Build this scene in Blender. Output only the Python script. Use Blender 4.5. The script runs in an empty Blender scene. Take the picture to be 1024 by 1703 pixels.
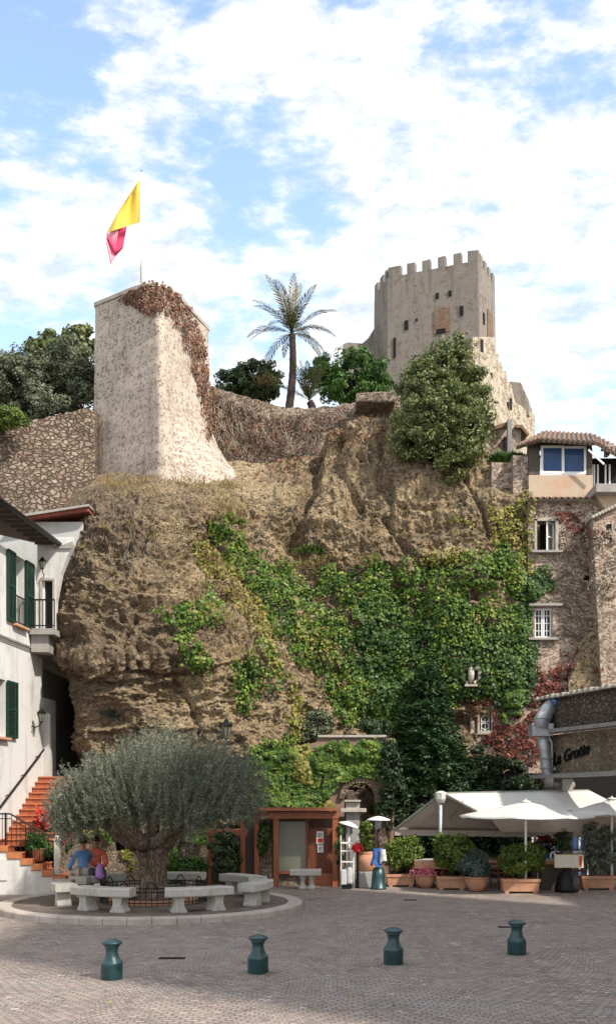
import bpy, bmesh, math, random
import numpy as np
from mathutils import Vector, Matrix, noise as mnoise
from mathutils.bvhtree import BVHTree
from mathutils.geometry import tessellate_polygon
R = math.radians
random.seed(7); RNG = np.random.default_rng(11)
SC = bpy.context.scene
COL = SC.collection

# ---------------------------------------------------------------- camera
F, HORI, CAMH = 1800.0, 1320.0, 2.5
cam = bpy.data.objects.new('camera', bpy.data.cameras.new('camera'))
COL.objects.link(cam)
cam.location = (0, 0, CAMH); cam.rotation_euler = (R(90), 0, 0)
cam.data.sensor_fit = 'HORIZONTAL'; cam.data.sensor_width = 36
cam.data.lens = 36 * F / 1024
cam.data.shift_y = (HORI - 851.5) / 1024
cam.data.clip_end = 2000
SC.camera = cam

# ---------------------------------------------------------------- sky and sun
SUN_EL, SUN_AZ = 45, 50          # azimuth measured from straight behind the camera towards the right
sd = Vector((math.sin(R(SUN_AZ)) * math.cos(R(SUN_EL)), -math.cos(R(SUN_AZ)) * math.cos(R(SUN_EL)), math.sin(R(SUN_EL))))
wd = bpy.data.worlds.new('World'); SC.world = wd; wd.use_nodes = True
nt = wd.node_tree; nt.nodes.clear()
def wn(t, **k):
    n = nt.nodes.new(t)
    for a, b in k.items(): setattr(n, a, b)
    return n
out = wn('ShaderNodeOutputWorld'); bg = wn('ShaderNodeBackground'); bg.inputs[1].default_value = 0.11
sky = wn('ShaderNodeTexSky', sky_type='NISHITA', sun_disc=False)
sky.sun_elevation = R(SUN_EL); sky.sun_rotation = math.atan2(sd.x, sd.y)
sky.air_density = 1.0; sky.dust_density = 1.2; sky.ozone_density = 1.5
tc = wn('ShaderNodeTexCoord')
def wmath(op, a, b=None, c=None, clamp=False):
    n = wn('ShaderNodeMath', operation=op, use_clamp=clamp)
    for i, v in enumerate((a, b, c)):
        if v is None: continue
        if isinstance(v, (int, float)): n.inputs[i].default_value = v
        else: nt.links.new(v, n.inputs[i])
    return n.outputs[0]
mp = wn('ShaderNodeMapping'); mp.inputs['Scale'].default_value = (1.0, 1.0, 2.3); mp.inputs['Location'].default_value = (3.1, 1.7, 0.4)
nt.links.new(tc.outputs['Generated'], mp.inputs[0])
n1 = wn('ShaderNodeTexNoise'); n1.inputs['Scale'].default_value = 9.5; n1.inputs['Detail'].default_value = 9; n1.inputs['Roughness'].default_value = 0.58; n1.inputs['Distortion'].default_value = 0.25
nt.links.new(mp.outputs[0], n1.inputs['Vector'])
n2 = wn('ShaderNodeTexNoise'); n2.inputs['Scale'].default_value = 27; n2.inputs['Detail'].default_value = 8; n2.inputs['Roughness'].default_value = 0.6
nt.links.new(mp.outputs[0], n2.inputs['Vector'])
cov = wmath('ADD', wmath('MULTIPLY_ADD', n1.outputs[0], 1.25, -0.23), wmath('MULTIPLY', n2.outputs[0], 0.52))
# openings in the cloud cover: direction (px, py), size, depth
def wdir(px, py): return Vector(((px - 512) / F, 1, (HORI - py) / F)).normalized()
HOLES = [(60, 60, .085, .13), (30, 150, .07, .14), (150, 110, .06, .08), (110, 195, .07, .10), (330, 305, .055, .15), (170, 310, .05, .10), (385, 400, .05, .12),
         (20, 345, .05, .05), (475, 330, .05, .13), (650, 330, .07, .10), (760, 380, .05, .09), (545, 20, .05, .10), (900, 120, .05, .05), (990, 20, .06, .08),
         (240, 20, .05, .04), (120, 500, .05, .03), (30, 560, .06, .05), (340, 60, .03, .05), (440, 260, .05, .06), (-300, 300, .2, .12), (1500, -400, .3, .12)]
PUFF = [(700, 60, .05, .06), (670, 285, .06, .08), (1000, 480, .06, .06), (820, 300, .08, .05), (250, 170, .06, .10), (130, 260, .05, .06), (60, 385, .07, .05), (400, 110, .10, .10), (330, 385, .03, .05), (700, 150, .14, .05), (850, 520, .14, .10), (480, 400, .05, .05),
        (180, 390, .07, .07), (960, 250, .10, .04), (600, 500, .07, .05)]
for lst, sgn in ((HOLES, -1), (PUFF, 1)):
    for px, py, sz, dep in lst:
        vd = wn('ShaderNodeVectorMath', operation='DISTANCE')
        nrm = wn('ShaderNodeVectorMath', operation='NORMALIZE'); nt.links.new(tc.outputs['Generated'], nrm.inputs[0])
        nt.links.new(nrm.outputs[0], vd.inputs[0]); vd.inputs[1].default_value = wdir(px, py)
        g = wmath('SUBTRACT', 1.0, wmath('DIVIDE', vd.outputs['Value'], sz * 1.25), clamp=True)
        g = wmath('SMOOTH_MIN', g, 0.75, 0.3)
        cov = wmath('MULTIPLY_ADD', g, sgn * dep * 1.15, cov)
rmp = wn('ShaderNodeMapRange', interpolation_type='SMOOTHSTEP'); rmp.inputs['From Min'].default_value = 0.43; rmp.inputs['From Max'].default_value = 0.74
nt.links.new(cov, rmp.inputs['Value'])
mix = wn('ShaderNodeMix', data_type='RGBA')
cl = wn('ShaderNodeMix', data_type='RGBA'); cl.inputs[6].default_value = (5.0, 5.6, 6.4, 1); cl.inputs[7].default_value = (8.8, 8.8, 8.85, 1)
nt.links.new(wmath('MULTIPLY_ADD', n2.outputs[0], 3.0, -0.85, clamp=True), cl.inputs[0])
skb = wn('ShaderNodeMix', data_type='RGBA', blend_type='MULTIPLY'); skb.inputs[0].default_value = 1; skb.inputs[7].default_value = (3.1, 2.9, 2.5, 1)
nt.links.new(sky.outputs[0], skb.inputs[6])
nt.links.new(rmp.outputs[0], mix.inputs[0]); nt.links.new(skb.outputs[2], mix.inputs[6]); nt.links.new(cl.outputs[2], mix.inputs[7])
nt.links.new(mix.outputs[2], bg.inputs[0]); nt.links.new(bg.outputs[0], out.inputs[0])
sl = bpy.data.lights.new('sun', 'SUN'); sl.energy = 4.3; sl.angle = R(1.5); sl.color = (1.0, 0.93, 0.82)
so = bpy.data.objects.new('sun', sl); COL.objects.link(so); so.rotation_euler = sd.to_track_quat('Z', 'Y').to_euler(); so.location = (30, -20, 40)
SC.view_settings.view_transform = 'Standard'; SC.view_settings.look = 'None'; SC.view_settings.gamma = 1; SC.view_settings.exposure = 0.42

# ---------------------------------------------------------------- helpers
def W(px, py, Y): return Vector(((px - 512) / F * Y, Y, CAMH + (HORI - py) / F * Y))
def GY(py): return F * CAMH / (py - HORI)          # distance of a ground point seen at row py
def wx(px, Y): return (px - 512) / F * Y
def wz(py, Y): return CAMH + (HORI - py) / F * Y

class MB:
    def __init__(s): s.v = []; s.f = []
    def add(s, vs, fs):
        b = len(s.v); s.v += [tuple(v) for v in vs]; s.f += [tuple(i + b for i in f) for f in fs]
    def box(s, x0, y0, z0, x1, y1, z1):
        vs = [(x, y, z) for z in (z0, z1) for y in (y0, y1) for x in (x0, x1)]
        s.add(vs, [(0, 2, 3, 1), (4, 5, 7, 6), (0, 1, 5, 4), (2, 6, 7, 3), (0, 4, 6, 2), (1, 3, 7, 5)]); return s
    def beam(s, a, b, w, h, up=(0, 0, 1)):
        a, b = Vector(a), Vector(b); d = (b - a).normalized(); up = Vector(up)
        if abs(d.dot(up)) > .98: up = Vector((0, 1, 0))
        u = d.cross(up).normalized(); v = u.cross(d).normalized()
        vs = [p + u * (i * w / 2) + v * (j * h / 2) for p in (a, b) for i, j in ((-1, -1), (1, -1), (1, 1), (-1, 1))]
        s.add(vs, [(0, 3, 2, 1), (4, 5, 6, 7), (0, 1, 5, 4), (1, 2, 6, 5), (2, 3, 7, 6), (3, 0, 4, 7)]); return s
    def tube(s, pts, rad, n=8, cap=True):
        pts = [Vector(p) for p in pts]
        if not hasattr(rad, '__len__'): rad = [rad] * len(pts)
        b = len(s.v); ref = None
        for i, p in enumerate(pts):
            d = (pts[min(i + 1, len(pts) - 1)] - pts[max(i - 1, 0)]).normalized()
            if ref is None: ref = Vector((1, 0, 0)) if abs(d.x) < .8 else Vector((0, 1, 0))
            u = (ref - d * ref.dot(d)).normalized(); v = d.cross(u); ref = u
            for k in range(n):
                a = 2 * math.pi * k / n; s.v.append(tuple(p + (u * math.cos(a) + v * math.sin(a)) * rad[i]))
        for i in range(len(pts) - 1):
            for k in range(n):
                k2 = (k + 1) % n; s.f.append((b + i * n + k, b + i * n + k2, b + (i + 1) * n + k2, b + (i + 1) * n + k))
        if cap:
            s.f.append(tuple(b + k for k in range(n))[::-1]); s.f.append(tuple(b + (len(pts) - 1) * n + k for k in range(n)))
        return s
    def lathe(s, c, prof, n=24, sx=1, sy=1):
        b = len(s.v)
        for r, z in prof:
            for k in range(n):
                a = 2 * math.pi * k / n; s.v.append((c[0] + r * sx * math.cos(a), c[1] + r * sy * math.sin(a), c[2] + z))
        for i in range(len(prof) - 1):
            for k in range(n):
                k2 = (k + 1) % n; s.f.append((b + i * n + k, b + i * n + k2, b + (i + 1) * n + k2, b + (i + 1) * n + k))
        s.f.append(tuple(b + k for k in range(n))[::-1]); s.f.append(tuple(b + (len(prof) - 1) * n + k for k in range(n)))
        return s
    def prism(s, pts, d):
        """pts: planar 3-D outline, extruded by vector d"""
        pts = [Vector(p) for p in pts]; d = Vector(d); n = len(pts)
        tris = tessellate_polygon([pts])
        vs = pts + [p + d for p in pts]
        fs = [tuple(t) for t in tris] + [tuple(i + n for i in t[::-1]) for t in tris] + [(i, (i + 1) % n, (i + 1) % n + n, i + n) for i in range(n)]
        s.add(vs, fs); return s
    def sphere(s, c, r, n=12, m=8, sc=(1, 1, 1)):
        prof = [(math.sin(math.pi * i / m) * r + 1e-5, -math.cos(math.pi * i / m) * r * sc[2]) for i in range(m + 1)]
        return s.lathe(c, prof, n, sc[0], sc[1])
    def wall(s, o, u, length, z0, z1, th, holes=(), n=None):
        """upright wall from o along unit u; front face on the side of n; holes = (u0,u1,z0,z1)"""
        o = Vector(o); u = Vector(u).normalized(); n = Vector(n).normalized()
        us = sorted({0, length, *[h[0] for h in holes], *[h[1] for h in holes]}); zs = sorted({z0, z1, *[h[2] for h in holes], *[h[3] for h in holes]})
        P = lambda a, z, t: Vector((o.x, o.y, 0)) + u * a + Vector((0, 0, z)) - n * t
        def solid(i, j):
            if i < 0 or j < 0 or i >= len(us) - 1 or j >= len(zs) - 1: return False
            a, z = (us[i] + us[i + 1]) / 2, (zs[j] + zs[j + 1]) / 2
            return not any(h[0] < a < h[1] and h[2] < z < h[3] for h in holes)
        for i in range(len(us) - 1):
            for j in range(len(zs) - 1):
                if not solid(i, j): continue
                a, b, c, d = us[i], us[i + 1], zs[j], zs[j + 1]
                for t in (0, th): s.add([P(a, c, t), P(b, c, t), P(b, d, t), P(a, d, t)], [(0, 1, 2, 3)])
                if not solid(i - 1, j): s.add([P(a, c, 0), P(a, d, 0), P(a, d, th), P(a, c, th)], [(0, 1, 2, 3)])
                if not solid(i + 1, j): s.add([P(b, c, 0), P(b, d, 0), P(b, d, th), P(b, c, th)], [(0, 1, 2, 3)])
                if not solid(i, j - 1): s.add([P(a, c, 0), P(b, c, 0), P(b, c, th), P(a, c, th)], [(0, 1, 2, 3)])
                if not solid(i, j + 1): s.add([P(a, d, 0), P(b, d, 0), P(b, d, th), P(a, d, th)], [(0, 1, 2, 3)])
        return s
    def build(s, name, mat, parent=None, smooth=False, bevel=0, weld=False):
        me = bpy.data.meshes.new(name)
        off = Vector((0, 0, 0)); q = parent
        while q is not None: off += q.location; q = q.parent
        me.from_pydata([(v[0] - off.x, v[1] - off.y, v[2] - off.z) for v in s.v], [], s.f)
        bm = bmesh.new(); bm.from_mesh(me)
        if weld: bmesh.ops.remove_doubles(bm, verts=bm.verts, dist=1e-4)
        bmesh.ops.recalc_face_normals(bm, faces=bm.faces)
        if bevel:
            es = [e for e in bm.edges if len(e.link_faces) == 2 and e.calc_face_angle(0) > R(35)]
            bmesh.ops.bevel(bm, geom=es, offset=bevel, segments=2, affect='EDGES', profile=.6, clamp_overlap=True)
        bm.to_mesh(me); bm.free()
        me.materials.append(mat)
        if smooth: me.shade_smooth()
        o = bpy.data.objects.new(name, me); COL.objects.link(o)
        if parent is not None: o.parent = parent
        return o

def thing(name, label, cat, loc=(0, 0, 0), group=None):
    o = bpy.data.objects.new(name, None); COL.objects.link(o); o.location = loc; o.empty_display_size = .2
    return tag(o, label, cat, group)
def tag(o, label, cat, group=None, kind=None):
    o['label'] = label; o['category'] = cat
    if group: o['group'] = group
    if kind: o['kind'] = kind
    return o
def struct(o): o['kind'] = 'structure'; return o
def copy_tree(o, parent=None):
    c = o.copy(); COL.objects.link(c); c.parent = parent
    for ch in [x for x in SC.objects if x.parent == o]: copy_tree(ch, c)
    return c
def dup(o, loc, label=None, rz=None, scale=None):
    c = copy_tree(o); c.location = loc
    if label: c['label'] = label
    if rz is not None: c.rotation_euler.z = rz
    if scale: c.scale = scale if hasattr(scale, '__len__') else (scale,) * 3
    return c

# quick numpy mesh of many quads
def quads_obj(name, V, mat, parent=None, nper=4):
    """V: (N,nper,3) array"""
    off = Vector((0, 0, 0)); q = parent
    while q is not None: off += q.location; q = q.parent
    N = V.shape[0]; me = bpy.data.meshes.new(name)
    me.vertices.add(N * nper); me.vertices.foreach_set('co', (V.reshape(-1, 3) - np.array(off)).astype(np.float32).ravel())
    me.loops.add(N * nper); me.loops.foreach_set('vertex_index', np.arange(N * nper, dtype=np.int32))
    me.polygons.add(N); me.polygons.foreach_set('loop_start', np.arange(0, N * nper, nper, dtype=np.int32))
    try: me.polygons.foreach_set('loop_total', np.full(N, nper, dtype=np.int32))
    except Exception: pass
    me.update(calc_edges=True); me.validate()
    me.materials.append(mat)
    o = bpy.data.objects.new(name, me); COL.objects.link(o)
    if parent is not None: o.parent = parent
    return o
def unit(a): return a / np.maximum(np.linalg.norm(a, axis=-1, keepdims=True), 1e-9)
def leaves(P, Nn, size, aspect=.7, jitter=.6, down=.0, sv=.35, axis=None):
    """pointed leaf quads (rhombus) at P (N,3), facing Nn"""
    n = P.shape[0]
    nn = unit(Nn + RNG.normal(0, jitter, (n, 3)))
    if axis is None: t = RNG.normal(0, 1, (n, 3)); t[:, 2] -= down
    else: t = axis + RNG.normal(0, .35, (n, 3))
    t = unit(t - nn * (t * nn).sum(1, keepdims=True)); b = np.cross(nn, t)
    s = (size * (1 + RNG.uniform(-sv, sv, n)))[:, None]
    a = t * s / 2; w = b * s * aspect / 2
    c = nn * s * .12
    return np.stack([P - a, P + w - a * .1 + c, P + a, P - w - a * .1 + c], 1)

def hashn(ix, iy, iz, seed):
    h = (ix.astype(np.int64) * 374761393 + iy.astype(np.int64) * 668265263 + iz.astype(np.int64) * 2147483647 + seed * 1274126177) & 0xffffffff
    h = ((h ^ (h >> 13)) * 1274126177) & 0xffffffff
    h = ((h ^ (h >> 16)) * 2246822519) & 0xffffffff
    return ((h ^ (h >> 15)) & 0xffffff) / float(0xffffff)
def vnoise(P, seed=0):
    i = np.floor(P); f = P - i; f = f * f * (3 - 2 * f); i = i.astype(np.int64)
    r = 0
    for dx in (0, 1):
        for dy in (0, 1):
            for dz in (0, 1):
                w = (f[..., 0] if dx else 1 - f[..., 0]) * (f[..., 1] if dy else 1 - f[..., 1]) * (f[..., 2] if dz else 1 - f[..., 2])
                r = r + w * hashn(i[..., 0] + dx, i[..., 1] + dy, i[..., 2] + dz, seed)
    return r * 2 - 1
def fbm(P, oct=5, seed=0, rough=.5, ridged=False):
    a, t, s = 1, 0, 0
    for k in range(oct):
        n = vnoise(P, seed + k)
        if ridged: n = 1 - 2 * np.abs(n)
        s = s + n * a; t += a; a *= rough; P = P * 2.03 + 7.3
    return s / t

# ---------------------------------------------------------------- materials
def newmat(name):
    m = bpy.data.materials.new(name); m.use_nodes = True; t = m.node_tree; t.nodes.clear()
    o = t.nodes.new('ShaderNodeOutputMaterial'); p = t.nodes.new('ShaderNodeBsdfPrincipled'); t.links.new(p.outputs[0], o.inputs[0])
    p.inputs['Specular IOR Level'].default_value = .3
    return m, t, p
class T:
    """tiny node-graph helper"""
    def __init__(s, t): s.t = t
    def n(s, ty, ins=None, **k):
        n = s.t.nodes.new(ty)
        for a, b in k.items(): setattr(n, a, b)
        for a, b in (ins or {}).items():
            if hasattr(b, 'node'): s.t.links.new(b, n.inputs[a])
            else: n.inputs[a].default_value = b
        return n
    def math(s, op, a, b=0.0, clamp=False, c=0.0): return s.n('ShaderNodeMath', {0: a, 1: b, 2: c}, operation=op, use_clamp=clamp).outputs[0]
    def mix(s, f, a, b, bt='MIX'): return s.n('ShaderNodeMix', {0: f, 6: a, 7: b}, data_type='RGBA', blend_type=bt).outputs[2]
    def ramp(s, f, *st):
        n = s.n('ShaderNodeValToRGB', {0: f}); e = n.color_ramp.elements
        while len(e) < len(st): e.new(.5)
        for i, (p, c) in enumerate(st): e[i].position = p; e[i].color = (*c, 1) if len(c) == 3 else c
        return n.outputs[0]
    def rng(s, v, a, b, c=0.0, d=1.0): return s.n('ShaderNodeMapRange', {'Value': v, 'From Min': a, 'From Max': b, 'To Min': c, 'To Max': d}).outputs[0]
    def noise(s, v, sc, det=6, ro=.55, dist=0): return s.n('ShaderNodeTexNoise', {'Vector': v, 'Scale': sc, 'Detail': det, 'Roughness': ro, 'Distortion': dist}).outputs[0]
    def vor(s, v, sc, feat='F1', ra=1.0): return s.n('ShaderNodeTexVoronoi', {'Vector': v, 'Scale': sc, 'Randomness': ra}, feature=feat)
    def scale(s, v, xyz): return s.n('ShaderNodeMapping', {'Vector': v, 'Scale': xyz}).outputs[0]
    def obj(s): return s.n('ShaderNodeTexCoord').outputs['Object']
    def pos(s): return s.n('ShaderNodeNewGeometry').outputs['Position']
    def bump(s, h, st=.5, d=.05, nrm=None):
        ins = {'Height': h, 'Strength': st, 'Distance': d}
        if nrm is not None: ins['Normal'] = nrm
        return s.n('ShaderNodeBump', ins).outputs[0]
def c4(c, k=1): return (c[0] * k, c[1] * k, c[2] * k, 1)

def m_plain(name, col, rough=.6, metal=0, var=.12, sc=6, bump=.1, spec=.3):
    m, t, p = newmat(name); g = T(t); v = g.obj()
    nz = g.noise(v, sc, 6); fine = g.noise(v, sc * 9, 3)
    c = g.mix(g.rng(nz, .3, .7), c4(col, 1 - var), c4(col, 1 + var)); c = g.mix(g.math('MULTIPLY', fine, .25), c, c4(col, .6))
    t.links.new(c, p.inputs['Base Color']); p.inputs['Roughness'].default_value = rough; p.inputs['Metallic'].default_value = metal; p.inputs['Specular IOR Level'].default_value = spec
    t.links.new(g.bump(fine, bump, .02), p.inputs['Normal']); return m
def m_plaster(name, col, dirt=(.25, .2, .15), amt=.35, streak=.4, sc=1.0):
    m, t, p = newmat(name); g = T(t); v = g.pos()
    big = g.noise(v, .9 * sc, 8, .62); st = g.noise(g.scale(v, (3.5, 3.5, .35)), 1.2 * sc, 6, .6); fine = g.noise(v, 14, 5, .65)
    c = g.mix(g.rng(fine, .3, .75, 0, .35), c4(col), c4(col, .72))
    c = g.mix(g.rng(big, .5, .75, 0, amt), c, c4(dirt)); c = g.mix(g.rng(st, .52, .78, 0, streak), c, c4(dirt, .8))
    t.links.new(c, p.inputs['Base Color']); p.inputs['Roughness'].default_value = .9
    t.links.new(g.bump(g.math('ADD', fine, g.math('MULTIPLY', big, 2.0)), .35, .03), p.inputs['Normal']); return m
def m_rubble(name, cols, mortar, sc=4.0, mw=.06, flat=1.5, bump=.9, cover=0.0, covcol=(.4, .33, .28), dark=.5, cvs=1.6, jig=.25, streak=.3):
    """rubble masonry; cover = share of the wall still under render"""
    m, t, p = newmat(name); g = T(t); v0 = g.pos()
    wob = g.n('ShaderNodeTexNoise', {'Vector': v0, 'Scale': 2.5, 'Detail': 3}).outputs['Color']
    v = g.n('ShaderNodeVectorMath', {0: v0, 1: g.n('ShaderNodeVectorMath', {0: wob, 'Scale': jig}, operation='SCALE').outputs[0]}, operation='ADD').outputs[0]
    v = g.scale(v, (1, 1, flat))
    a = g.vor(v, sc); e = g.vor(v, sc, 'DISTANCE_TO_EDGE').outputs['Distance']
    rnd = g.n('ShaderNodeSeparateColor', {0: a.outputs['Color']})
    stone = g.ramp(rnd.outputs[0], *[(i / max(1, len(cols) - 1), c) for i, c in enumerate(cols)])
    fine = g.noise(v0, 18, 6, .65); big = g.noise(v0, .8, 6, .6)
    stone = g.mix(g.rng(fine, .3, .7, 0, .45), stone, c4((.08, .06, .045)))
    mk = g.rng(e, mw * .4, mw * 1.4)
    c = g.mix(mk, c4(mortar), stone)
    c = g.mix(g.rng(big, .5, .75, 0, dark), c, c4((.07, .055, .045)))
    h = g.math('ADD', g.math('MULTIPLY', mk, 1.0), g.math('MULTIPLY', fine, .5))
    if cover > 0:
        k = g.noise(v0, cvs, 9, .72); k = g.math('ADD', k, g.math('MULTIPLY', g.math('SUBTRACT', rnd.outputs[1], .5), .22))
        km = g.rng(k, .5 - (cover - .5) * .5 - .02, .5 - (cover - .5) * .5 + .03)
        cc = g.mix(g.rng(fine, .3, .75, 0, .5), c4(covcol), c4(covcol, .7))
        c = g.mix(km, c, cc); h = g.math('ADD', g.math('MULTIPLY', h, g.math('SUBTRACT', 1.0, km)), g.math('MULTIPLY', km, 1.15))
    sk_ = g.noise(g.scale(v0, (2.6, 2.6, .28)), 1.0, 8, .68); c = g.mix(g.rng(sk_, .50, .66, 0, streak), c, c4((.12, .10, .085)))
    st2 = g.noise(g.scale(v0, (1, 1, .8)), 2.2, 10, .75); c = g.mix(g.rng(st2, .52, .64, 0, streak * .9), c, c4((.17, .12, .085)))
    t.links.new(c, p.inputs['Base Color']); p.inputs['Roughness'].default_value = .92
    t.links.new(g.bump(h, bump, .06), p.inputs['Normal']); return m
def m_leaf(name, cols, trans=.25, rough=.5, bs=2.6, bw=.75):
    m, t, p = newmat(name); g = T(t); gi = g.n('ShaderNodeNewGeometry')
    big = g.rng(g.noise(gi.outputs['Position'], bs, 5, .65), .3, .7)
    f = g.math('ADD', g.math('MULTIPLY', gi.outputs['Random Per Island'], 1.05 - bw), g.math('MULTIPLY', big, bw))
    c = g.ramp(f, *[(.1 + .85 * i / max(1, len(cols) - 1), q) for i, q in enumerate(cols)])
    t.links.new(c, p.inputs['Base Color']); p.inputs['Roughness'].default_value = rough; p.inputs['Specular IOR Level'].default_value = .35
    tr = g.n('ShaderNodeBsdfTranslucent', {'Color': c}); mx = g.n('ShaderNodeMixShader', {0: trans, 1: p.outputs[0], 2: tr.outputs[0]})
    o = [n for n in t.nodes if n.type == 'OUTPUT_MATERIAL'][0]; t.links.new(mx.outputs[0], o.inputs[0]); return m
def m_wood(name, col, sc=5, axis=(8, 8, .8), rough=.6):
    m, t, p = newmat(name); g = T(t); v = g.scale(g.obj(), axis)
    nz = g.noise(v, sc, 7, .65, .4)
    c = g.mix(g.rng(nz, .3, .7), c4(col, .55), c4(col, 1.25)); t.links.new(c, p.inputs['Base Color']); p.inputs['Roughness'].default_value = rough
    t.links.new(g.bump(nz, .4, .01), p.inputs['Normal']); return m
def m_bark(name, col, sc=3):
    m, t, p = newmat(name); g = T(t); v = g.scale(g.obj(), (3, 3, .7))
    nz = g.noise(v, sc, 9, .65, 1.2); e = g.vor(v, sc * 2.2, 'DISTANCE_TO_EDGE').outputs['Distance']
    c = g.mix(g.rng(nz, .35, .65), c4(col, .35), c4(col, 1.35)); c = g.mix(g.rng(e, 0, .12), c4(col, .25), c)
    t.links.new(c, p.inputs['Base Color']); p.inputs['Roughness'].default_value = .9
    t.links.new(g.bump(g.math('ADD', nz, e), 1, .08), p.inputs['Normal']); return m
def m_glass(name, col, rough=.08):
    m, t, p = newmat(name); g = T(t); nz = g.noise(g.obj(), 2.0, 3)
    t.links.new(g.mix(nz, c4(col, .8), c4(col, 1.2)), p.inputs['Base Color']); p.inputs['Roughness'].default_value = rough; p.inputs['Specular IOR Level'].default_value = .8
    return m
def m_rock(name):
    m, t, p = newmat(name); g = T(t); v0 = g.pos()
    sx = g.n('ShaderNodeSeparateXYZ', {0: v0})
    warp = g.n('ShaderNodeTexNoise', {'Vector': v0, 'Scale': 1.2, 'Detail': 4}).outputs['Color']
    v = g.n('ShaderNodeVectorMath', {0: v0, 1: g.n('ShaderNodeVectorMath', {0: warp, 'Scale': .5}, operation='SCALE').outputs[0]}, operation='ADD').outputs[0]
    big = g.noise(v0, .35, 8, .6, .4); mid = g.noise(v, 1.4, 9, .7); fine = g.noise(v, 9, 8, .72); strat = g.noise(g.scale(v, (.45, .45, 3.2)), 1.3, 8, .7)
    peb = g.vor(g.scale(v, (1, 1, 1.35)), 7.0); pc = g.n('ShaderNodeSeparateColor', {0: peb.outputs['Color']}); pd = peb.outputs['Distance']
    peb2 = g.vor(v, 17.0); pc2 = g.n('ShaderNodeSeparateColor', {0: peb2.outputs['Color']})
    # sandy yellow matrix, grey-brown conglomerate on the left with its shade painted in
    east = g.rng(sx.outputs[0], -5.2, -3.4); 
    f = g.math('ADD', g.math('MULTIPLY', big, .8), g.math('MULTIPLY', mid, .35))
    base = g.ramp(f, (.40, (.22, .165, .115)), (.48, (.37, .27, .175)), (.57, (.52, .39, .235)), (.68, (.63, .49, .31)))
    grey = g.ramp(f, (.38, (.16, .12, .09)), (.50, (.28, .21, .145)), (.66, (.44, .33, .215)))
    c = g.mix(east, grey, base)
    c = g.mix(g.rng(strat, .55, .62, 0, .6), c, c4((.10, .075, .055)))
    vs_ = g.noise(g.scale(v, (1.6, 1.6, .3)), 1.0, 9, .7); c = g.mix(g.rng(vs_, .52, .66, 0, .42), c, c4((.14, .11, .085)))
    pk = g.math('MULTIPLY', g.rng(pd, .42, .25), g.rng(pc.outputs[0], .45, .5)); pcol = g.ramp(pc.outputs[1], (0, (.10, .075, .06)), (.5, (.34, .26, .19)), (1, (.62, .52, .42)))
    c = g.mix(g.math('MULTIPLY', pk, .85), c, pcol)
    pk2 = g.math('MULTIPLY', g.rng(peb2.outputs['Distance'], .4, .25), g.rng(pc2.outputs[0], .5, .55)); pcol2 = g.ramp(pc2.outputs[2], (0, (.06, .045, .035)), (1, (.42, .33, .24)))
    c = g.mix(g.math('MULTIPLY', pk2, .6), c, pcol2)
    c = g.mix(g.rng(fine, .50, .62, 0, .85), c, c4((.06, .043, .03)))
    t.links.new(c, p.inputs['Base Color']); p.inputs['Roughness'].default_value = .95; p.inputs['Specular IOR Level'].default_value = .15
    h = g.math('ADD', g.math('MULTIPLY', mid, 2.2), g.math('ADD', g.math('MULTIPLY', fine, .9), g.math('ADD', g.math('MULTIPLY', pk, .55), g.math('MULTIPLY', pk2, .3))))
    t.links.new(g.bump(h, 1.0, .22), p.inputs['Normal']); return m
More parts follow.
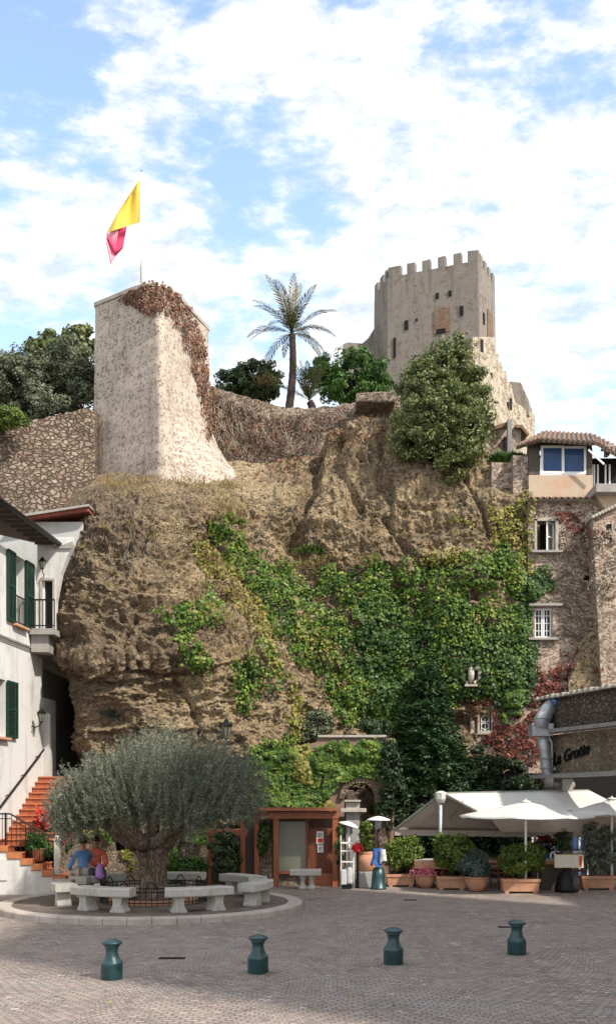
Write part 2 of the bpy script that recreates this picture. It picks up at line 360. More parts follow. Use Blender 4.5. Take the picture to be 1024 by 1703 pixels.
def m_cobble(name):
    """setts laid in segmental arcs"""
    m, t, p = newmat(name); g = T(t); v = g.pos(); s = g.n('ShaderNodeSeparateXYZ', {0: v}); x, y = s.outputs[0], s.outputs[1]
    wob = g.noise(v, .5, 2); x = g.math('ADD', x, g.math('MULTIPLY', wob, .5))
    w = 2.3; r = 1.5
    u = g.math('SUBTRACT', g.math('FLOORED_MODULO', x, w), w / 2)
    cell = g.math('FLOOR', g.math('DIVIDE', x, w))
    arc = g.math('SQRT', g.math('SUBTRACT', r * r, g.math('MULTIPLY', u, u)))
    al = g.math('MULTIPLY', g.math('ARCSINE', g.math('DIVIDE', u, r)), r)
    yy = g.math('ADD', y, arc)
    cv = g.n('ShaderNodeCombineXYZ', {0: g.math('ADD', al, g.math('MULTIPLY', cell, 3.7)), 1: yy, 2: 0.0}).outputs[0]
    br = g.n('ShaderNodeTexBrick', {'Vector': cv, 'Color1': (0, 0, 0, 1), 'Color2': (1, 1, 1, 1), 'Mortar': (.5, .5, .5, 1), 'Scale': 1.0, 'Mortar Size': .012, 'Mortar Smooth': .5, 'Bias': 0.0, 'Brick Width': .13, 'Row Height': .105})
    rnd = g.n('ShaderNodeSeparateColor', {0: br.outputs['Color']}).outputs[0]
    vc = g.vor(v, 8.5); rc = g.n('ShaderNodeSeparateColor', {0: vc.outputs['Color']}).outputs[0]
    rr = g.math('ADD', g.math('MULTIPLY', rnd, .65), g.math('MULTIPLY', rc, .35))
    big = g.noise(v, .22, 5, .6); mid = g.noise(v, 1.5, 6, .65); fine = g.noise(v, 30, 4, .6)
    st = g.ramp(rr, (.0, (.15, .122, .11)), (.3, (.25, .205, .182)), (.55, (.33, .28, .25)), (.78, (.35, .25, .205)), (1, (.54, .48, .43)))
    st = g.mix(g.rng(mid, .35, .7, 0, .5), st, c4((.16, .14, .13))); st = g.mix(g.rng(big, .42, .62, 0, .4), st, c4((.33, .265, .235)))
    # bands of pale setts crossing the square
    def band(a, b, c_, wd):
        d = g.math('ABSOLUTE', g.math('ADD', g.math('ADD', g.math('MULTIPLY', x, a), g.math('MULTIPLY', y, b)), c_)); d = g.math('ADD', d, g.math('MULTIPLY', g.math('SUBTRACT', mid, .5), .5)); return g.rng(d, wd, wd * .5)
    bd = g.math('MAXIMUM', band(.25, .97, -12.9, .28), g.math('MAXIMUM', band(.9, -.42, 8.4, .22), band(.86, .5, -7.7, .2)))
    st = g.mix(g.math('MULTIPLY', g.math('MULTIPLY', bd, .5), g.rng(mid, .4, .6)), st, c4((.34, .32, .30)))
    stain = g.noise(v, .9, 9, .75, .6); st = g.mix(g.rng(stain, .56, .66, 0, .45), st, c4((.09, .08, .075))); st = g.mix(g.rng(g.noise(v, 3.1, 8, .7), .62, .70, 0, .5), st, c4((.38, .34, .30)))
    st = g.mix(g.math('MULTIPLY', br.outputs['Fac'], g.rng(mid, .3, .7, .15, .8)), st, c4((.10, .085, .078)))
    t.links.new(st, p.inputs['Base Color']); t.links.new(g.rng(fine, .3, .7, .55, .85), p.inputs['Roughness'])
    h = g.math('ADD', g.math('SUBTRACT', 1.0, br.outputs['Fac']), g.math('ADD', g.math('MULTIPLY', rr, .7), g.math('MULTIPLY', fine, .3)))
    t.links.new(g.bump(h, 1.0, .03), p.inputs['Normal']); return m

M = {}
M['rock'] = m_rock('rock')
M['cobble'] = m_cobble('cobbles')
M['rubble'] = m_rubble('rubble_wall', [(.20, .15, .11), (.32, .24, .18), (.42, .33, .255), (.26, .165, .12), (.50, .41, .33)], (.09, .068, .05), 5.2, .11, 1.6, cover=.22, covcol=(.30, .225, .165), cvs=5, jig=.3)
M['bastion'] = m_rubble('bastion_render', [(.24, .165, .125), (.40, .26, .19), (.46, .36, .28), (.32, .22, .17)], (.44, .35, .28), 11, .10, 1.2, bump=.8, cover=.70, covcol=(.53, .445, .375), dark=.35, streak=.42, cvs=15, jig=.2)
M['curtain'] = m_rubble('curtain_wall', [(.16, .12, .09), (.36, .28, .21), (.50, .41, .32), (.30, .17, .12)], (.16, .12, .09), 6.5, .10, 1.4, cover=.42, covcol=(.38, .31, .245), cvs=4, jig=.4)
M['shaderubble'] = m_rubble('dark_rubble', [(.07, .055, .045), (.13, .10, .08), (.19, .15, .12), (.12, .07, .05)], (.05, .04, .032), 6, .10, 1.6, cover=.3, covcol=(.12, .09, .07), cvs=6, streak=.4)  # darker rubble, the restaurant wing's shade put into its colour
M['keep'] = m_rubble('keep_render', [(.16, .13, .11), (.30, .24, .19), (.34, .28, .22), (.24, .15, .10)], (.22, .185, .155), 3.2, .08, 1.5, bump=.6, cover=.70, covcol=(.235, .21, .19), dark=.75, cvs=2.2, streak=.75)
M['ruin'] = m_rubble('ruin_stone', [(.30, .23, .17), (.46, .37, .27), (.52, .44, .33), (.34, .22, .14)], (.36, .29, .22), 2.6, .09, 1.4, cover=.58, covcol=(.45, .39, .31), dark=.5, cvs=2.5)
M['facade'] = m_rubble('house_rubble', [(.22, .15, .115), (.42, .30, .225), (.54, .41, .32), (.34, .20, .14), (.60, .51, .41)], (.28, .205, .16), 8.5, .10, 1.7, bump=.9, cover=.52, covcol=(.50, .40, .32), dark=.3, streak=.4, cvs=14, jig=.25)
M['pier'] = m_rubble('pier_rubble', [(.15, .12, .09), (.30, .23, .16), (.42, .33, .24)], (.22, .18, .13), 7, .08, 1.2)
M['white'] = m_plaster('white_plaster', (.62, .61, .59), (.28, .265, .24), .6, .5)
M['greyplaster'] = m_plaster('grey_plaster', (.50, .50, .48), (.3, .3, .29), .4, .4)
M['ochre'] = m_plaster('ochre_plaster', (.48, .38, .29), (.50, .25, .16), .7, .25, 1.5)
M['pink'] = m_plaster('pink_plaster', (.26, .17, .13), (.22, .15, .10), .7, .5, 2)
M['concrete'] = m_plaster('concrete', (.34, .32, .30), (.18, .17, .15), .5, .5, 2)
M['stonetrim'] = m_plain('stone_trim', (.40, .36, .31), .85, var=.2, sc=5, bump=.4)
M['bench'] = m_plaster('bench_stone', (.50, .475, .43), (.20, .185, .16), .45, .55, 3.5)
M['kerb'] = m_plain('kerb_stone', (.42, .37, .33), .85, var=.2, sc=2.5, bump=.4)
M['terra'] = m_plain('terracotta', (.50, .26, .16), .85, var=.18, sc=5, bump=.3)
M['tile'] = m_plain('stair_tile', (.34, .10, .05), .6, var=.22, sc=7, bump=.2)
M['nosing'] = m_plain('stair_nosing', (.46, .17, .07), .5, var=.2, sc=7, bump=.2)
M['rooftile'] = m_plain('roof_tile', (.20, .125, .085), .85, var=.35, sc=5, bump=.5)
M['rooftile2'] = m_plain('roof_tile_red', (.26, .085, .055), .8, var=.3, sc=5, bump=.4)
M['wood'] = m_wood('stained_wood', (.30, .095, .045))
M['woodx'] = m_wood('stained_wood_across', (.34, .12, .06), axis=(.8, 8, 8))
M['darkwood'] = m_wood('dark_wood', (.085, .065, .05))
M['chairwood'] = m_wood('chair_wood', (.16, .06, .03))
M['iron'] = m_plain('black_iron', (.02, .02, .022), .45, .6, var=.2)
M['greenpaint'] = m_plain('bollard_green', (.009, .046, .052), .36, 0, var=.55, sc=9, bump=.15, spec=.6)
M['shutter'] = m_plain('shutter_green', (.010, .045, .030), .5, var=.2, sc=8)
M['whitepaint'] = m_plain('white_paint', (.78, .78, .76), .45, var=.04)
def m_cloth(name, col, tr):
    m, t, p = newmat(name); g = T(t); v = g.pos(); a = g.noise(v, 1.4, 7, .65); fold = g.noise(g.scale(v, (1.5, 1.5, 1.5)), 2.2, 3, .5)
    c = g.mix(g.rng(a, .45, .75, 0, .35), c4(col), c4(col, .68)); t.links.new(c, p.inputs['Base Color']); p.inputs['Roughness'].default_value = .9
    t.links.new(g.bump(fold, .5, .12), p.inputs['Normal']); tn = g.n('ShaderNodeBsdfTranslucent', {'Color': c}); mx = g.n('ShaderNodeMixShader', {0: tr, 1: p.outputs[0], 2: tn.outputs[0]})
    o = [n for n in t.nodes if n.type == 'OUTPUT_MATERIAL'][0]; t.links.new(mx.outputs[0], o.inputs[0]); return m
M['canvas'] = m_cloth('canvas', (.74, .72, .68), .25)
M['canvas2'] = m_cloth('beige_canvas', (.62, .53, .46), .35)
M['duct'] = m_plain('galvanised_duct', (.40, .40, .42), .5, .6, var=.25, sc=5, bump=.3)
M['beam'] = m_plain('grey_beam', (.25, .235, .225), .7, .1, var=.2, sc=4)
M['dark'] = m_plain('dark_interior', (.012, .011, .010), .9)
M['glass'] = m_glass('dark_glass', (.02, .025, .03))
M['blueglass'] = m_glass('sky_tinted_glass', (.035, .085, .21))  # reflected sky put into the blue base colour
M['frosted'] = m_glass('misty_glass', (.17, .17, .12), .35)
M['bark'] = m_bark('olive_bark', (.29, .22, .165))
M['bark2'] = m_bark('dark_bark', (.085, .06, .045))
M['palmbark'] = m_bark('palm_bark', (.10, .07, .07), 6)
M['twig'] = m_plain('twig', (.16, .14, .10), .9)
M['olive'] = m_leaf('olive_leaf', [(.045, .055, .034), (.105, .125, .085), (.22, .245, .18), (.42, .45, .37)], .15, .5, 7.5, .72)
M['ivy'] = m_leaf('ivy_leaf', [(.020, .052, .010), (.062, .130, .020), (.16, .25, .038), (.38, .40, .10)], .3)
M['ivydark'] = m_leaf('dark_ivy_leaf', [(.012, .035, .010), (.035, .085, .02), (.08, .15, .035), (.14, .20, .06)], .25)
M['ivyyellow'] = m_leaf('yellow_ivy_leaf', [(.10, .12, .02), (.20, .21, .04), (.33, .31, .08), (.30, .17, .05)], .3)
M['ivyred'] = m_leaf('red_ivy_leaf', [(.045, .012, .010), (.12, .028, .020), (.21, .06, .04), (.30, .17, .11)], .25)
M['ivydry'] = m_leaf('dry_vine', [(.07, .035, .022), (.16, .075, .045), (.26, .14, .09), (.33, .21, .15)], .1, .8)
M['vine'] = m_leaf('grey_vine', [(.08, .055, .042), (.22, .165, .13), (.36, .29, .225), (.50, .42, .33)], .05, .9)
M['drygrass'] = m_leaf('dry_grass', [(.12, .09, .035), (.24, .18, .07), (.34, .26, .11), (.16, .16, .05)], .2, .8)
M['brush'] = m_leaf('brown_brush', [(.09, .05, .03), (.18, .10, .05), (.20, .16, .06), (.12, .13, .04)], .2, .8)
M['treeleaf'] = m_leaf('tree_leaf', [(.03, .052, .016), (.085, .115, .034), (.19, .22, .075), (.36, .38, .21)], .25)
M['evergreen'] = m_leaf('evergreen_leaf', [(.010, .024, .010), (.028, .052, .018), (.06, .095, .035), (.12, .15, .08)], .15)
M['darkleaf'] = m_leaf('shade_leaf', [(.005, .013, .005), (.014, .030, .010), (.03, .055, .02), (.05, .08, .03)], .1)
M['conifer'] = m_leaf('conifer_leaf', [(.008, .022, .007), (.018, .045, .013), (.035, .078, .022), (.07, .12, .035)], .1)
M['pineleaf'] = m_leaf('bright_pine_leaf', [(.02, .055, .012), (.05, .12, .02), (.11, .20, .04)], .2)
M['wildolive'] = m_leaf('grey_green_leaf', [(.04, .05, .03), (.10, .12, .07), (.19, .21, .13), (.28, .30, .20)], .2)
M['hedge'] = m_leaf('hedge_leaf', [(.03, .06, .012), (.08, .13, .02), (.17, .23, .04), (.30, .34, .09)], .25)
M['lavender'] = m_leaf('grey_shrub_leaf', [(.04, .07, .055), (.09, .13, .11), (.16, .20, .17)], .2)
M['palmleaf'] = m_leaf('palm_leaf', [(.022, .030, .012), (.05, .062, .024), (.095, .105, .04)], .05)
M['palmheart'] = m_leaf('palm_heart', [(.14, .13, .05), (.28, .23, .09)], .2)
M['flower'] = m_leaf('red_flower', [(.35, .012, .012), (.62, .03, .02)], .2)
M['pinkflower'] = m_leaf('pink_flower', [(.5, .05, .10), (.7, .25, .30)], .2)
M['yellow'] = m_plain('flag_yellow', (.78, .58, .10), .8, var=.05)
M['magenta'] = m_plain('flag_magenta', (.60, .055, .14), .8, var=.1)
M['pinkcloth'] = m_plain('flag_pink', (.72, .30, .38), .8, var=.1)
M['blueshirt'] = m_plain('blue_shirt', (.13, .26, .52), .85, var=.12, sc=9, bump=.3)
M['pinkshirt'] = m_plain('coral_shirt', (.75, .18, .13), .85, var=.15, sc=12, bump=.3)
M['skin'] = m_plain('skin', (.42, .20, .13), .6, var=.06)
M['hairdark'] = m_plain('dark_hair', (.035, .022, .016), .8, var=.3, sc=20, bump=.5)
M['trousers'] = m_plain('beige_trousers', (.42, .38, .33), .9, var=.1)
M['darktrousers'] = m_plain('dark_trousers', (.06, .06, .08), .9)
M['purple'] = m_plain('lilac_plastic', (.52, .26, .66), .5, var=.2, sc=14)
M['shoe'] = m_plain('shoe', (.05, .035, .025), .6)
M['soil'] = m_plain('soil', (.10, .07, .05), .95, var=.3, sc=12, bump=.6)
M['redcloth'] = m_plain('red_cloth', (.50, .02, .02), .8)
M['denim'] = m_plain('blue_cloth', (.06, .14, .38), .85, var=.4, sc=10)
M['paper'] = m_plain('paper', (.72, .70, .64), .8, var=.03)
M['menupaper'] = m_plain('cream_paper', (.75, .66, .42), .8, var=.05)
M['print'] = m_plain('print_ink', (.12, .11, .10), .8)
M['redprint'] = m_plain('red_print', (.60, .07, .03), .8)
M['eagle'] = m_plain('pale_stone_relief', (.55, .52, .48), .8, var=.2, sc=12, bump=.5)
M['ground'] = m_plain('island_paving', (.15, .12, .10), .95, var=.35, sc=3, bump=.6)
M['terrain'] = m_plain('dry_hillside', (.17, .15, .08), .95, var=.4, sc=.6, bump=.8)
M['brickpatch'] = m_rubble('brick_patch', [(.28, .14, .09), (.36, .20, .13), (.22, .12, .09)], (.26, .2, .15), 5, .1, 2.2)
# ================================================================ ground
b = MB(); b.add([(-300, -60, -.01), (300, -60, -.01), (300, 500, -.01), (-300, 500, -.01)], [(0, 1, 2, 3)]); struct(b.build('ground', M['terrain']))
b = MB(); b.add([(-60, -40, 0), (60, -40, 0), (60, 45, 0), (-60, 45, 0)], [(0, 1, 2, 3)]); struct(b.build('plaza', M['cobble']))
# hillside carrying the castle
nx, ny = 90, 60
xs = np.linspace(-70, 80, nx); ys = np.linspace(36.5, 150, ny); X, Y = np.meshgrid(xs, ys)
t_ = np.clip((Y - 36.5) / 45, 0, 1); Z = 11.3 + t_ * 10.5 - np.clip(np.abs(X - 2) - 16, 0, 60) * .28 - np.clip(Y - 84, 0, 100) * .35
Z += fbm(np.stack([X * .2, Y * .2, X * 0], -1), 4, 3) * .8; Z = np.maximum(Z, -2)
b = MB(); b.v = [tuple(p) for p in np.stack([X, Y, Z], -1).reshape(-1, 3)]
b.f = [(j * nx + i, j * nx + i + 1, (j + 1) * nx + i + 1, (j + 1) * nx + i) for j in range(ny - 1) for i in range(nx - 1)]
o_ = len(b.v); b.v += [(x, 36.5, -1.0) for x in xs]; b.f += [(i, i + 1, o_ + i + 1, o_ + i) for i in range(nx - 1)]
hill = struct(b.build('hillside', M['terrain'], smooth=True))

# ================================================================ the cliff
rows = [  # y, then (px, Y) for ten columns left -> right
 (768, [(60, 42), (158, 37.6), (205, 36.6), (268, 36.2), (330, 37.5), (400, 37.6), (520, 36.5), (650, 35.5), (800, 35.2), (905, 35.2)]),
 (804, [(60, 42), (152, 36.0), (205, 35.0), (268, 34.6), (330, 36.0), (400, 36.2), (520, 36.0), (640, 35.1), (790, 34.7), (905, 34.6)]),
 (824, [(60, 41), (140, 34.2), (200, 33.0), (268, 32.9), (330, 33.9), (400, 34.6), (515, 35.4), (640, 34.6), (790, 34.4), (893, 33.38)]),
 (860, [(50, 40), (129, 32.6), (190, 31.5), (270, 31.5), (330, 32.9), (395, 33.9), (500, 35.0), (640, 34.2), (780, 33.9), (893, 33.38)]),
 (905, [(40, 40), (114, 31.9), (185, 31.0), (272, 31.0), (335, 32.7), (395, 33.5), (497, 34.6), (640, 33.7), (780, 33.7), (893, 33.38)]),
 (960, [(30, 39), (103, 31.3), (178, 30.4), (280, 30.5), (350, 32.3), (415, 33.3), (510, 34.1), (640, 33.8), (770, 33.4), (893, 33.38)]),
 (1040, [(30, 38), (96, 30.4), (170, 29.7), (292, 30.0), (375, 31.4), (445, 32.4), (540, 33.3), (650, 33.3), (770, 33.2), (893, 33.38)]),
 (1090, [(20, 36), (86, 30.0), (165, 29.3), (300, 29.9), (390, 30.9), (460, 32.0), (550, 33.0), (650, 33.1), (770, 33.2), (893, 33.38)]),
 (1112, [(84, 37), (112, 30.7), (168, 29.7), (300, 29.9), (392, 30.8), (463, 31.9), (555, 32.9), (650, 33.1), (770, 33.2), (893, 33.38)]),
 (1150, [(122, 38), (131, 31.0), (175, 30.0), (300, 30.0), (395, 30.6), (468, 31.6), (560, 32.6), (650, 33.0), (770, 33.2), (893, 33.38)]),
 (1220, [(126, 38), (136, 31.2), (180, 30.2), (300, 29.9), (400, 30.4), (475, 31.4), (560, 32.4), (650, 33.0), (770, 33.2), (893, 33.38)]),
 (1330, [(126, 38), (134, 31.3), (180, 30.6), (300, 30.4), (400, 31.0), (480, 31.8), (560, 32.6), (650, 33.0), (770, 33.2), (893, 33.38)]),
 (1500, [(126, 38), (134, 31.3), (180, 30.9), (300, 30.9), (400, 31.4), (480, 32.0), (560, 32.6), (650, 33.0), (770, 33.2), (893, 33.38)]),
]
ry = np.array([r[0] for r in rows], float)
tab = np.array([r[1] for r in rows], float)                       # rows, cols, 2
NU, NV = 620, 660
colw = np.array([0, 1.2, 2.2, 3.4, 4.4, 5.4, 7.0, 8.8, 10.8, 12.6])
uu = np.linspace(0, colw[-1], NU); vv = np.linspace(ry[0], ry[-1], NV)
A = np.zeros((NV, 10, 2))
for c in range(10):
    for k in range(2): A[:, c, k] = np.interp(vv, ry, tab[:, c, k])
G = np.zeros((NV, NU, 2))
for r in range(NV):
    for k in range(2): G[r, :, k] = np.interp(uu, colw, A[r, :, k])
def smooth(a, n, ax):
    pad = [(0, 0)] * a.ndim; pad[ax] = (n, n); q = np.cumsum(np.pad(a, pad, mode='edge'), axis=ax)
    s1 = [slice(None)] * a.ndim; s0 = [slice(None)] * a.ndim; s1[ax] = slice(2 * n, None); s0[ax] = slice(0, -2 * n)
    return (q[tuple(s1)] - q[tuple(s0)]) / (2 * n)
for _ in range(2): G = smooth(smooth(G, 7, 0), 16, 1)
PX, YY = G[..., 0], G[..., 1]
PY = np.repeat(vv[:, None], NU, 1)
P = np.stack([(PX - 512) / F * YY, YY, CAMH + (HORI - PY) / F * YY], -1)
du = np.gradient(P, axis=1); dv = np.gradient(P, axis=0); nrm = unit(np.cross(du, dv)); nrm *= -np.sign((nrm * np.array([0, 1, 0])).sum(-1).mean())
fr = (np.clip((uu[None, :] - .8) / .8, 0, 1) * np.clip((colw[-1] - uu[None, :]) / 1.6, .15, 1))[..., None]
Q = P.copy()
d = fbm(P * .42, 3, 1) * .55 + fbm(P * np.array([1.1, 1.1, 1.5]), 5, 9, .55, ridged=True) * .38
bw = fbm(P * np.array([.5, .5, .8]), 3, 33)
stra = fbm(np.stack([P[..., 0] * .55 + bw, P[..., 1] * .6, P[..., 2] * 3.0 + bw * 2.2], -1), 4, 21, .6, ridged=True) * .16
d = d + stra + fbm(P * 4.5, 4, 40, .65) * .17 + np.clip(vnoise(P * 8, 77), 0, 1) * .09
# fissures and recesses seen in the rock
def fissure(pts, w, dep):
    global d
    best = np.full(d.shape, 1e9)
    for (x0, y0), (x1, y1) in zip(pts[:-1], pts[1:]):
        vx, vy = x1 - x0, y1 - y0; tt = np.clip(((PX - x0) * vx + (PY - y0) * vy) / (vx * vx + vy * vy), 0, 1)
        best = np.minimum(best, np.hypot(PX - x0 - tt * vx, PY - y0 - tt * vy))
    best = best + vnoise(P * 3, 5) * 3; d = d - dep * np.clip(1 - best / w, 0, 1) ** 1.2
fissure([(528, 770), (520, 815), (498, 860), (488, 905), (500, 930)], 20, .85)
fissure([(640, 770), (630, 820), (665, 850), (720, 850), (770, 838)], 8, .38)
fissure([(640, 870), (665, 905), (690, 940), (745, 950)], 8, .38)
fissure([(560, 690), (575, 760), (560, 800), (600, 850)], 8, .3)
fissure([(700, 790), (760, 800), (800, 850), (815, 900)], 7, .3)
fissure([(400, 830), (420, 860), (470, 870)], 6, .3)
fissure([(600, 800), (650, 810), (700, 800)], 6, .35)
fissure([(350, 880), (400, 960), (440, 1040), (455, 1090)], 20, .45)
fissure([(225, 1040), (205, 1075), (215, 1110), (270, 1125), (330, 1118)], 7, .3)
fissure([(190, 835), (235, 850), (280, 845)], 6, .25)
fissure([(250, 870), (232, 920), (262, 930)], 6, .2)
fissure([(130, 1120), (190, 1135), (260, 1128)], 8, .35)
fissure([(290, 1130), (320, 1180), (335, 1230)], 9, .3)
top = np.maximum(np.clip((PY - 790) / 60, 0.06, 1), np.clip((PX - 430) / 60, 0, .85))
Q = P + nrm * (d * top)[..., None] * fr
Q[..., 2] += 1.5 * np.clip(1 - np.abs(PX - 640) / 150, 0, 1) ** .8 * np.clip((835 - PY) / 67, 0, 1) * (1 + .25 * fbm(P * 1.5, 2, 70)) + .25 * fbm(P * .9, 3, 71) * np.clip((835 - PY) / 67, 0, 1)
vs = Q.reshape(-1, 3)
b = MB(); b.v = vs.tolist(); idx = np.arange(NU * NV).reshape(NV, NU)
b.f = np.stack([idx[:-1, :-1], idx[:-1, 1:], idx[1:, 1:], idx[1:, :-1]], -1).reshape(-1, 4).tolist()
me = bpy.data.meshes.new('cliff'); me.from_pydata(b.v, [], b.f); me.materials.append(M['rock']); me.shade_smooth()
cliff = bpy.data.objects.new('cliff', me); COL.objects.link(cliff); struct(cliff)
BV = BVHTree.FromPolygons([Vector(v) for v in b.v], b.f)
TREES = [BV]
def add_bvh(o):
    mw = o.matrix_world if o.parent is None else Matrix.Translation(o.parent.location)
    TREES.append(BVHTree.FromPolygons([mw @ v.co for v in o.data.vertices], [tuple(p.vertices) for p in o.data.polygons]))
def cast(px, py):
    dr = Vector(((px - 512) / F, 1, (HORI - py) / F)).normalized(); o = Vector((0, 0, CAMH)); best = None
    for tr in TREES:
        h = tr.ray_cast(o, dr)
        if h[0] is not None and (best is None or h[3] < best[2]): best = (h[0], h[1] if h[1].dot(dr) < 0 else -h[1], h[3])
    return best
# rock back wall of the passage beside the house, and plateau on top
b = MB(); b.box(-12, 37.5, 0, -4.6, 38.2, 11.5); struct(b.build('passage_rock', M['rock']))

# ================================================================ retaining wall top left, behind the house
def pline_wall(name, pts, Y0, Y1, zbase, th, mat, n=40, rough=.08, seed=1, parent=None):
    """rubble wall whose crest follows the pixel line pts; Y runs from Y0 to Y1"""
    xs_ = np.linspace(pts[0][0], pts[-1][0], n); ysx = np.interp(xs_, [p[0] for p in pts], [p[1] for p in pts]); Yl = np.interp(xs_, [pts[0][0], pts[-1][0]], [Y0, Y1])
    fr_ = [W(a, c, y) for a, c, y in zip(xs_, ysx, Yl)]
    for i, p in enumerate(fr_): p.z += rough * float(vnoise(np.array([[i * .9, seed, 0.]]), seed)[0])
    b = MB(); m = 18
    for i, p in enumerate(fr_):
        for j in range(m + 1):
            z = zbase + (p.z - zbase) * j / m; y = p.y - (1 - j / m) * .25
            y += .12 * float(fbm(np.array([[p.x * 1.5, 0, z * 1.5]]), 3, seed)[0])
            b.v.append((p.x, y, z))
    k = m + 1
    for i in range(n - 1):
        for j in range(m): b.f.append((i * k + j, (i + 1) * k + j, (i + 1) * k + j + 1, i * k + j + 1))
    o = len(b.v)
    for i, p in enumerate(fr_): b.v.append((p.x, p.y + th, p.z)); b.v.append((p.x, p.y + th, zbase))
    for i in range(n - 1):
        b.f.append((i * k + m, (i + 1) * k + m, o + 2 * (i + 1), o + 2 * i)); b.f.append((o + 2 * i, o + 2 * (i + 1), o + 2 * (i + 1) + 1, o + 2 * i + 1))
    b.f.append(tuple(range(0, m + 1)) + (o, o + 1)); e = (n - 1) * k; b.f.append(tuple(range(e, e + m + 1)) + (o + 2 * (n - 1), o + 2 * (n - 1) + 1))
    return b.build(name, mat, parent, smooth=False)
rw = pline_wall('retaining_wall', [(-420, 790), (0, 713), (60, 697), (158, 679)], 33.5, 36.3, 8.5, 1.0, M['rubble'], 90, .06, 3)
tag(rw, 'brown rubble retaining wall under the trees left of the square bastion', 'stone wall')

# ================================================================ bastion with the flag
BA = thing('bastion', 'tall rendered stone bastion with slanting rounded top carrying the flagpole', 'tower', (-4.74, 35, 10.5))
def bast_section(z):
    """outline at height z: left corner, near corner(s), right end, back"""
    ys_, rt = [458, 545, 640, 700, 750, 800, 860], [347, 347, 349, 354, 372, 399, 420]
    near = Vector((-4.74, 35, z))
    py = HORI - (z - CAMH) * F / 37
    near = Vector((-4.74 + .0 * 1, 34.75 + max(0, (z - 12.5)) * .035, z))
    near.x = wx(268, near.y)
    lf = Vector((wx(158 - (19.3 - z) * .45, 36.9), 36.9, z))
    rx = np.interp(py, ys_, rt); yr_ = float(np.interp(py, [640, 720, 800, 860], [38.8, 38.2, 36.7, 36.2])); rt_ = Vector((wx(rx, yr_), yr_, z))
    return lf, near, rt_
b = MB(); lev = list(np.linspace(10.5, 18.9, 34)) ; K = 13
ring = []
def bsec(z, shrink=0.0, rc=.25):
    lf, nr, rt_ = bast_section(z)
    c = (lf + nr + rt_) / 3 + Vector((0, 1, 0))
    d1 = (lf - nr).normalized(); d2 = (rt_ - nr).normalized()
    rc = .22 + 1.15 * min(1, max(0, (z - 16.8) / 2.5)) ** 2
    pts = [lf + (nr - lf) * q for q in (0, .15, .3, .45)]
    a_, c_ = nr + d1 * rc, nr + d2 * rc
    pts += [a_ * (1 - q) ** 2 + nr * 2 * q * (1 - q) + c_ * q * q for q in (0, .17, .33, .5, .67, .83, 1)]
    pts += [nr + (rt_ - nr) * q for q in (.45, .6, .8, 1)]
    pts += [rt_ + Vector((-.5, 1.6, 0)), lf + Vector((.4, 2.6, 0))]
    return [p + (c - p) * shrink for p in pts]
secs = [bsec(z) for z in lev] + [bsec(19.12), bsec(19.26, .015), bsec(19.34, .06), bsec(19.38, .3)]
n = len(secs[0])
for s_ in secs:
    for p in s_:
        q = np.array([[p.x, p.y, p.z]]); o_ = .05 * float(fbm(q * 2.0, 3, 4)[0]); b.v.append((p.x + o_, p.y + o_, p.z))
for i in range(len(secs) - 1):
    for k in range(n): b.f.append((i * n + k, i * n + (k + 1) % n, (i + 1) * n + (k + 1) % n, (i + 1) * n + k))
b.f.append(tuple((len(secs) - 1) * n + k for k in range(n)))
bo = b.build('wall', M['bastion'], BA); add_bvh(bo)
# pale coping band along the top edge
def coping(parent, z0, z1, grow):
    b = MB(); s0, s1, s2 = bsec(z0), bsec(z1), bsec(z1 + .07, .06)
    c = sum((Vector(p) for p in s0), Vector()) / len(s0)
    for s_, g_ in ((s0, grow), (s1, grow), (s2, 0)):
        for p in s_: q = p + (p - c).normalized() * g_; b.v.append((q.x, q.y, p.z))
    for i in range(2):
        for k in range(n): b.f.append((i * n + k, i * n + (k + 1) % n, (i + 1) * n + (k + 1) % n, (i + 1) * n + k))
    b.f.append(tuple(2 * n + k for k in range(n)))
    return b.build('coping', M['stonetrim'], parent)
coping(BA, 19.12, 19.25, .04)

fp = W(234.5, 470, 36.0); ft = W(235, 284, 36.0)
FP = thing('flagpole', 'thin white flagpole standing on top of the bastion', 'flagpole', fp)
MB().tube([fp, ft], [.035, .022], 8).build('pole', M['whitepaint'], FP, True)
MB().sphere(ft, .03).build('finial', M['iron'], FP, True)
MB().tube([W(233.2, 300, 35.95), W(233.5, 440, 35.95)], .008, 5).build('halyard', M['whitepaint'], FP)
FL = thing('flag', 'yellow and magenta flag hanging limp from the pole', 'flag', W(234, 330, 36))
def cloth(name, L, Rr, mat, amp, ph, n=14, m=14, Y=36):
    """between two pixel polylines"""
    def samp(P_, t): 
        k = np.linspace(0, 1, len(P_)); return np.interp(t, k, [q[0] for q in P_]), np.interp(t, k, [q[1] for q in P_])
    b = MB()
    for i in range(n + 1):
        for j in range(m + 1):
            a, c = samp(L, i / n); e, f_ = samp(Rr, i / n); s = j / m
            px, py = a + (e - a) * s, c + (f_ - c) * s
            b.v.append(tuple(W(px, py, Y - amp * s * math.sin(ph + s * 7 + i / n * 2.2))))
    for i in range(n):
        for j in range(m): b.f.append((i * (m + 1) + j, i * (m + 1) + j + 1, (i + 1) * (m + 1) + j + 1, (i + 1) * (m + 1) + j))
    return b.build(name, mat, FL, True)
cloth('yellow_panel', [(233, 296), (233, 330), (233, 369)], [(216, 322), (196, 352), (178, 386)], M['yellow'], .25, .5)
cloth('magenta_panel', [(211, 375.5), (194, 381), (178.5, 386.5)], [(204, 413), (190, 428), (177, 398)], M['magenta'], .2, 1.5)
cloth('pink_fold', [(197, 381), (188, 383), (177.6, 386.5)], [(190, 430), (184, 440), (176.5, 404)], M['pinkcloth'], .12, .3, Y=35.93)

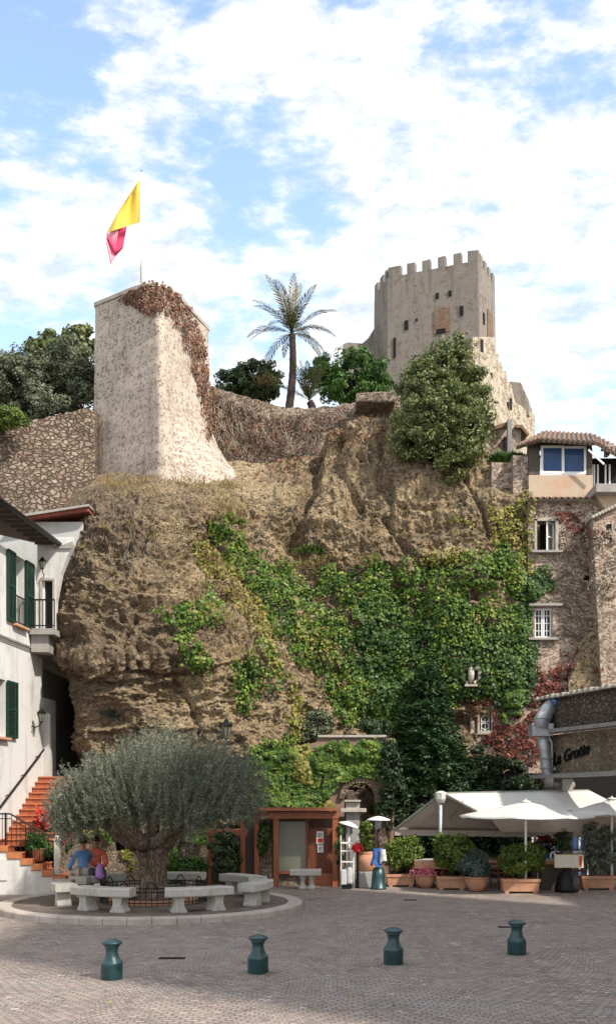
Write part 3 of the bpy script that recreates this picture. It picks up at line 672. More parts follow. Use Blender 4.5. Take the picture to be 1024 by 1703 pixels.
# ================================================================ curtain wall with dry vines
cw = pline_wall('curtain_wall', [(338, 634), (352, 643), (400, 656), (440, 668), (480, 676), (520, 678), (570, 673), (592, 668), (594, 654), (655, 652), (740, 668), (860, 772)], 39.6, 36.4, 11.0, 1.2, M['curtain'], 110, .05, 8)
tag(cw, 'stone curtain wall with dipping crest covered in dry brown vines', 'stone wall'); add_bvh(cw)
b = MB(); b.prism([W(592, 668, 36.9), W(592, 653, 36.9), W(655, 650, 36.7), W(657, 668, 36.7)], (0, 1.3, 0)); tag(b.build('parapet_block', M['curtain'], bevel=.04), 'low grey stone parapet block beside the big shrub', 'parapet')
b = MB(); b.box(wx(812, 34.6), 34.0, wz(815, 34.2), wx(849, 34.0), 35.4, wz(772, 34.2)).box(wx(849, 34.0), 33.6, wz(830, 34.2), wx(881, 33.6), 35.6, wz(767, 34.2)); pr = b.build('planter_wall', M['facade']); tag(pr, 'square stone corner pier at the cliff edge below the penthouse, topped with green plants', 'stone pier')

# ================================================================ castle keep
KP = thing('castle_keep', 'grey square castle keep with battlements above the palm and shrubs', 'castle tower', (8, 72, 26))
ZT = wz(432, 70) ; ZB = 24.0
kc = [Vector((4.6, 75.0)), Vector((5.35, 72.4)), Vector((11.0, 70.0)), Vector((12.72, 73.7)), Vector((11.5, 78)), Vector((5.5, 78.5))]
b = MB(); nb = 14
for j in range(nb + 1):
    z = ZB + (ZT - ZB) * j / nb; k = 1 + (1 - j / nb) * .035
    for p in kc: b.v.append((8.6 + (p.x - 8.6) * k, 74.3 + (p.y - 74.3) * k, z))
m_ = len(kc)
for j in range(nb):
    for k in range(m_): b.f.append((j * m_ + k, j * m_ + (k + 1) % m_, (j + 1) * m_ + (k + 1) % m_, (j + 1) * m_ + k))
b.f.append(tuple(nb * m_ + k for k in range(m_)))
b.build('wall', M['keep'], KP)
def merlon(p, u, w, h=.72, th=.38):
    u = Vector((u.x, u.y, 0)).normalized(); nn = Vector((-u.y, u.x, 0)); q = Vector((p.x, p.y, ZT - .01))
    b = MB(); vs = [q + u * a - nn * t * -1 for a in (0, w) for t in (0, th)]
    vs = [q, q + u * w, q + u * w + nn * th, q + nn * th]
    top = [v + Vector((0, 0, h + random.uniform(-.05, .03))) for v in vs]
    b.add(vs + top, [(3, 2, 1, 0), (4, 5, 6, 7), (0, 1, 5, 4), (1, 2, 6, 5), (2, 3, 7, 6), (3, 0, 4, 7)])
    return b.build('merlon', M['keep'], KP, bevel=.03)
def edge_merlons(a, c, spans):
    d_ = (c - a); L = d_.length
    for s0, s1 in spans: merlon(a + d_ * s0, d_, (s1 - s0) * L)
edge_merlons(kc[1], kc[2], [(0, .145), (.215, .305), (.385, .475), (.56, .645), (.73, .815), (.885, 1.0)])
edge_merlons(kc[2], kc[3], [(.12, .28), (.38, .52), (.62, .75), (.86, 1.0)])
edge_merlons(kc[0], kc[1], [(0, .22), (.4, .62), (.76, .9)])
edge_merlons(kc[3], kc[4], [(.1, .22), (.4, .52), (.7, .82)])
def on_keep(px, py, w, h, mat, name, edge=(1, 2), out_=-.02, dep=.4):
    a, c = kc[edge[0]], kc[edge[1]]; d_ = (c - a); r_ = (px - 512) / F
    t_ = (a.x - r_ * a.y) / (r_ * d_.y - d_.x); p = a + d_ * t_; u = Vector((d_.x, d_.y, 0)).normalized(); nn = Vector((u.y, -u.x, 0)); z = wz(py, p.y)
    k = 1 + (1 - (z - ZB) / (ZT - ZB)) * .035; q = Vector((8.6 + (p.x - 8.6) * k, 74.3 + (p.y - 74.3) * k, z))
    b = MB(); f0 = q + nn * .06; 
    vs = [f0 - u * w / 2 - Vector((0, 0, h / 2)), f0 + u * w / 2 - Vector((0, 0, h / 2)), f0 + u * w / 2 + Vector((0, 0, h / 2)), f0 - u * w / 2 + Vector((0, 0, h / 2))]
    b.prism(vs, -nn * .2); return b.build(name, mat, KP)
for px, py, w, h in ((676, 541, .26, .62), (767, 517, .24, .6), (727, 492, .2, .36), (748, 488, .2, .36), (657, 578, .16, 1.3), (693, 532, .14, .16), (733, 551, .62, .3)): on_keep(px, py, w, h, M['dark'], 'arrow_slit')
on_keep(735, 533, 1.05, 1.6, M['brickpatch'], 'blocked_opening')
on_keep(813, 560, 1.3, 3.2, M['brickpatch'], 'blocked_opening', (2, 3)); on_keep(803, 530, .35, .7, M['dark'], 'arrow_slit', (2, 3))
# ruined curtain to the left and the stepped wall falling to the right
b = MB(); b.prism([W(x, y, 74) for x, y in ((568, 690), (570, 572), (578, 569), (602, 571), (612, 562), (622, 546), (630, 540), (660, 540), (660, 690))], (0.5, 1.6, 0)); tag(b.build('ruined_wall', M['keep']), 'low ruined wall sloping up to the left side of the keep', 'ruined wall')
def lerpY(px): return 69.6 + (px - 790) / 100 * 7.0
pts = [(786, 800), (786, 560), (822, 560), (824, 590), (829, 588), (830, 604), (834, 602), (836, 618), (841, 616), (843, 632), (850, 640), (856, 668), (889, 690), (889, 800)]
SW = thing('castle_wall', 'sunlit cream castle wall stepping down to the right of the keep', 'castle wall', (12, 72, 22))
u0, u1 = W(786, 800, lerpY(786)), W(889, 800, lerpY(889))
b = MB(); fpts = [W(x, y, lerpY(x)) for x, y in pts]; nn = Vector((-(u1 - u0).y, (u1 - u0).x, 0)).normalized(); b.prism(fpts, nn * 1.5); b.build('wall', M['ruin'], SW)
b = MB(); b.prism([W(x, y, 75.5) for x, y in ((845, 700), (847, 634), (866, 636), (868, 648), (873, 652), (875, 664), (878, 668), (879, 690))], (.6, 1.6, 0)); b.build('turret', M['keep'], SW)
for x, y in ((843, 688), (848, 682), (800, 585), (815, 640), (857, 735)):
    p = W(x, y, lerpY(x)) - nn * .06; u = (u1 - u0).normalized()
    b = MB(); b.prism([p - u * .2, p + u * .2, p + u * .2 + Vector((0, 0, .8)), p - u * .2 + Vector((0, 0, .8))], nn * .2); b.build('opening', M['dark'], SW)
# small lean-to shed with a chimney post at the cliff edge
SH = thing('lean_to', 'dark tiled lean-to with a grey post below the castle wall', 'shed', W(840, 760, 37))
b = MB(); b.prism([W(815, 716, 37), W(850, 705, 37), W(850, 699, 37), W(812, 711, 37)], (0, 1.8, .3)); b.build('roof', M['rooftile'], SH)
b = MB(); b.box(wx(844, 36.8), 36.8, wz(790, 37), wx(851, 36.8), 37.0, wz(700, 37)); b.build('post', M['beam'], SH)
b = MB(); b.box(wx(816, 37.6), 37.6, wz(790, 37), wx(866, 37.6), 38.8, wz(712, 37.6)); b.build('wall', M['ruin'], SH)
b = MB(); b.box(wx(838, 37.4), 37.4, wz(790, 37), wx(846, 37.4), 37.65, wz(726, 37.4)); b.build('doorway', M['dark'], SH)
b = MB(); b.prism([W(857, 706, 37.4), W(868, 706, 37.4), W(880, 722, 37.4), W(877, 724, 37.4), W(866, 711, 37.4), W(857, 711, 37.4)], (0, 1.2, .1)); b.build('canopy', M['rooftile'], SH)

# ================================================================ white house on the left
HW = thing('white_house', 'white plastered house with dark green shutters on the left edge', 'house', (-7, 28, 0))
du_ = Vector((.082, 1, 0)).normalized(); P0 = Vector((-7.5 - .082 * 10, 20.0, 0)); nH = Vector((du_.y, -du_.x, 0))
def ux(px):   # distance along the facade of the ray through column px
    r_ = (px - 512) / F; t_ = (r_ * P0.y - P0.x) / (du_.x - r_ * du_.y); return t_
def fy(px): return (P0 + du_ * ux(px)).y
def hz(px, py): return wz(py, fy(px))
LEN = ux(62)
eave = hz(62, 905) 
wins = [(ux(13), ux(52), hz(34, 1040), hz(34, 932)), (ux(-14), ux(8), hz(0, 1226), hz(0, 1132))]
w1 = (ux(22), ux(40), hz(30, 1040), hz(30, 925)); w2 = (ux(-8), ux(9), hz(4, 1226), hz(4, 1130))
b = MB(); b.wall(P0, du_, LEN, 0, 8.75, .5, [w1, w2], nH); b.build('wall', M['white'], HW)
# lower part of the facade runs on past the corner
b = MB(); b.wall(P0 + du_ * LEN, du_, .42, 0, hz(62, 1092) , .5, [], nH); b.wall(P0 + du_ * (LEN + .42), du_, 1.2, 0, hz(62, 1158) , .5, [], nH); b.build('lower_wall', M['white'], HW)
PC = P0 + du_ * LEN
# end wall with the balcony door, facing the square
dX0, dX1 = wx(67.5, PC.y) - PC.x, wx(91, PC.y) - PC.x
b = MB(); Ye = PC.y; dl, dr_ = PC.x + dX0 + .03, PC.x + dX1 - .03; zt_, zb_, zd = wz(893, Ye), wz(1062, Ye), wz(966, Ye)
b.prism([(PC.x, Ye, zb_), (dl, Ye, zb_), (dl, Ye, zt_), (PC.x, Ye, zt_)], (0, .3, 0)).prism([(dl, Ye, zd), (dr_, Ye, zd), (dr_, Ye, zt_), (dl, Ye, zt_)], (0, .3, 0))
b.prism([(dr_, Ye, zb_), (wx(91.6, Ye), Ye, zb_), (wx(92.5, Ye), Ye, wz(1000, Ye)), (wx(101, Ye), Ye, wz(955, Ye)), (wx(112, Ye), Ye, wz(925, Ye)), (wx(122, Ye), Ye, wz(905, Ye)), (wx(124, Ye), Ye, zt_), (dr_, Ye, zt_)], (0, .3, 0)); b.build('end_wall', M['white'], HW)
DR = MB().box(PC.x + dX0 - .0, PC.y - .05, wz(1052, PC.y), PC.x + dX0 + .05, PC.y + .02, wz(966, PC.y)).box(PC.x + dX1 - .05, PC.y - .05, wz(1052, PC.y), PC.x + dX1, PC.y + .02, wz(966, PC.y)).box(PC.x + dX0, PC.y - .06, wz(966, PC.y), PC.x + dX1, PC.y + .02, wz(962, PC.y)).build('door', M['stonetrim'], HW)
MB().box(PC.x + dX0 + .03, PC.y + .12, wz(1052, PC.y), PC.x + dX1 - .03, PC.y + .16, wz(966, PC.y)).build('glass', M['glass'], DR)
MB().box(PC.x + dX0 + .04, PC.y + .06, wz(1052, PC.y), PC.x + dX0 + .1, PC.y + .11, wz(966, PC.y)).build('frame', M['whitepaint'], DR)
# thin grey wedge standing in for the shadow under the roof edge
b = MB(); b.prism([W(88, 912, PC.y - .06), W(121, 900, PC.y - .06), W(119, 912, PC.y - .06)], (0, .05, 0)); b.build('eave_shade', M['concrete'], HW)
# balcony slab and rail
bz = wz(1052, PC.y); BL = MB().box(PC.x - .02, PC.y - .75, bz - .16, wx(93, PC.y - .6), PC.y, bz).box(PC.x - .02, PC.y - .6, bz - .62, wx(90, PC.y - .4) - .1, PC.y, bz - .163).build('balcony', M['concrete'], HW)
rb = MB(); ya = PC.y - .7; xa, xb = PC.x + .02, wx(92, PC.y - .6)
rb.beam((xa, ya, bz + .78), (xb, ya, bz + .78), .04, .04).beam((xa, ya, bz + .08), (xb, ya, bz + .08), .03, .03)
for i in range(7): rb.beam((xa + (xb - xa) * i / 6, ya, bz), (xa + (xb - xa) * i / 6, ya, bz + .78), .02, .02)
rb.build('railing', M['iron'], BL)
MB().box(-14, 31.3, 0, PC.x - .3, 38.5, 6.2).build('light_block', M['greyplaster'], HW)  # unseen block added to keep side light out of the passage
MB().box(-14, 20.0, 0, -13.5, 31.3, 8.75).build('rear_wall', M['white'], HW)
MB().box(-14, 19.85, 0, P0.x + .02, 20.0, 8.75).build('front_wall', M['white'], HW)
# eaves, gutter, roof
ro = MB(); e0 = P0 + nH * .55 + Vector((0, 0, 8.85)); e1 = PC + nH * .55 + Vector((0, 0, 8.85)); e1 = e1 + du_ * .6
e0.z = e1.z = wz(906, PC.y); 
ro.add([e0, e1, e1 - nH * 5 + Vector((0, 0, 1.2)), e0 - nH * 5 + Vector((0, 0, 1.2)), e0 + Vector((0, 0, .08)), e1 + Vector((0, 0, .08)), e1 - nH * 5 + Vector((0, 0, 1.3)), e0 - nH * 5 + Vector((0, 0, 1.3))], [(0, 1, 2, 3), (4, 7, 6, 5), (0, 4, 5, 1), (1, 5, 6, 2), (2, 6, 7, 3), (3, 7, 4, 0)])
RF = ro.build('roof', M['rooftile'], HW)
MB().tube([e0 + nH * .06 + Vector((0, 0, .02)), e1 + nH * .06 + Vector((0, 0, .02))], .075, 10).build('gutter', M['iron'], RF, True)
for i in range(24): q = e0.lerp(e1, i / 23); MB().beam(q - nH * .0 - Vector((0, 0, .05)), q - nH * .5 - Vector((0, 0, .02)), .08, .09).build('rafter', M['darkwood'], RF)
sc0 = P0 + nH * .02; zz = hz(0, 1057)
MB().beam(Vector((P0.x, P0.y, zz)) + nH * .01, Vector((PC.x, PC.y, zz)) + nH * .01, .05, .05).build('string_course', M['beam'], HW)
MB().beam(Vector((P0.x, P0.y, zz - .1)) + nH * .03, Vector((PC.x, PC.y, zz - .1)) + nH * .03, .02, .02).build('cable', M['iron'], HW)
def shutter(u0_, u1_, z0_, z1_, off=.06, parent=HW):
    A_ = P0 + du_ * u0_ + nH * off; B_ = P0 + du_ * u1_ + nH * off; b = MB(); mid = (A_ + B_) / 2
    for q in (A_, B_): b.beam(Vector((q.x, q.y, z0_)), Vector((q.x, q.y, z1_)), .05, .05, up=du_)
    for z in (z0_ + .03, z1_ - .03, (z0_ + z1_) / 2): b.beam(Vector((A_.x, A_.y, z)), Vector((B_.x, B_.y, z)), .05, .06)
    k = int((z1_ - z0_) / .055)
    for i in range(k):
        z = z0_ + (i + .5) * (z1_ - z0_) / k; b.beam(Vector((A_.x, A_.y, z)), Vector((B_.x, B_.y, z)), .035, .03, up=(0.3, 0, 1))
    return b.build('shutter', M['shutter'], parent)
def hwin(w, parent=HW, grille=True):
    u0_, u1_, z0_, z1_ = w; A_ = P0 + du_ * u0_ - nH * .22; B_ = P0 + du_ * u1_ - nH * .22; b = MB()
    for q in (A_, B_, (A_ + B_) / 2): b.beam(Vector((q.x, q.y, z0_)), Vector((q.x, q.y, z1_)), .05, .05, up=du_)
    for z in (z0_ + .03, z1_ - .03): b.beam(Vector((A_.x, A_.y, z)), Vector((B_.x, B_.y, z)), .05, .05)
    o = b.build('window', M['whitepaint'], parent)
    b = MB(); A2, B2 = A_ - nH * .03, B_ - nH * .03; b.add([(A2.x, A2.y, z0_), (B2.x, B2.y, z0_), (B2.x, B2.y, z1_), (A2.x, A2.y, z1_)], [(0, 1, 2, 3)]); b.build('pane', M['glass'], o)
    if grille:
        b = MB(); A3, B3 = P0 + du_ * (u0_ + .02) + nH * .03, P0 + du_ * (u1_ - .02) + nH * .03; zt = z0_ + .75
        for z in (z0_ + .06, zt): b.beam(Vector((A3.x, A3.y, z)), Vector((B3.x, B3.y, z)), .025, .025)
        for i in range(9): q = A3.lerp(B3, i / 8); b.beam(Vector((q.x, q.y, z0_ + .06)), Vector((q.x, q.y, zt)), .015, .015, up=du_)
        b.build('grille', M['iron'], o)
    b = MB(); S0, S1 = P0 + du_ * (u0_ - .1) + nH * .06, P0 + du_ * (u1_ + .1) + nH * .06; b.beam(Vector((S0.x, S0.y, z0_ - .04)), Vector((S1.x, S1.y, z0_ - .04)), .14, .06); b.build('sill', M['terra'], o)
hwin(w1); hwin(w2, grille=False)
sw_ = (w1[1] - w1[0])
shutter(w1[0] - sw_ * .62, w1[0] - .02, w1[2], w1[3]); shutter(w1[1] + .02, w1[1] + sw_ * .72, w1[2], w1[3])
shutter(w2[1] + .02, w2[1] + sw_ * .85, w2[2], w2[3]); shutter(w2[0] - sw_ * .9, w2[0] - .02, w2[2], w2[3])
# recessed pilaster beside the passage
b = MB(); q = P0 + du_ * (LEN + .5); b.box(q.x - .05, q.y, 2.9, q.x + .2, q.y + .25, hz(62, 1185) ); b.build('door_jamb', M['greyplaster'], HW)
# handrail on the wall
h0 = P0 + du_ * ux(-30) + nH * .12; h1 = P0 + du_ * ux(66) + nH * .12
zr0, zr1 = wz(1372, h0.y), wz(1247, h1.y)
b = MB(); b.tube([(h0.x, h0.y, zr0), (h1.x, h1.y, zr1)], .028, 8)
for i in range(4): q = h0.lerp(h1, .1 + .27 * i); z = zr0 + (zr1 - zr0) * (.1 + .27 * i); b.beam((q.x, q.y, z), (q.x - .12, q.y, z - .05), .02, .02)
b.build('handrail', M['iron'], HW)
b = MB(); q = P0 + du_ * ux(4) + nH * .015; b.box(q.x, q.y, 0.2, q.x + .01, q.y + .5, .6); 
# lamps on the house
def bracket_lamp(name, label, p, dirv, s=1.0, up_=1):
    t = thing(name, label, 'lamp', p); d_ = Vector(dirv); o = Vector(p); e = o + d_ * .35 * s + Vector((0, 0, .12 * s))
    MB().tube([o, o + d_ * .15 * s + Vector((0, 0, -.04 * s)), o + d_ * .3 * s + Vector((0, 0, .02 * s)), e], .018 * s, 6).tube([o + Vector((0, 0, -.2 * s)), o + d_ * .2 * s + Vector((0, 0, .0))], .012 * s, 6).build('bracket', M['iron'], t)
    b = MB().lathe(e, [(.04 * s, 0), (.07 * s, .03 * s), (.065 * s, .04 * s)], 6); b.lathe(e, [(.15 * s, .30 * s), (.16 * s, .33 * s), (.08 * s, .42 * s), (.03 * s, .47 * s), (.001, .52 * s)], 6)
    for k in range(6): a = k * math.pi / 3; b.beam(e + Vector((math.cos(a) * .065 * s, math.sin(a) * .065 * s, .03 * s)), e + Vector((math.cos(a) * .14 * s, math.sin(a) * .14 * s, .31 * s)), .012 * s, .012 * s)
    b.build('lantern_frame', M['iron'], t)
    MB().lathe(e, [(.055 * s, .04 * s), (.13 * s, .30 * s)], 6).build('glass', M['frosted'], t)
    return t
bracket_lamp('wall_lantern', 'black iron lantern on the white end wall above the balcony door', W(74, 955, PC.y - .02), (0, -1, 0), .7)
q = P0 + du_ * ux(52); bracket_lamp('wall_lantern', 'black iron lantern bracket on the white facade above the stairs', (q.x, q.y, wz(1208, q.y)), nH, .8)

# small grey building behind, with a red roof edge
GB = thing('grey_building', 'grey rendered building with a flat red-edged roof behind the white house', 'building', (-8.5, 32, 0))
MB().box(-12, 31.6, wz(965, 31.6), wx(138, 31.6), 32.6, wz(868, 31.6)).build('wall', M['greyplaster'], GB)
b = MB(); b.prism([W(28, 866, 31.3), W(30, 860, 31.3), W(147, 842, 31.3), W(147, 850, 31.3)], (0, 2.4, .1)); b.build('roof', M['rooftile2'], GB)
b = MB(); b.prism([W(18, 862, 31.2), W(22, 857, 31.2), W(148, 838, 31.2), W(148, 841.5, 31.2)], (0, 2.4, .1)); b.build('roof_edge', M['concrete'], GB)

# ================================================================ stairs
ST = thing('staircase', 'terracotta tiled outdoor staircase climbing beside the white house', 'staircase', (-6.5, 27, 0))
YF = 26.7
steps = [(110, 1466), (103, 1457), (87, 1447), (69, 1437), (52, 1427), (34, 1417), (12, 1407), (-20, 1397)]
xR = wx(108, YF); prof = []
tiles = MB(); nos = MB(); flank = MB()
sx = [wx(a, YF) for a in (108, 88, 70, 53, 35, 12, -8)]; szs = [wz(a, YF) for a in (1457, 1448, 1438, 1429, 1418.5, 1407, 1398)]
xl = wx(-60, YF)
fl = [(xR, 0)]
for i, (x, z) in enumerate(zip(sx, szs)):
    x2 = sx[i + 1] if i < len(sx) - 1 else xl
    fl += [(x - .0, (szs[i - 1] if i else 0)), (x, z - .035)] if i == 0 else [(x, szs[i - 1] - .035), (x, z - .035)]
    tiles.box(x2 - .05, YF + .03, z - .17, x, YF + 2.2, z - .002)
    nos.box(x2, YF - .03, z - .15, x + .02, YF + .03, z + .003); nos.box(x - .035, YF + .03, z - .03, x + .025, YF + 2.2, z + .004)
fl += [(xl, szs[-1] - .035), (xl, 0)]
tiles.build('treads', M['tile'], ST); nos.build('nosing', M['nosing'], ST)
MB().prism([(x, YF, z - (.13 if 0 < z else 0)) for x, z in fl], (0, 2.4, 0)).build('flank_wall', M['white'], ST)
MB().box(wx(-40, YF) , YF - .03, 0.35, wx(12, YF), YF + .01, .55 + .35).build('hatch_panel', M['white'], ST, bevel=.01)
# upper flight, going up away from the square along the facade
t2 = MB(); n2_ = MB(); z = szs[-2]; ys0 = YF + .6; N2 = 12; zt = wz(1292, 30.2); rise = (zt - z) / N2; run = (30.3 - ys0) / N2
for i in range(N2):
    y0 = ys0 + i * run; zi = z + rise * (i + 1); xa_ = P0.x + .082 * (y0 - 20) + .02; xe = wx(100, 28) + .0
    t2.box(xa_, y0, 0 if i == N2 - 1 else zi - rise - .05, xe, 31.2, zi - .002); n2_.box(xa_, y0 - .03, zi - .035, xe, y0 + .02, zi + .003)
t2.build('upper_treads', M['tile'], ST); n2_.build('upper_nosing', M['nosing'], ST)
MB().box(wx(100, 28), ys0 + .3, 0, wx(100, 28) + .18, 30.8, 1.35).build('side_wall', M['pier'], ST)
# iron railing and white posts
RL = thing('stair_railing', 'black iron railing with a pale top rail along the tiled stairs', 'railing', (-6.3, YF, 0))
b = MB(); yr = YF + .08
tp = [(wx(-60, yr), wz(1354, yr)), (wx(17, yr), wz(1354, yr)), (wx(34, yr), wz(1364, yr)), (wx(90, yr), wz(1395, yr))]
for (x0, z0_), (x1, z1_) in zip(tp[:-1], tp[1:]): b.tube([(x0, yr, z0_), (x1, yr, z1_)], .022, 6).tube([(x0, yr, z0_ - .12), (x1, yr, z1_ - .12)], .012, 6)
x = wx(-58, yr)
while x < wx(90, yr):
    zt_ = np.interp(x, [q[0] for q in tp], [q[1] for q in tp]); zb_ = np.interp(x, [sx[i] for i in range(len(sx) - 1, -1, -1)], [szs[i] for i in range(len(sx) - 1, -1, -1)])
    b.beam((x, yr, zb_), (x, yr, zt_), .014, .014); x += .115
for px in (9,): b.beam((wx(px, yr), yr, wz(1416, yr)), (wx(px, yr), yr, wz(1352, yr)), .035, .035)
b.build('bars', M['iron'], RL)
def post(px, y0, y1, w, Y, label):
    t = thing('stair_post', label, 'post', (wx(px, Y), Y, wz(y1, Y))); x = wx(px, Y); z0_, z1_ = wz(y1, Y), wz(y0, Y)
    MB().box(x - w / 2, Y - w / 2, z0_ + .1, x + w / 2, Y + w / 2, z1_ - .08).build('shaft', M['bench'], t, bevel=.008)
    MB().box(x - w * .7, Y - w * .7, z0_, x + w * .7, Y + w * .7, z0_ + .1).build('plinth', M['bench'], t, bevel=.01)
    MB().box(x - w * .65, Y - w * .65, z1_ - .08, x + w * .65, Y + w * .65, z1_ - .03).sphere((x, Y, z1_), w * .45).build('cap', M['bench'], t, bevel=.008)
post(95, 1393, 1455, .13, YF + .1, 'square white stair post at the foot of the railing')
post(110, 1396, 1452, .09, YF + 1.6, 'slim white stair post behind the first one at the stair foot')

# ================================================================ rubble wall and arched niche behind the olive tree
NW = thing('niche_wall', 'low rubble wall with a small dark arched niche behind the olive tree', 'stone wall', (-6, 30, 0))
Yn = 29.9
b = MB(); x0, x1 = wx(118, Yn), wx(345, Yn); xc, hw_ = wx(200, Yn), .14; za, zb2 = wz(1416, Yn), wz(1396, Yn)
arc = [(xc + hw_ * math.cos(a), zb2 + hw_ * .9 * math.sin(a)) for a in np.linspace(math.pi, 0, 9)]
out_l = [(x0, 0), (x0, wz(1350, Yn)), (xc, wz(1335, Yn)), (xc, zb2 + hw_ * .9)] + [arc[k] for k in range(3, -1, -1)] + [(xc - hw_, za), (xc, za), (xc, 0)]
out_r = [(xc, 0), (xc, za), (xc + hw_, za)] + [arc[k] for k in range(8, 4, -1)] + [(xc, zb2 + hw_ * .9), (xc, wz(1335, Yn)), (x1, wz(1340, Yn)), (x1, 0)]
for o_ in (out_l, out_r): b.prism([(x, Yn, z) for x, z in o_], (0, .5, 0))
b.build('wall', M['pier'], NW)
MB().box(xc - .3, Yn + .3, za - .1, xc + .3, Yn + .49, zb2 + .35).build('niche', M['dark'], NW); add_bvh([o for o in SC.objects if o.name.startswith('wall') and o.parent == NW][0])

# ================================================================ terrace wall with arched passage
TW = thing('terrace_wall', 'ivy covered pink terrace wall with a round arched passage behind the shelter', 'wall', (0, 30.6, 0))
Yt = 30.6
ac, ar = wx(598, Yt), (wx(624, Yt) - wx(573, Yt)) / 2; zs = wz(1328, Yt)
arc = [(ac + ar * math.cos(a), zs + ar * math.sin(a)) for a in np.linspace(math.pi, 0, 17)]
L_ = [(wx(405, Yt), 0), (wx(405, Yt), wz(1262, Yt)), (wx(525, Yt), wz(1235, Yt)), (wx(530, Yt), wz(1226, Yt)), (ac, wz(1226, Yt)), (ac, zs + ar)] + [arc[k] for k in range(7, -1, -1)] + [(ac - ar, 0)]
R_ = [(ac + ar, 0)] + [arc[k] for k in range(16, 8, -1)] + [(ac, zs + ar), (ac, wz(1226, Yt)), (wx(655, Yt), wz(1228, Yt)), (wx(655, Yt), 0)]
b = MB()
for o_ in (L_, R_): b.prism([(x, Yt, z) for x, z in o_], (0, .55, 0))
tw = b.build('wall', M['pink'], TW)
MB().box(wx(528, Yt), Yt - .08, wz(1227, Yt), wx(642, Yt), Yt + .5, wz(1223, Yt)).build('coping', M['stonetrim'], TW, bevel=.01)
b = MB()
for k in range(15):
    a = math.pi * (k + .5) / 15; c_, s_ = math.cos(a), math.sin(a); p = Vector((ac + (ar + .07) * c_, Yt - .03, zs + (ar + .07) * s_)); b.beam(p - Vector((s_, 0, -c_)) * .068, p + Vector((s_, 0, -c_)) * .068, .14, .14, up=(0, 1, 0))
b.build('arch_stones', M['pier'], TW, bevel=.01)
MB().box(wx(560, 32.2), 32.2, 0, wx(660, 32.2), 32.4, 2.6).build('passage_back', M['pier'], TW)
add_bvh(tw)
b = MB(); b.box(wx(575, 29.9), 29.9, 0, wx(598, 29.9), 30.2, wz(1334, 29.9)); PLR = thing('stone_pillar', 'grey stone gate pillar with a flat cap in front of the arch', 'pillar', (wx(586, 29.9), 30, 0))
b.build('shaft', M['concrete'], PLR, bevel=.015)
MB().box(wx(566, 29.8), 29.75, wz(1351, 29.9), wx(609, 29.8), 30.3, wz(1345, 29.9)).build('ledge', M['stonetrim'], PLR, bevel=.01)
MB().box(wx(573, 29.8), 29.8, wz(1334, 29.9), wx(600, 29.8), 30.3, wz(1331, 29.9)).build('cap', M['stonetrim'], PLR, bevel=.01)
# ================================================================ stone house on the right
SHs = thing('stone_house', 'tall rubble stone house with red creeper and a penthouse on the right', 'house', (8, 33.2, 0))
Yh = 33.2
fx0, fx1 = wx(877, Yh), wx(1330, Yh)
wA = (wx(891, Yh) - fx0, wx(924, Yh) - fx0, wz(917, Yh), wz(867, Yh)); wB = (wx(889, Yh) - fx0, wx(918, Yh) - fx0, wz(1061, Yh), wz(1011, Yh)); wV = (wx(970, Yh) - fx0, wx(981, Yh) - fx0, wz(966, Yh), wz(957, Yh))
b = MB(); b.wall((fx0, Yh, 0), (1, 0, 0), fx1 - fx0, wz(1140, Yh), wz(832, Yh), .45, [wA, wB, wV], (0, -1, 0))
b.add([(fx0, Yh, wz(1140, Yh)), (fx0, Yh + 6, wz(1140, Yh)), (fx0, Yh + 6, wz(832, Yh)), (fx0, Yh, wz(832, Yh))], [(0, 1, 2, 3)])
fo = b.build('wall', M['facade'], SHs); add_bvh(fo)
lx0 = wx(782, Yh - .1); nx0, nx1, nz0, nz1 = wx(796, Yh) - lx0, wx(815, Yh) - lx0, wz(1216, Yh), wz(1177, Yh)
b = MB(); b.wall((lx0, Yh - .1, 0), (1, 0, 0), fx1 - lx0, 0, wz(1140, Yh - .1) + .06, .5, [(nx0, nx1, nz0, nz1)], (0, -1, 0)); lo = b.build('lower_wall', M['facade'], SHs); add_bvh(lo)
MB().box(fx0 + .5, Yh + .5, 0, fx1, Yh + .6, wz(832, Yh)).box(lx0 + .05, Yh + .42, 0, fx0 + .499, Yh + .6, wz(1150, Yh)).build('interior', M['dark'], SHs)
# window with one sash open
w_ = MB(); x0, x1, z0, z1 = fx0 + wA[0], fx0 + wA[1], wA[2], wA[3]
for bx_ in ((x0 - .06, z0, x0 + .02, z1 + .07), (x1 - .02, z0, x1 + .07, z1 + .07), (x0 - .06, z1, x1 + .07, z1 + .09)): w_.box(bx_[0], Yh - .06, bx_[1], bx_[2], Yh + .12, bx_[3])
wo = w_.build('window', M['stonetrim'], SHs, bevel=.008)
MB().box(x0 - .16, Yh - .2, z0 - .07, x1 + .16, Yh + .1, z0).build('sill', M['concrete'], wo, bevel=.01)
xm = x0 + (x1 - x0) * .56
sash = MB()
for q in ((xm, Yh + .02), (x1 - .04, Yh + .2)): sash.beam((q[0], q[1], z0), (q[0], q[1], z1), .045, .045)
for z in (z0 + .03, (z0 + z1) / 2, z1 - .03): sash.beam((xm, Yh + .02, z), (x1 - .04, Yh + .2, z), .04, .04)
so_ = sash.build('sash', M['whitepaint'], wo)
b = MB(); b.add([(xm, Yh + .04, z0), (x1 - .04, Yh + .22, z0), (x1 - .04, Yh + .22, z1), (xm, Yh + .04, z1)], [(0, 1, 2, 3)]); b.build('pane', M['frosted'], so_)
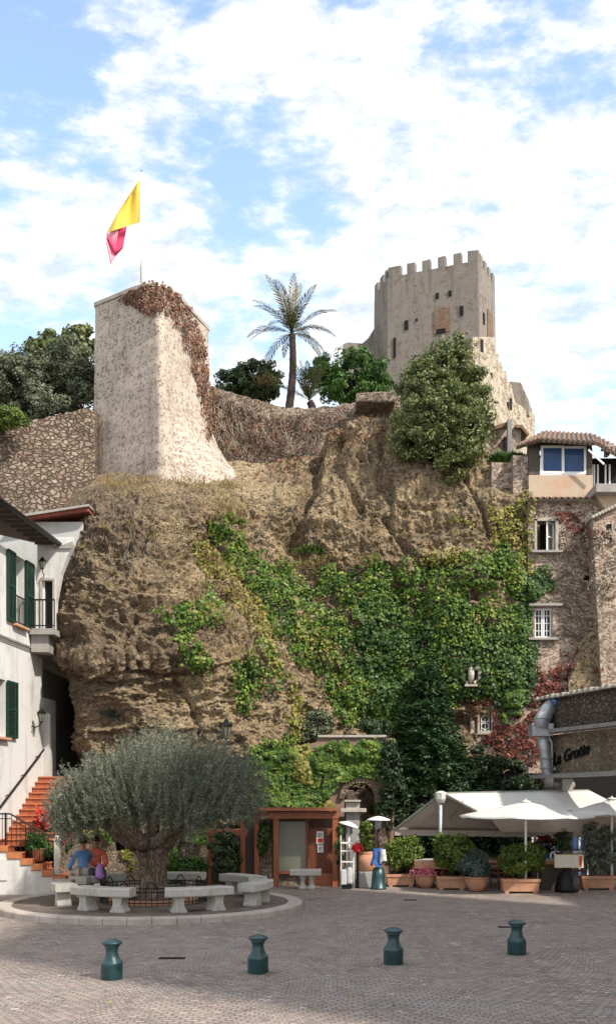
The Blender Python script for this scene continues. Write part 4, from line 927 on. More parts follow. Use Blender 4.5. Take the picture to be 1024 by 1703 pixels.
# closed casement with glazing bars
x0, x1, z0, z1 = fx0 + wB[0], fx0 + wB[1], wB[2], wB[3]
b = MB()
for x in (x0 + .03, (x0 + x1) / 2 - .03, (x0 + x1) / 2 + .03, x1 - .03): b.box(x - .022, Yh + .1, z0, x + .022, Yh + .15, z1)
for x in (x0 + (x1 - x0) * .27, x0 + (x1 - x0) * .73): b.box(x - .009, Yh + .11, z0, x + .009, Yh + .145, z1)
for z in (z0 + .03, z1 - .03): b.box(x0, Yh + .105, z - .03, x1, Yh + .148, z + .03)
for k in (1, 2, 3): z = z0 + (z1 - z0) * k / 4; b.box(x0, Yh + .112, z - .01, x1, Yh + .142, z + .01)
wo2 = b.build('window', M['whitepaint'], SHs)
MB().box(x0, Yh + .13, z0, x1, Yh + .138, z1).build('pane', M['glass'], wo2)
MB().box(x0 + .04, Yh + .17, z0, x0 + .22, Yh + .18, z1).box(x1 - .22, Yh + .17, z0, x1 - .04, Yh + .18, z1).build('curtain', M['canvas'], wo2)
MB().box(x0 - .22, Yh - .16, z0 - .08, x1 + .16, Yh + .1, z0 - .01).build('sill', M['concrete'], wo2, bevel=.01)
MB().box(x0 - .2, Yh - .14, z1 + .04, x1 + .3, Yh + .1, z1 + .12).build('lintel', M['concrete'], wo2, bevel=.01)
MB().box(fx0 + wV[0] - .04, Yh - .03, wV[2] - .04, fx0 + wV[1] + .04, Yh - .0, wV[2]).box(fx0 + wV[0] - .04, Yh - .03, wV[3], fx0 + wV[1] + .04, Yh - .0, wV[3] + .04).build('vent_frame', M['stonetrim'], SHs)
# small niche window with ironwork
b = MB(); x0, x1 = lx0 + nx0, lx0 + nx1; Yl_ = Yh - .1
b.box(x0 - .07, Yl_ - .07, nz0 - .12, x0, Yl_ + .1, nz1 + .06).box(x1, Yl_ - .07, nz0 - .12, x1 + .07, Yl_ + .1, nz1 + .06).box(x0 + .002, Yl_ - .08, nz0 - .12, x1 - .002, Yl_ + .1, nz0 - .0).box(x0 + .002, Yl_ - .06, nz1, x1 - .002, Yl_ + .1, nz1 + .06)
no_ = b.build('niche_window', M['stonetrim'], SHs, bevel=.01)
b = MB(); xc_, zc_ = (x0 + x1) / 2, (nz0 + nz1) / 2
for k in range(3): x = x0 + (x1 - x0) * (k + .5) / 3; b.beam((x, Yl_ + .03, nz0), (x, Yl_ + .03, nz1), .02, .02)
for dz in (-.22, .0, .22):
    pts_ = [(xc_ + .12 * math.cos(a), Yl_ + .02, zc_ + dz + .1 * math.sin(a)) for a in np.linspace(0, 2 * math.pi, 12)]; b.tube(pts_, .012, 5)
b.build('ironwork', M['whitepaint'], no_)
# tiled string cornice below the penthouse
def tile_row(x0, x1, y, z, r=.085, L=.35, drop=.08, mat='rooftile', parent=None, name='tile_cornice', dirv=(0, -1, 0), ax=(1, 0, 0), lift=0.0):
    b = MB(); n_ = int(abs(x1 - x0) / (r * 2.05)); ax = Vector(ax); dv_ = Vector(dirv)
    for i in range(n_):
        o = Vector((x0, y, z)) + ax * ((i + .5) * (x1 - x0) / n_) + Vector((0, 0, lift * i / n_)); 
        for k in range(5):
            a0, a1 = math.pi * k / 5, math.pi * (k + 1) / 5
            p = [o + ax * (math.cos(a) * r) + Vector((0, 0, math.sin(a) * r * .9)) for a in (a0, a1)]
            q = [o + ax * (math.cos(a) * (r - .02)) + Vector((0, 0, math.sin(a) * (r * .9 - .02))) for a in (a0, a1)]
            e = dv_ * L + Vector((0, 0, -drop))
            b.add([p[0], p[1], p[1] + e, p[0] + e, q[0], q[1], q[1] + e, q[0] + e], [(0, 1, 2, 3), (4, 7, 6, 5), (3, 2, 6, 7)])
    return b.build(name, M[mat], parent)
zc = wz(831, Yh); tile_row(fx0 - .05, wx(986, Yh), Yh + .05, zc + .02, parent=SHs)
MB().box(fx0, Yh - .12, zc - .06, wx(986, Yh), Yh + .3, zc).build('cornice_bed', M['stonetrim'], SHs)
# penthouse storey
Yp = Yh + .25; pz0, pz1 = zc + .05, wz(744, Yp)
px0, px1 = wx(879, Yp), wx(985, Yp)
gA = (wx(899, Yp) - px0, wx(975, Yp) - px0, wz(793, Yp), wz(742, Yp))
b = MB(); b.wall((px0, Yp, 0), (1, 0, 0), px1 - px0, pz0, wz(790, Yp) , .3, [], (0, -1, 0)); b.build('penthouse_wall', M['ochre'], SHs)
b = MB(); b.box(px0, Yp + .02, wz(790, Yp), px0 + gA[0] - .03, Yp + .3, wz(745, Yp)).box(px0 + gA[1] + .03, Yp + .02, wz(790, Yp), px1, Yp + .3, wz(745, Yp)).box(px0, Yp + .06, wz(744.9, Yp), px1, Yp + .28, wz(731, Yp)).box(px0 + gA[0] - .029, Yp + .1, wz(745, Yp), px0 + gA[1] + .029, Yp + .25, wz(730, Yp)); b.build('dark_boarding', M['darkwood'], SHs)
MB().box(px0 - .35, Yp + .4, wz(772, Yp), px0 + .0, Yp + .6, wz(752, Yp)).build('side_boarding', M['darkwood'], SHs)
x0, x1, z0, z1 = px0 + gA[0], px0 + gA[1], wz(788, Yp), wz(741, Yp); xm = (x0 + x1) / 2 - .02
b = MB()
for a_, c_, yy_ in ((x0, xm + .03, Yp - .02), (xm - .02, x1, Yp + .03)):
    b.box(a_, yy_, z0, a_ + .07, yy_ + .05, z1).box(c_ - .07, yy_, z0, c_, yy_ + .05, z1).box(a_ + .07, yy_ + .002, z0, c_ - .07, yy_ + .048, z0 + .08).box(a_ + .07, yy_ + .002, z1 - .07, c_ - .07, yy_ + .048, z1)
sw2 = b.build('window', M['whitepaint'], SHs)
MB().box(x0 + .05, Yp + .01, z0 + .05, xm, Yp + .02, z1 - .05).build('pane', M['blueglass'], sw2); MB().box(xm + .03, Yp + .06, z0 + .05, x1 - .05, Yp + .07, z1 - .05).build('pane', M['blueglass'], sw2)
# roof: tiled slope with wide eaves
b = MB(); rz = wz(741, Yp) + .02
ra = [W(858, 748, Yp + .3), W(898, 735, Yp - .45), W(992, 741, Yp - .45), W(1040, 770, Yp + .2)]
rb_ = [W(866, 742, Yp + 3), W(905, 722, Yp + 3), W(985, 727, Yp + 3), W(1045, 757, Yp + 3)]
for i in range(3): b.add([ra[i], ra[i + 1], rb_[i + 1], rb_[i]] + [q + Vector((0, 0, .1)) for q in (ra[i], ra[i + 1], rb_[i + 1], rb_[i])], [(0, 1, 2, 3), (7, 6, 5, 4), (0, 4, 5, 1), (2, 6, 7, 3), (1, 5, 6, 2), (3, 7, 4, 0)])
rf = b.build('roof', M['darkwood'], SHs)
for a_, c_ in ((0, 1), (1, 2), (2, 3)):
    A_, B_ = ra[a_] + Vector((0, 0, .1)), ra[c_] + Vector((0, 0, .1)); n_ = max(3, int((B_ - A_).length / .15)); bb = MB(); C_, D_ = rb_[a_] + Vector((0, 0, .1)), rb_[c_] + Vector((0, 0, .1))
    for i in range(n_): s_ = A_.lerp(B_, (i + .5) / n_); e_ = C_.lerp(D_, (i + .5) / n_); bb.tube([s_ - (e_ - s_).normalized() * .06, e_], .05, 8)
    bb.build('tiles', M['rooftile'], rf)
MB().box(wx(1008, Yp + 1), Yp + 1, wz(756, Yp + 1), wx(1014, Yp + 1), Yp + 1.3, wz(742, Yp + 1)).box(wx(1004, Yp + 1), Yp + .9, wz(744, Yp + 1), wx(1018, Yp + 1), Yp + 1.4, wz(741, Yp + 1)).build('chimney', M['stonetrim'], rf)
# balcony at the right with glazed doors
b = MB(); b.box(wx(985, Yp - .5), Yp - .9, wz(818, Yp - .9) , wx(1100, Yp), Yp + 1.2, wz(804, Yp - .9)); bl = b.build('balcony', M['concrete'], SHs, bevel=.01)
b = MB(); b.prism([W(987, 819, Yp - .5), W(1100, 819, Yp - .5), W(1100, 846, Yp - .5), W(1006, 846, Yp - .5)], (0, 1.2, 0)); b.build('corbel', M['ochre'], bl)
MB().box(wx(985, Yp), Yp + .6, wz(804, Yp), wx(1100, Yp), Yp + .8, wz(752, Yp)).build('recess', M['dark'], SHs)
b = MB()
for px in (987, 994, 1000, 1013, 1020): b.box(wx(px, Yp), Yp + .5, wz(804, Yp), wx(px + (2.4 if px != 987 else 6), Yp), Yp + .56, wz(764, Yp))
b.build('glazed_door', M['whitepaint'], SHs)
MB().beam(W(978, 748, Yp - .4), W(1004, 772, Yp - .4), .05, .05).build('awning_arm', M['whitepaint'], SHs)
# nearer wing with sloping tiled coping at the frame edge
WG = thing('stone_wing', 'rubble wing with a sloping pale coping at the right edge of the picture', 'house wing', (10, 32, 0))
Yw = 32.4; b = MB(); b.prism([(wx(1000, Yw), Yw, wz(1150, Yw)), (wx(985, Yw), Yw, wz(862, Yw)), (wx(1030, Yw), Yw, wz(842, Yw)), (wx(1330, Yw), Yw, wz(842, Yw)), (wx(1330, Yw), Yw, wz(1150, Yw))], (0, .7, 0)); wgo = b.build('wall', M['facade'], WG); add_bvh(wgo)
b = MB()
for i in range(9): q = W(985 + i * 5.2, 860 - i * 2.5, Yw - .05); b.box(q.x - .045, q.y - .1, q.z - .05, q.x + .045, q.y + .7, q.z + .045)
b.build('coping', M['stonetrim'], WG, bevel=.015)
x0, x1, z0, z1 = wx(1009, Yw), wx(1016, Yw), wz(899, Yw), wz(872, Yw)
MB().box(x0, Yw - .03, z0, x1, Yw + .02, z1).build('window_slit', M['dark'], WG)
MB().box(x1, Yw - .06, z0 - .04, x1 + .05, Yw + .03, z1 + .04).build('jamb', M['stonetrim'], WG)
# rock shoulder at lower right
nx_, nz_ = 60, 70; b = MB()
for j in range(nz_):
    for i in range(nx_):
        px = 945 + 185 * i / (nx_ - 1); py = np.interp(px, [945, 960, 1024, 1130], [1120, 1075, 985, 960]); tt = j / (nz_ - 1); y_ = py + (1195 - py) * tt
        Yr = 33.1 - min(1, tt * 4 + .1) * (.25 + .9 * (px - 945) / 185); p = W(px, y_, Yr); p.y += .18 * float(fbm(np.array([[p.x * 1.6, p.y, p.z * 1.6]]), 4, 5)[0]); b.v.append(tuple(p))
for j in range(nz_ - 1):
    for i in range(nx_ - 1): k = j * nx_ + i; b.f.append((k, k + 1, k + nx_ + 1, k + nx_))
ro_ = b.build('rock_shoulder', M['rock'], None, True); struct(ro_)

# ================================================================ restaurant wing with the lettering
RW = thing('restaurant', 'low dark stone restaurant wing with two grey beams and lettering', 'restaurant', (8, 29, 0))
qa, qb = Vector((wx(905, 31), 31, 0)), Vector((wx(1024, 27.4), 27.4, 0)); qd = (qb - qa).normalized(); qL = (qb - qa).length; qn = Vector((qd.y, -qd.x, 0)); 
if qn.y > 0: qn = -qn
b = MB(); b.wall(qa, qd, qL * 1.8, 3.0, 4.15, .4, [], qn); sgw = b.build('wall', M['pier'], RW)
b = MB(); b.wall(qa + qn * .12, qd, qL * 1.8, 4.32, 5.15, .5, [], qn); b.build('parapet', M['shaderubble'], RW)
MB().beam(qa + qn * .2 + Vector((0, 0, 4.23)) - qd * .25, qa + qd * qL * 1.8 + qn * .2 + Vector((0, 0, 4.23)), .4, .10).build('upper_beam', M['beam'], RW)
MB().beam(qa + qn * .3 + Vector((0, 0, 2.97)) + qd * .15, qa + qd * qL * 1.8 + qn * .3 + Vector((0, 0, 3.02)), .5, .10).build('lower_beam', M['beam'], RW)
b = MB()
for i in range(26): q = qa + qd * (i * .29) + qn * .15; b.box(q.x - .13, q.y - .16, 5.15, q.x + .13, q.y + .25, 5.22 + .05 * random.random())
b.build('coping', M['stonetrim'], RW, bevel=.02)
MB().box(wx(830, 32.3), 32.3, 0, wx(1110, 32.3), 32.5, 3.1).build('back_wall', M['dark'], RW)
MB().beam(qa + qd * .9 + qn * -.2 + Vector((0, 0, 0)), qa + qd * .9 - qn * .2 + Vector((0, 0, 2.9)), .3, .3).build('pillar', M['concrete'], RW)
# lettering
cu = bpy.data.curves.new('lettering', 'FONT'); cu.body = 'La Grotte'; cu.size = .47; cu.shear = .35; cu.extrude = .02; cu.offset = .006; cu.space_character = 1.04
tmp = bpy.data.objects.new('tmp', cu); COL.objects.link(tmp); dg = bpy.context.evaluated_depsgraph_get(); tm = bpy.data.meshes.new_from_object(tmp.evaluated_get(dg)); bpy.data.objects.remove(tmp)
ang = math.atan2(qd.y, qd.x); org = qa + qd * .55 + qn * .03 + Vector((0, 0, 3.28))
mt_ = Matrix.Translation(org - Vector(RW.location)) @ Matrix.Rotation(ang, 4, 'Z') @ Matrix.Rotation(R(90), 4, 'X') @ Matrix.Rotation(R(8), 4, 'Z')
tm.transform(mt_); tm.materials.clear(); tm.materials.append(M['iron']); lt = bpy.data.objects.new('lettering', tm); COL.objects.link(lt); lt.parent = RW
# glazed doors of the restaurant under the awning
GD = thing('glazed_door', 'pale framed glazed restaurant doors in the shade under the awning', 'door', (wx(920, 31.9), 31.9, 0))
b = MB(); Yg = 31.9
for px in (884, 892, 898, 914, 921, 934, 948, 962, 975): b.box(wx(px, Yg), Yg, 0, wx(px + 3, Yg), Yg + .06, wz(1365, Yg))
for py in (1418, 1375): b.box(wx(884, Yg), Yg + .01, wz(py + 2, Yg), wx(978, Yg), Yg + .05, wz(py - 2, Yg))
b.build('frame', M['whitepaint'], GD); MB().box(wx(884, Yg), Yg + .02, 0, wx(978, Yg), Yg + .03, wz(1365, Yg)).build('pane', M['blueglass'], GD)

# galvanised duct
DU = thing('vent_duct', 'large grey galvanised ventilation duct bending up the restaurant wall', 'duct', W(905, 1300, 30.2))
Yd = 30.2
MB().tube([W(914, 1310, Yd), W(911, 1290, Yd), W(908, 1278, Yd), W(905, 1245, Yd), W(900, 1226, Yd)], [.15, .15, .15, .16, .17], 16).build('lower_pipe', M['duct'], DU, True)
MB().tube([W(897, 1210, Yd - .1), W(902, 1195, Yd - .1), W(911, 1180, Yd), W(920, 1170, Yd + .2)], [.25, .22, .21, .19], 16).build('upper_pipe', M['duct'], DU, True)
b = MB(); c0 = W(900, 1216, Yd); b.box(c0.x - .3, c0.y - .22, c0.z - .16, c0.x + .3, c0.y + .25, c0.z + .2); b.build('junction_box', M['duct'], DU, bevel=.02)
b = MB()
for q_ in ((902, 1196), (909, 1278), (907, 1262)): p = W(q_[0], q_[1], Yd - (.1 if q_[1] < 1200 else 0)); MB().lathe(p - Vector((0, 0, .02)), [(.2 if q_[1] > 1200 else .25, 0), (.2 if q_[1] > 1200 else .25, .04)], 16).build('collar', M['beam'], DU, True)

MB().tube([W(921, 1170, Yd + .15), W(925, 1166, Yd - .2)], [.17, .12], 14).build('outlet', M['blueglass'], DU, True)
MB().tube([W(913, 1304, Yd + .1), W(930, 1305, Yd + .1), W(950, 1306, Yd + .6)], .12, 12).build('branch_pipe', M['duct'], DU, True)
DP = thing('drain_pipe', 'thin white drain pipe between the duct and the lettering', 'pipe', W(917, 1290, 30.3))
MB().tube([W(910, 1224, 30.2), W(917, 1235, 30.3), W(917, 1292, 30.4)], .035, 8).build('pipe', M['whitepaint'], DP, True); MB().box(*W(914.5, 1281, 30.2), *(W(920.5, 1277, 30.4))).build('clip', M['whitepaint'], DP)

# eagle relief
EG = thing('eagle_relief', 'pale stone eagle relief with folded wings set in the ivy', 'sculpture', W(782, 1120, 32.7))
c = W(782, 1119, 32.6); s = .0215
def E(x, y, z=0): return Vector((c.x + x * s, c.y - z, c.z - y * s))
MB().tube([E(0, -9, .1), E(0, -4, .12), E(0, 3, .14), E(0, 9, .1), E(0, 14, .03)], [.05, .085, .10, .08, .03], 12).build('body', M['eagle'], EG, True)
MB().sphere(E(0, -12, .12), .075).tube([E(1, -12, .18), E(4, -10.5, .2)], [.03, .008], 6).build('head', M['eagle'], EG, True)
for sg in (-1, 1):
    b = MB()
    for k in range(6): b.tube([E(sg * 4, -5, .06), E(sg * (9.5 + k * .4), -10 + k * 1.2, .08), E(sg * (13.5 - k * .3), -2 + k * 2.0, .09), E(sg * (11.5 - k * 1.1), 8 + k * 1.3, .05)], [.04, .05, .05, .018], 6)
    b.build('wing', M['eagle'], EG, True)
MB().tube([E(-5, 12, .1), E(-6, 17, .08)], [.035, .03], 6).tube([E(5, 12, .1), E(6, 17, .08)], [.035, .03], 6).build('talons', M['eagle'], EG, True)
MB().box(*E(-9, 20, .0), *E(9, 17, .2)).build('plinth', M['stonetrim'], EG)

# street lantern on the cliff
LN = thing('cliff_lantern', 'black iron street lantern on a bracket against the bare cliff above the olive tree', 'lamp', W(374, 1240, 29.3))
Yl = 29.3
MB().tube([W(371, 1246, 30.4), W(372, 1243, Yl + .2), W(377, 1239, Yl), W(376, 1231, Yl)], .02, 6).build('bracket', M['iron'], LN, True)
o_ = W(376, 1231, Yl); b = MB(); b.lathe(o_, [(.03, 0), (.06, .03)], 6).lathe(o_, [(.17, .36), (.18, .39), (.09, .47), (.06, .5), (.06, .53), (.02, .58)], 6)
for k in range(6): a = k * math.pi / 3; b.beam(o_ + Vector((math.cos(a) * .065, math.sin(a) * .065, .03)), o_ + Vector((math.cos(a) * .155, math.sin(a) * .155, .37)), .014, .014)
b.build('lantern_frame', M['iron'], LN); MB().lathe(o_, [(.055, .04), (.145, .36)], 6).build('glass', M['frosted'], LN)

# ================================================================ timber shelter
PV = thing('timber_shelter', 'reddish timber shelter with glazed panel and lattice at the foot of the ivy wall', 'shelter', (wx(508, 29.4), 29.4, 0))
Yv = 28.9
def vpost(px, y0, y1, w=.14, Y=Yv, name='post'): x = wx(px, Y); MB().box(x - w / 2, Y - .07, 0, x + w / 2, Y + .07, wz(y0, Y)).build(name, M['wood'], PV, bevel=.008)
for px in (459, 557): vpost(px, 1362, 0)
vpost(404, 1362, 0, .13, 29.3); vpost(427, 1362, 0, .13, 29.3)
zt = wz(1362, Yv)
MB().box(wx(432, Yv), Yv - .09, zt, wx(563, Yv), Yv + .05, zt + .19).build('front_beam', M['woodx'], PV, bevel=.01)
MB().box(wx(422, Yv), Yv - .28, zt + .24, wx(563, Yv), Yv + 1.6, zt + .28).build('roof', M['darkwood'], PV)
MB().box(wx(422, Yv), Yv - .3, zt + .212, wx(563, Yv), Yv - .26, zt + .3).build('fascia', M['woodx'], PV)
for i in range(8): x = wx(440 + i * 16.5, Yv); MB().box(x - .04, Yv - .25, zt + .19, x + .04, Yv + 1.4, zt + .24).build('rafter', M['darkwood'], PV)
pz0_, pz1_ = wz(1449, Yv + .5), wz(1367, Yv + .5)
MB().box(wx(463, Yv + .5), Yv + .5, pz0_, wx(508, Yv + .5), Yv + .52, pz1_ ).build('glass_panel', M['frosted'], PV)
MB().box(wx(461, Yv + .48), Yv + .46, pz0_ - .08, wx(510, Yv + .5), Yv + .56, pz0_).box(wx(508, Yv + .5), Yv + .46, 0, wx(513, Yv + .5), Yv + .56, zt).build('panel_frame', M['woodx'], PV)
MB().box(wx(463, Yv + .6), Yv + .6, 0, wx(508, Yv + .6), Yv + .8, pz0_ - .1).build('base_wall', M['pier'], PV)
b = MB(); lx0_, lx1_ = wx(514, Yv + .3), wx(553, Yv + .3); lz0, lz1 = .35, wz(1378, Yv + .3)
def lat(sgn):
    k = -(lz1 - lz0)
    while k < (lx1_ - lx0_):
        xa, xb_ = lx0_ + k, lx0_ + k + (lz1 - lz0); ta = max(0, -k); tb = min(lz1 - lz0, lx1_ - lx0_ - k)
        if tb > ta:
            if sgn > 0: b.beam((lx0_ + k + ta, Yv + .3, lz0 + ta), (lx0_ + k + tb, Yv + .3, lz0 + tb), .02, .028, up=(0, 1, 0))
            else: b.beam((lx0_ + k + ta, Yv + .325, lz1 - ta), (lx0_ + k + tb, Yv + .325, lz1 - tb), .02, .028, up=(0, 1, 0))
        k += .085
lat(1); lat(-1); b.build('lattice', M['wood'], PV)
MB().box(lx0_, Yv + .36, .0, lx1_, Yv + .4, lz1).build('lattice_backing', M['darkwood'], PV)
MB().box(lx0_, Yv + .27, 0, lx1_, Yv + .35, .35).build('skirting_board', M['woodx'], PV)
MB().box(wx(553, Yv + .1), Yv + .12, 0, wx(566, Yv + .1), Yv + .35, .5).build('planter_box', M['woodx'], PV)
MB().box(wx(431, 29.5), 29.4, 0, wx(452, 29.5), 29.9, wz(1362, 29.5)).build('stone_pier', M['pier'], PV)
MB().box(wx(408, 29.6), 29.6, .1, wx(424, 29.6), 29.64, wz(1366, 29.6)).build('door_leaf', M['darkwood'], PV)
MB().box(wx(345, 29.5), 29.25, wz(1390, 29.4), wx(412, 29.5), 29.4, wz(1380, 29.4)).build('side_beam', M['wood'], PV)
MB().box(wx(347, 29.5), 29.3, 0, wx(353, 29.5), 29.42, wz(1390, 29.4)).build('post', M['wood'], PV)
MB().box(wx(353, 29.9), 29.9, 0, wx(402, 29.9), 30.0, wz(1385, 29.9)).build('back_boards', M['darkwood'], PV)
# the two notices on the lattice
NT = thing('notice', 'white notice with a red block pinned to the timber lattice', 'notice', W(532, 1394, Yv + .25))
MB().box(*W(526, 1404, Yv + .25), *(W(538, 1383, Yv + .27))).build('paper', M['paper'], NT)
MB().box(*W(527.5, 1401.5, Yv + .24), *(W(537, 1395, Yv + .248))).build('red_block', M['redprint'], NT)
b = MB()
for k in range(3): b.box(*W(528, 1387.6 + k * 2.4, Yv + .24), *(W(536 - k, 1386.6 + k * 2.4, Yv + .248)))
b.build('print', M['print'], NT)
NT2 = thing('notice', 'plain white notice pinned below the one with the red block', 'notice', W(532, 1412, Yv + .25))
MB().box(*W(528, 1418.5, Yv + .25), *(W(537.5, 1405.5, Yv + .27))).build('paper', M['paper'], NT2)
b = MB()
for k in range(3): b.box(*W(529.5, 1409.6 + k * 2.6, Yv + .24), *(W(536 - k, 1408.8 + k * 2.6, Yv + .248)))
b.build('print', M['print'], NT2)
# ================================================================ foliage tools
def pip(px, py, poly):
    ins = np.zeros(px.shape, bool); n = len(poly); ed = np.full(px.shape, 1e9)
    for i in range(n):
        x0, y0 = poly[i]; x1, y1 = poly[(i + 1) % n]
        c = ((y0 > py) != (y1 > py)) & (px < (x1 - x0) * (py - y0) / (y1 - y0 + 1e-12) + x0); ins ^= c
        vx, vy = x1 - x0, y1 - y0; t = np.clip(((px - x0) * vx + (py - y0) * vy) / (vx * vx + vy * vy + 1e-9), 0, 1)
        ed = np.minimum(ed, np.hypot(px - x0 - t * vx, py - y0 - t * vy))
    return ins, ed
def scatter(polys, n, fringe=14, gap=.0, ns=.03, seed=0):
    """points on the surfaces behind the outlines; ragged edges and gaps"""
    P_, N_ = [], []
    areas = []
    for p in polys:
        xs_ = [q[0] for q in p]; ys_ = [q[1] for q in p]; areas.append((max(xs_) - min(xs_)) * (max(ys_) - min(ys_)))
    for p, a in zip(polys, areas):
        xs_ = [q[0] for q in p]; ys_ = [q[1] for q in p]; m = int(n * a / sum(areas) * 1.0)
        px = RNG.uniform(min(xs_) - fringe, max(xs_) + fringe, m); py = RNG.uniform(min(ys_) - fringe, max(ys_) + fringe, m)
        ins, ed = pip(px, py, p); sdist = np.where(ins, ed, -ed)
        nz = fbm(np.stack([px * ns, py * ns, px * 0], -1), 4, seed + 50, .6)
        for ex0, ey0, ex1, ey1 in ((768, 1100, 797, 1140), (885, 860, 930, 922), (884, 1006, 924, 1066), (793, 1174, 818, 1221), (876, 738, 990, 800)):
            sdist = np.where((px > ex0) & (px < ex1) & (py > ey0) & (py < ey1), -1e3, sdist)
        keep = (sdist / fringe + nz * 1.6 > 0) & (nz * 1.0 + np.clip(sdist / fringe, -1, 2) * .35 > -1 + gap)
        if gap > 0: keep &= (fbm(np.stack([px * ns * 2.2, py * ns * 2.2, px * 0 + 9], -1), 3, seed + 90) > -.62 + gap)
        for x, y in zip(px[keep], py[keep]):
            h = cast(x, y)
            if h: P_.append(h[0]); N_.append(h[1])
    return np.array(P_), np.array(N_)
def ivy(name, label, polys, n, size, mat, fringe=14, gap=.0, thick=.16, seed=0, aspect=.85, jitter=.55, lump=.25, stuff=True, cat='ivy', group=None, ns=.03):
    P_, N_ = scatter(polys, n, fringe, gap, ns, seed)
    lm = fbm(P_ * 1.6, 3, seed + 5) * lump + fbm(P_ * 5, 2, seed + 6) * .08
    off = RNG.uniform(.02, 1, len(P_)) ** .6 * thick + np.maximum(lm, -.05) + .03
    P2 = P_ + N_ * off[:, None]
    V = leaves(P2, N_ + np.array([0, -.35, .55]), size, aspect, jitter, down=.9)
    o = quads_obj(name, V, mat); tag(o, label, cat, group, 'stuff' if stuff else None); return o
def strands(name, label, starts, steps, stepl, ang, mat, r=.02, wob=.5, off=.06, cat='vine', parent=None):
    b = MB()
    for (x, y) in starts:
        a = ang + random.uniform(-.6, .6); pts_ = []
        for k in range(random.randint(steps // 2, steps)):
            h = cast(x, y) if not (884 < x < 926 and (1004 < y < 1068 or 858 < y < 924)) else None
            if not h or (pts_ and (h[0] - pts_[-1]).length > .8): break
            pts_.append(h[0] + h[1] * off); x += math.cos(a) * stepl; y += math.sin(a) * stepl; a += random.uniform(-wob, wob)
        if len(pts_) > 2: b.tube(pts_, [r * (1 - .6 * i / len(pts_)) for i in range(len(pts_))], 4, False)
    o = b.build(name, mat, parent)
    if parent is None: tag(o, label, cat, None, 'stuff')
    return o
def rnd_dirs(n): return unit(RNG.normal(0, 1, (n, 3)))
def blob_clumps(blobs, ncl, shell=.55, flat=0):
    """clump centres in a set of ellipsoids (c, r)"""
    vol = np.array([b[1][0] * b[1][1] * b[1][2] for b in blobs]) ** .7; vol = vol / vol.sum(); out_, no = [], []
    for (c, r), v in zip(blobs, vol):
        k = max(3, int(ncl * v)); d_ = rnd_dirs(k); rad = RNG.uniform(shell ** 3, 1, k) ** (1 / 3)
        out_.append(np.array(c) + d_ * np.array(r) * rad[:, None]); no.append(d_)
    return np.concatenate(out_), np.concatenate(no)
def tree(name, label, cat, base, blobs, ncl, nl, size, mat, bark=None, tr=.15, aspect=.5, csz=.22, jit=.7, limbs=10, group=None, shell=.45, up=.3, down=0, kind=None, bend=(0, 0), multi=1):
    """trunk with limbs to the foliage clumps + crown of leaf clumps; base = Vector; blobs = [((x,y,z),(rx,ry,rz))]"""
    t = thing(name, label, cat, base, group)
    C_, D_ = blob_clumps(blobs, ncl, shell)
    cs = csz * RNG.uniform(.6, 1.3, len(C_))
    k = RNG.integers(0, len(C_), nl); g_ = rnd_dirs(nl); rr = RNG.uniform(.25, 1, nl) ** .5
    P_ = C_[k] + g_ * (cs[k] * rr)[:, None] * np.array([1, 1, .8])
    N_ = g_ * .8 + D_[k] * .5 + np.array([0, 0, up])
    quads_obj('crown', leaves(P_, N_, size, aspect, jit, down=down), mat, t)
    if bark is not None:
        b = MB(); bs = Vector(base); ctr = Vector(np.mean([np.array(q[0]) for q in blobs], 0)); 
        for m_i in range(multi):
            o0 = bs + Vector((random.uniform(-.3, .3), random.uniform(-.2, .2), 0)) * (multi > 1)
            fork = o0.lerp(ctr, .55) + Vector((bend[0], bend[1], 0)); mid = o0.lerp(fork, .5) + Vector((random.uniform(-.1, .1), random.uniform(-.1, .1), 0))
            b.tube([o0 - Vector((0, 0, .15)), o0 + Vector((0, 0, .1)), mid, fork], [tr * 1.35, tr * 1.1, tr * .85, tr * .6], 9)
            for i in range(limbs):
                e = Vector(C_[random.randrange(len(C_))]); s_ = mid.lerp(fork, random.uniform(.3, 1)); m2 = s_.lerp(e, .5) + Vector((random.uniform(-.15, .15), random.uniform(-.15, .15), random.uniform(0, .2)))
                b.tube([s_, m2, e], [tr * .38, tr * .22, tr * .06], 5, False)
        b.build('trunk', bark, t, True)
    return t
def pb(px, py, rx, ry, Y, ky=.9):
    p = W(px, py, Y); return (tuple(p), (rx / F * Y, rx / F * Y * ky, ry / F * Y))
def tuft(name, label, spots, n, h, w, mat, spread=.25, cat='dry grass', lean=.35, kind='stuff', group=None, parent=None, on=True, up=None):
    """grass blades growing from points"""
    V = []
    for s_ in spots:
        c = np.array(s_); m = n
        o = RNG.normal(0, spread, (m, 3)) * np.array([1, .5, .25]); b0 = c + o
        d_ = unit(RNG.normal(0, lean, (m, 3)) + np.array([0, -.25, 1.0])); L = h * RNG.uniform(.5, 1.2, m)[:, None]
        sd_ = unit(np.cross(d_, rnd_dirs(m))) * w
        bd = RNG.normal(0, .18, (m, 3)) * L; tip = b0 + d_ * L + bd - np.array([0, 0, .15]) * L; mid = b0 + d_ * L * .55
        V.append(np.stack([b0, mid + sd_, tip, mid - sd_], 1))
    o = quads_obj(name, np.concatenate(V), mat, parent)
    if parent is None: tag(o, label, cat, group, kind)
    return o
def hit(px, py, off=.05):
    h = cast(px, py); return (h[0] + h[1] * off) if h else W(px, py, 33)

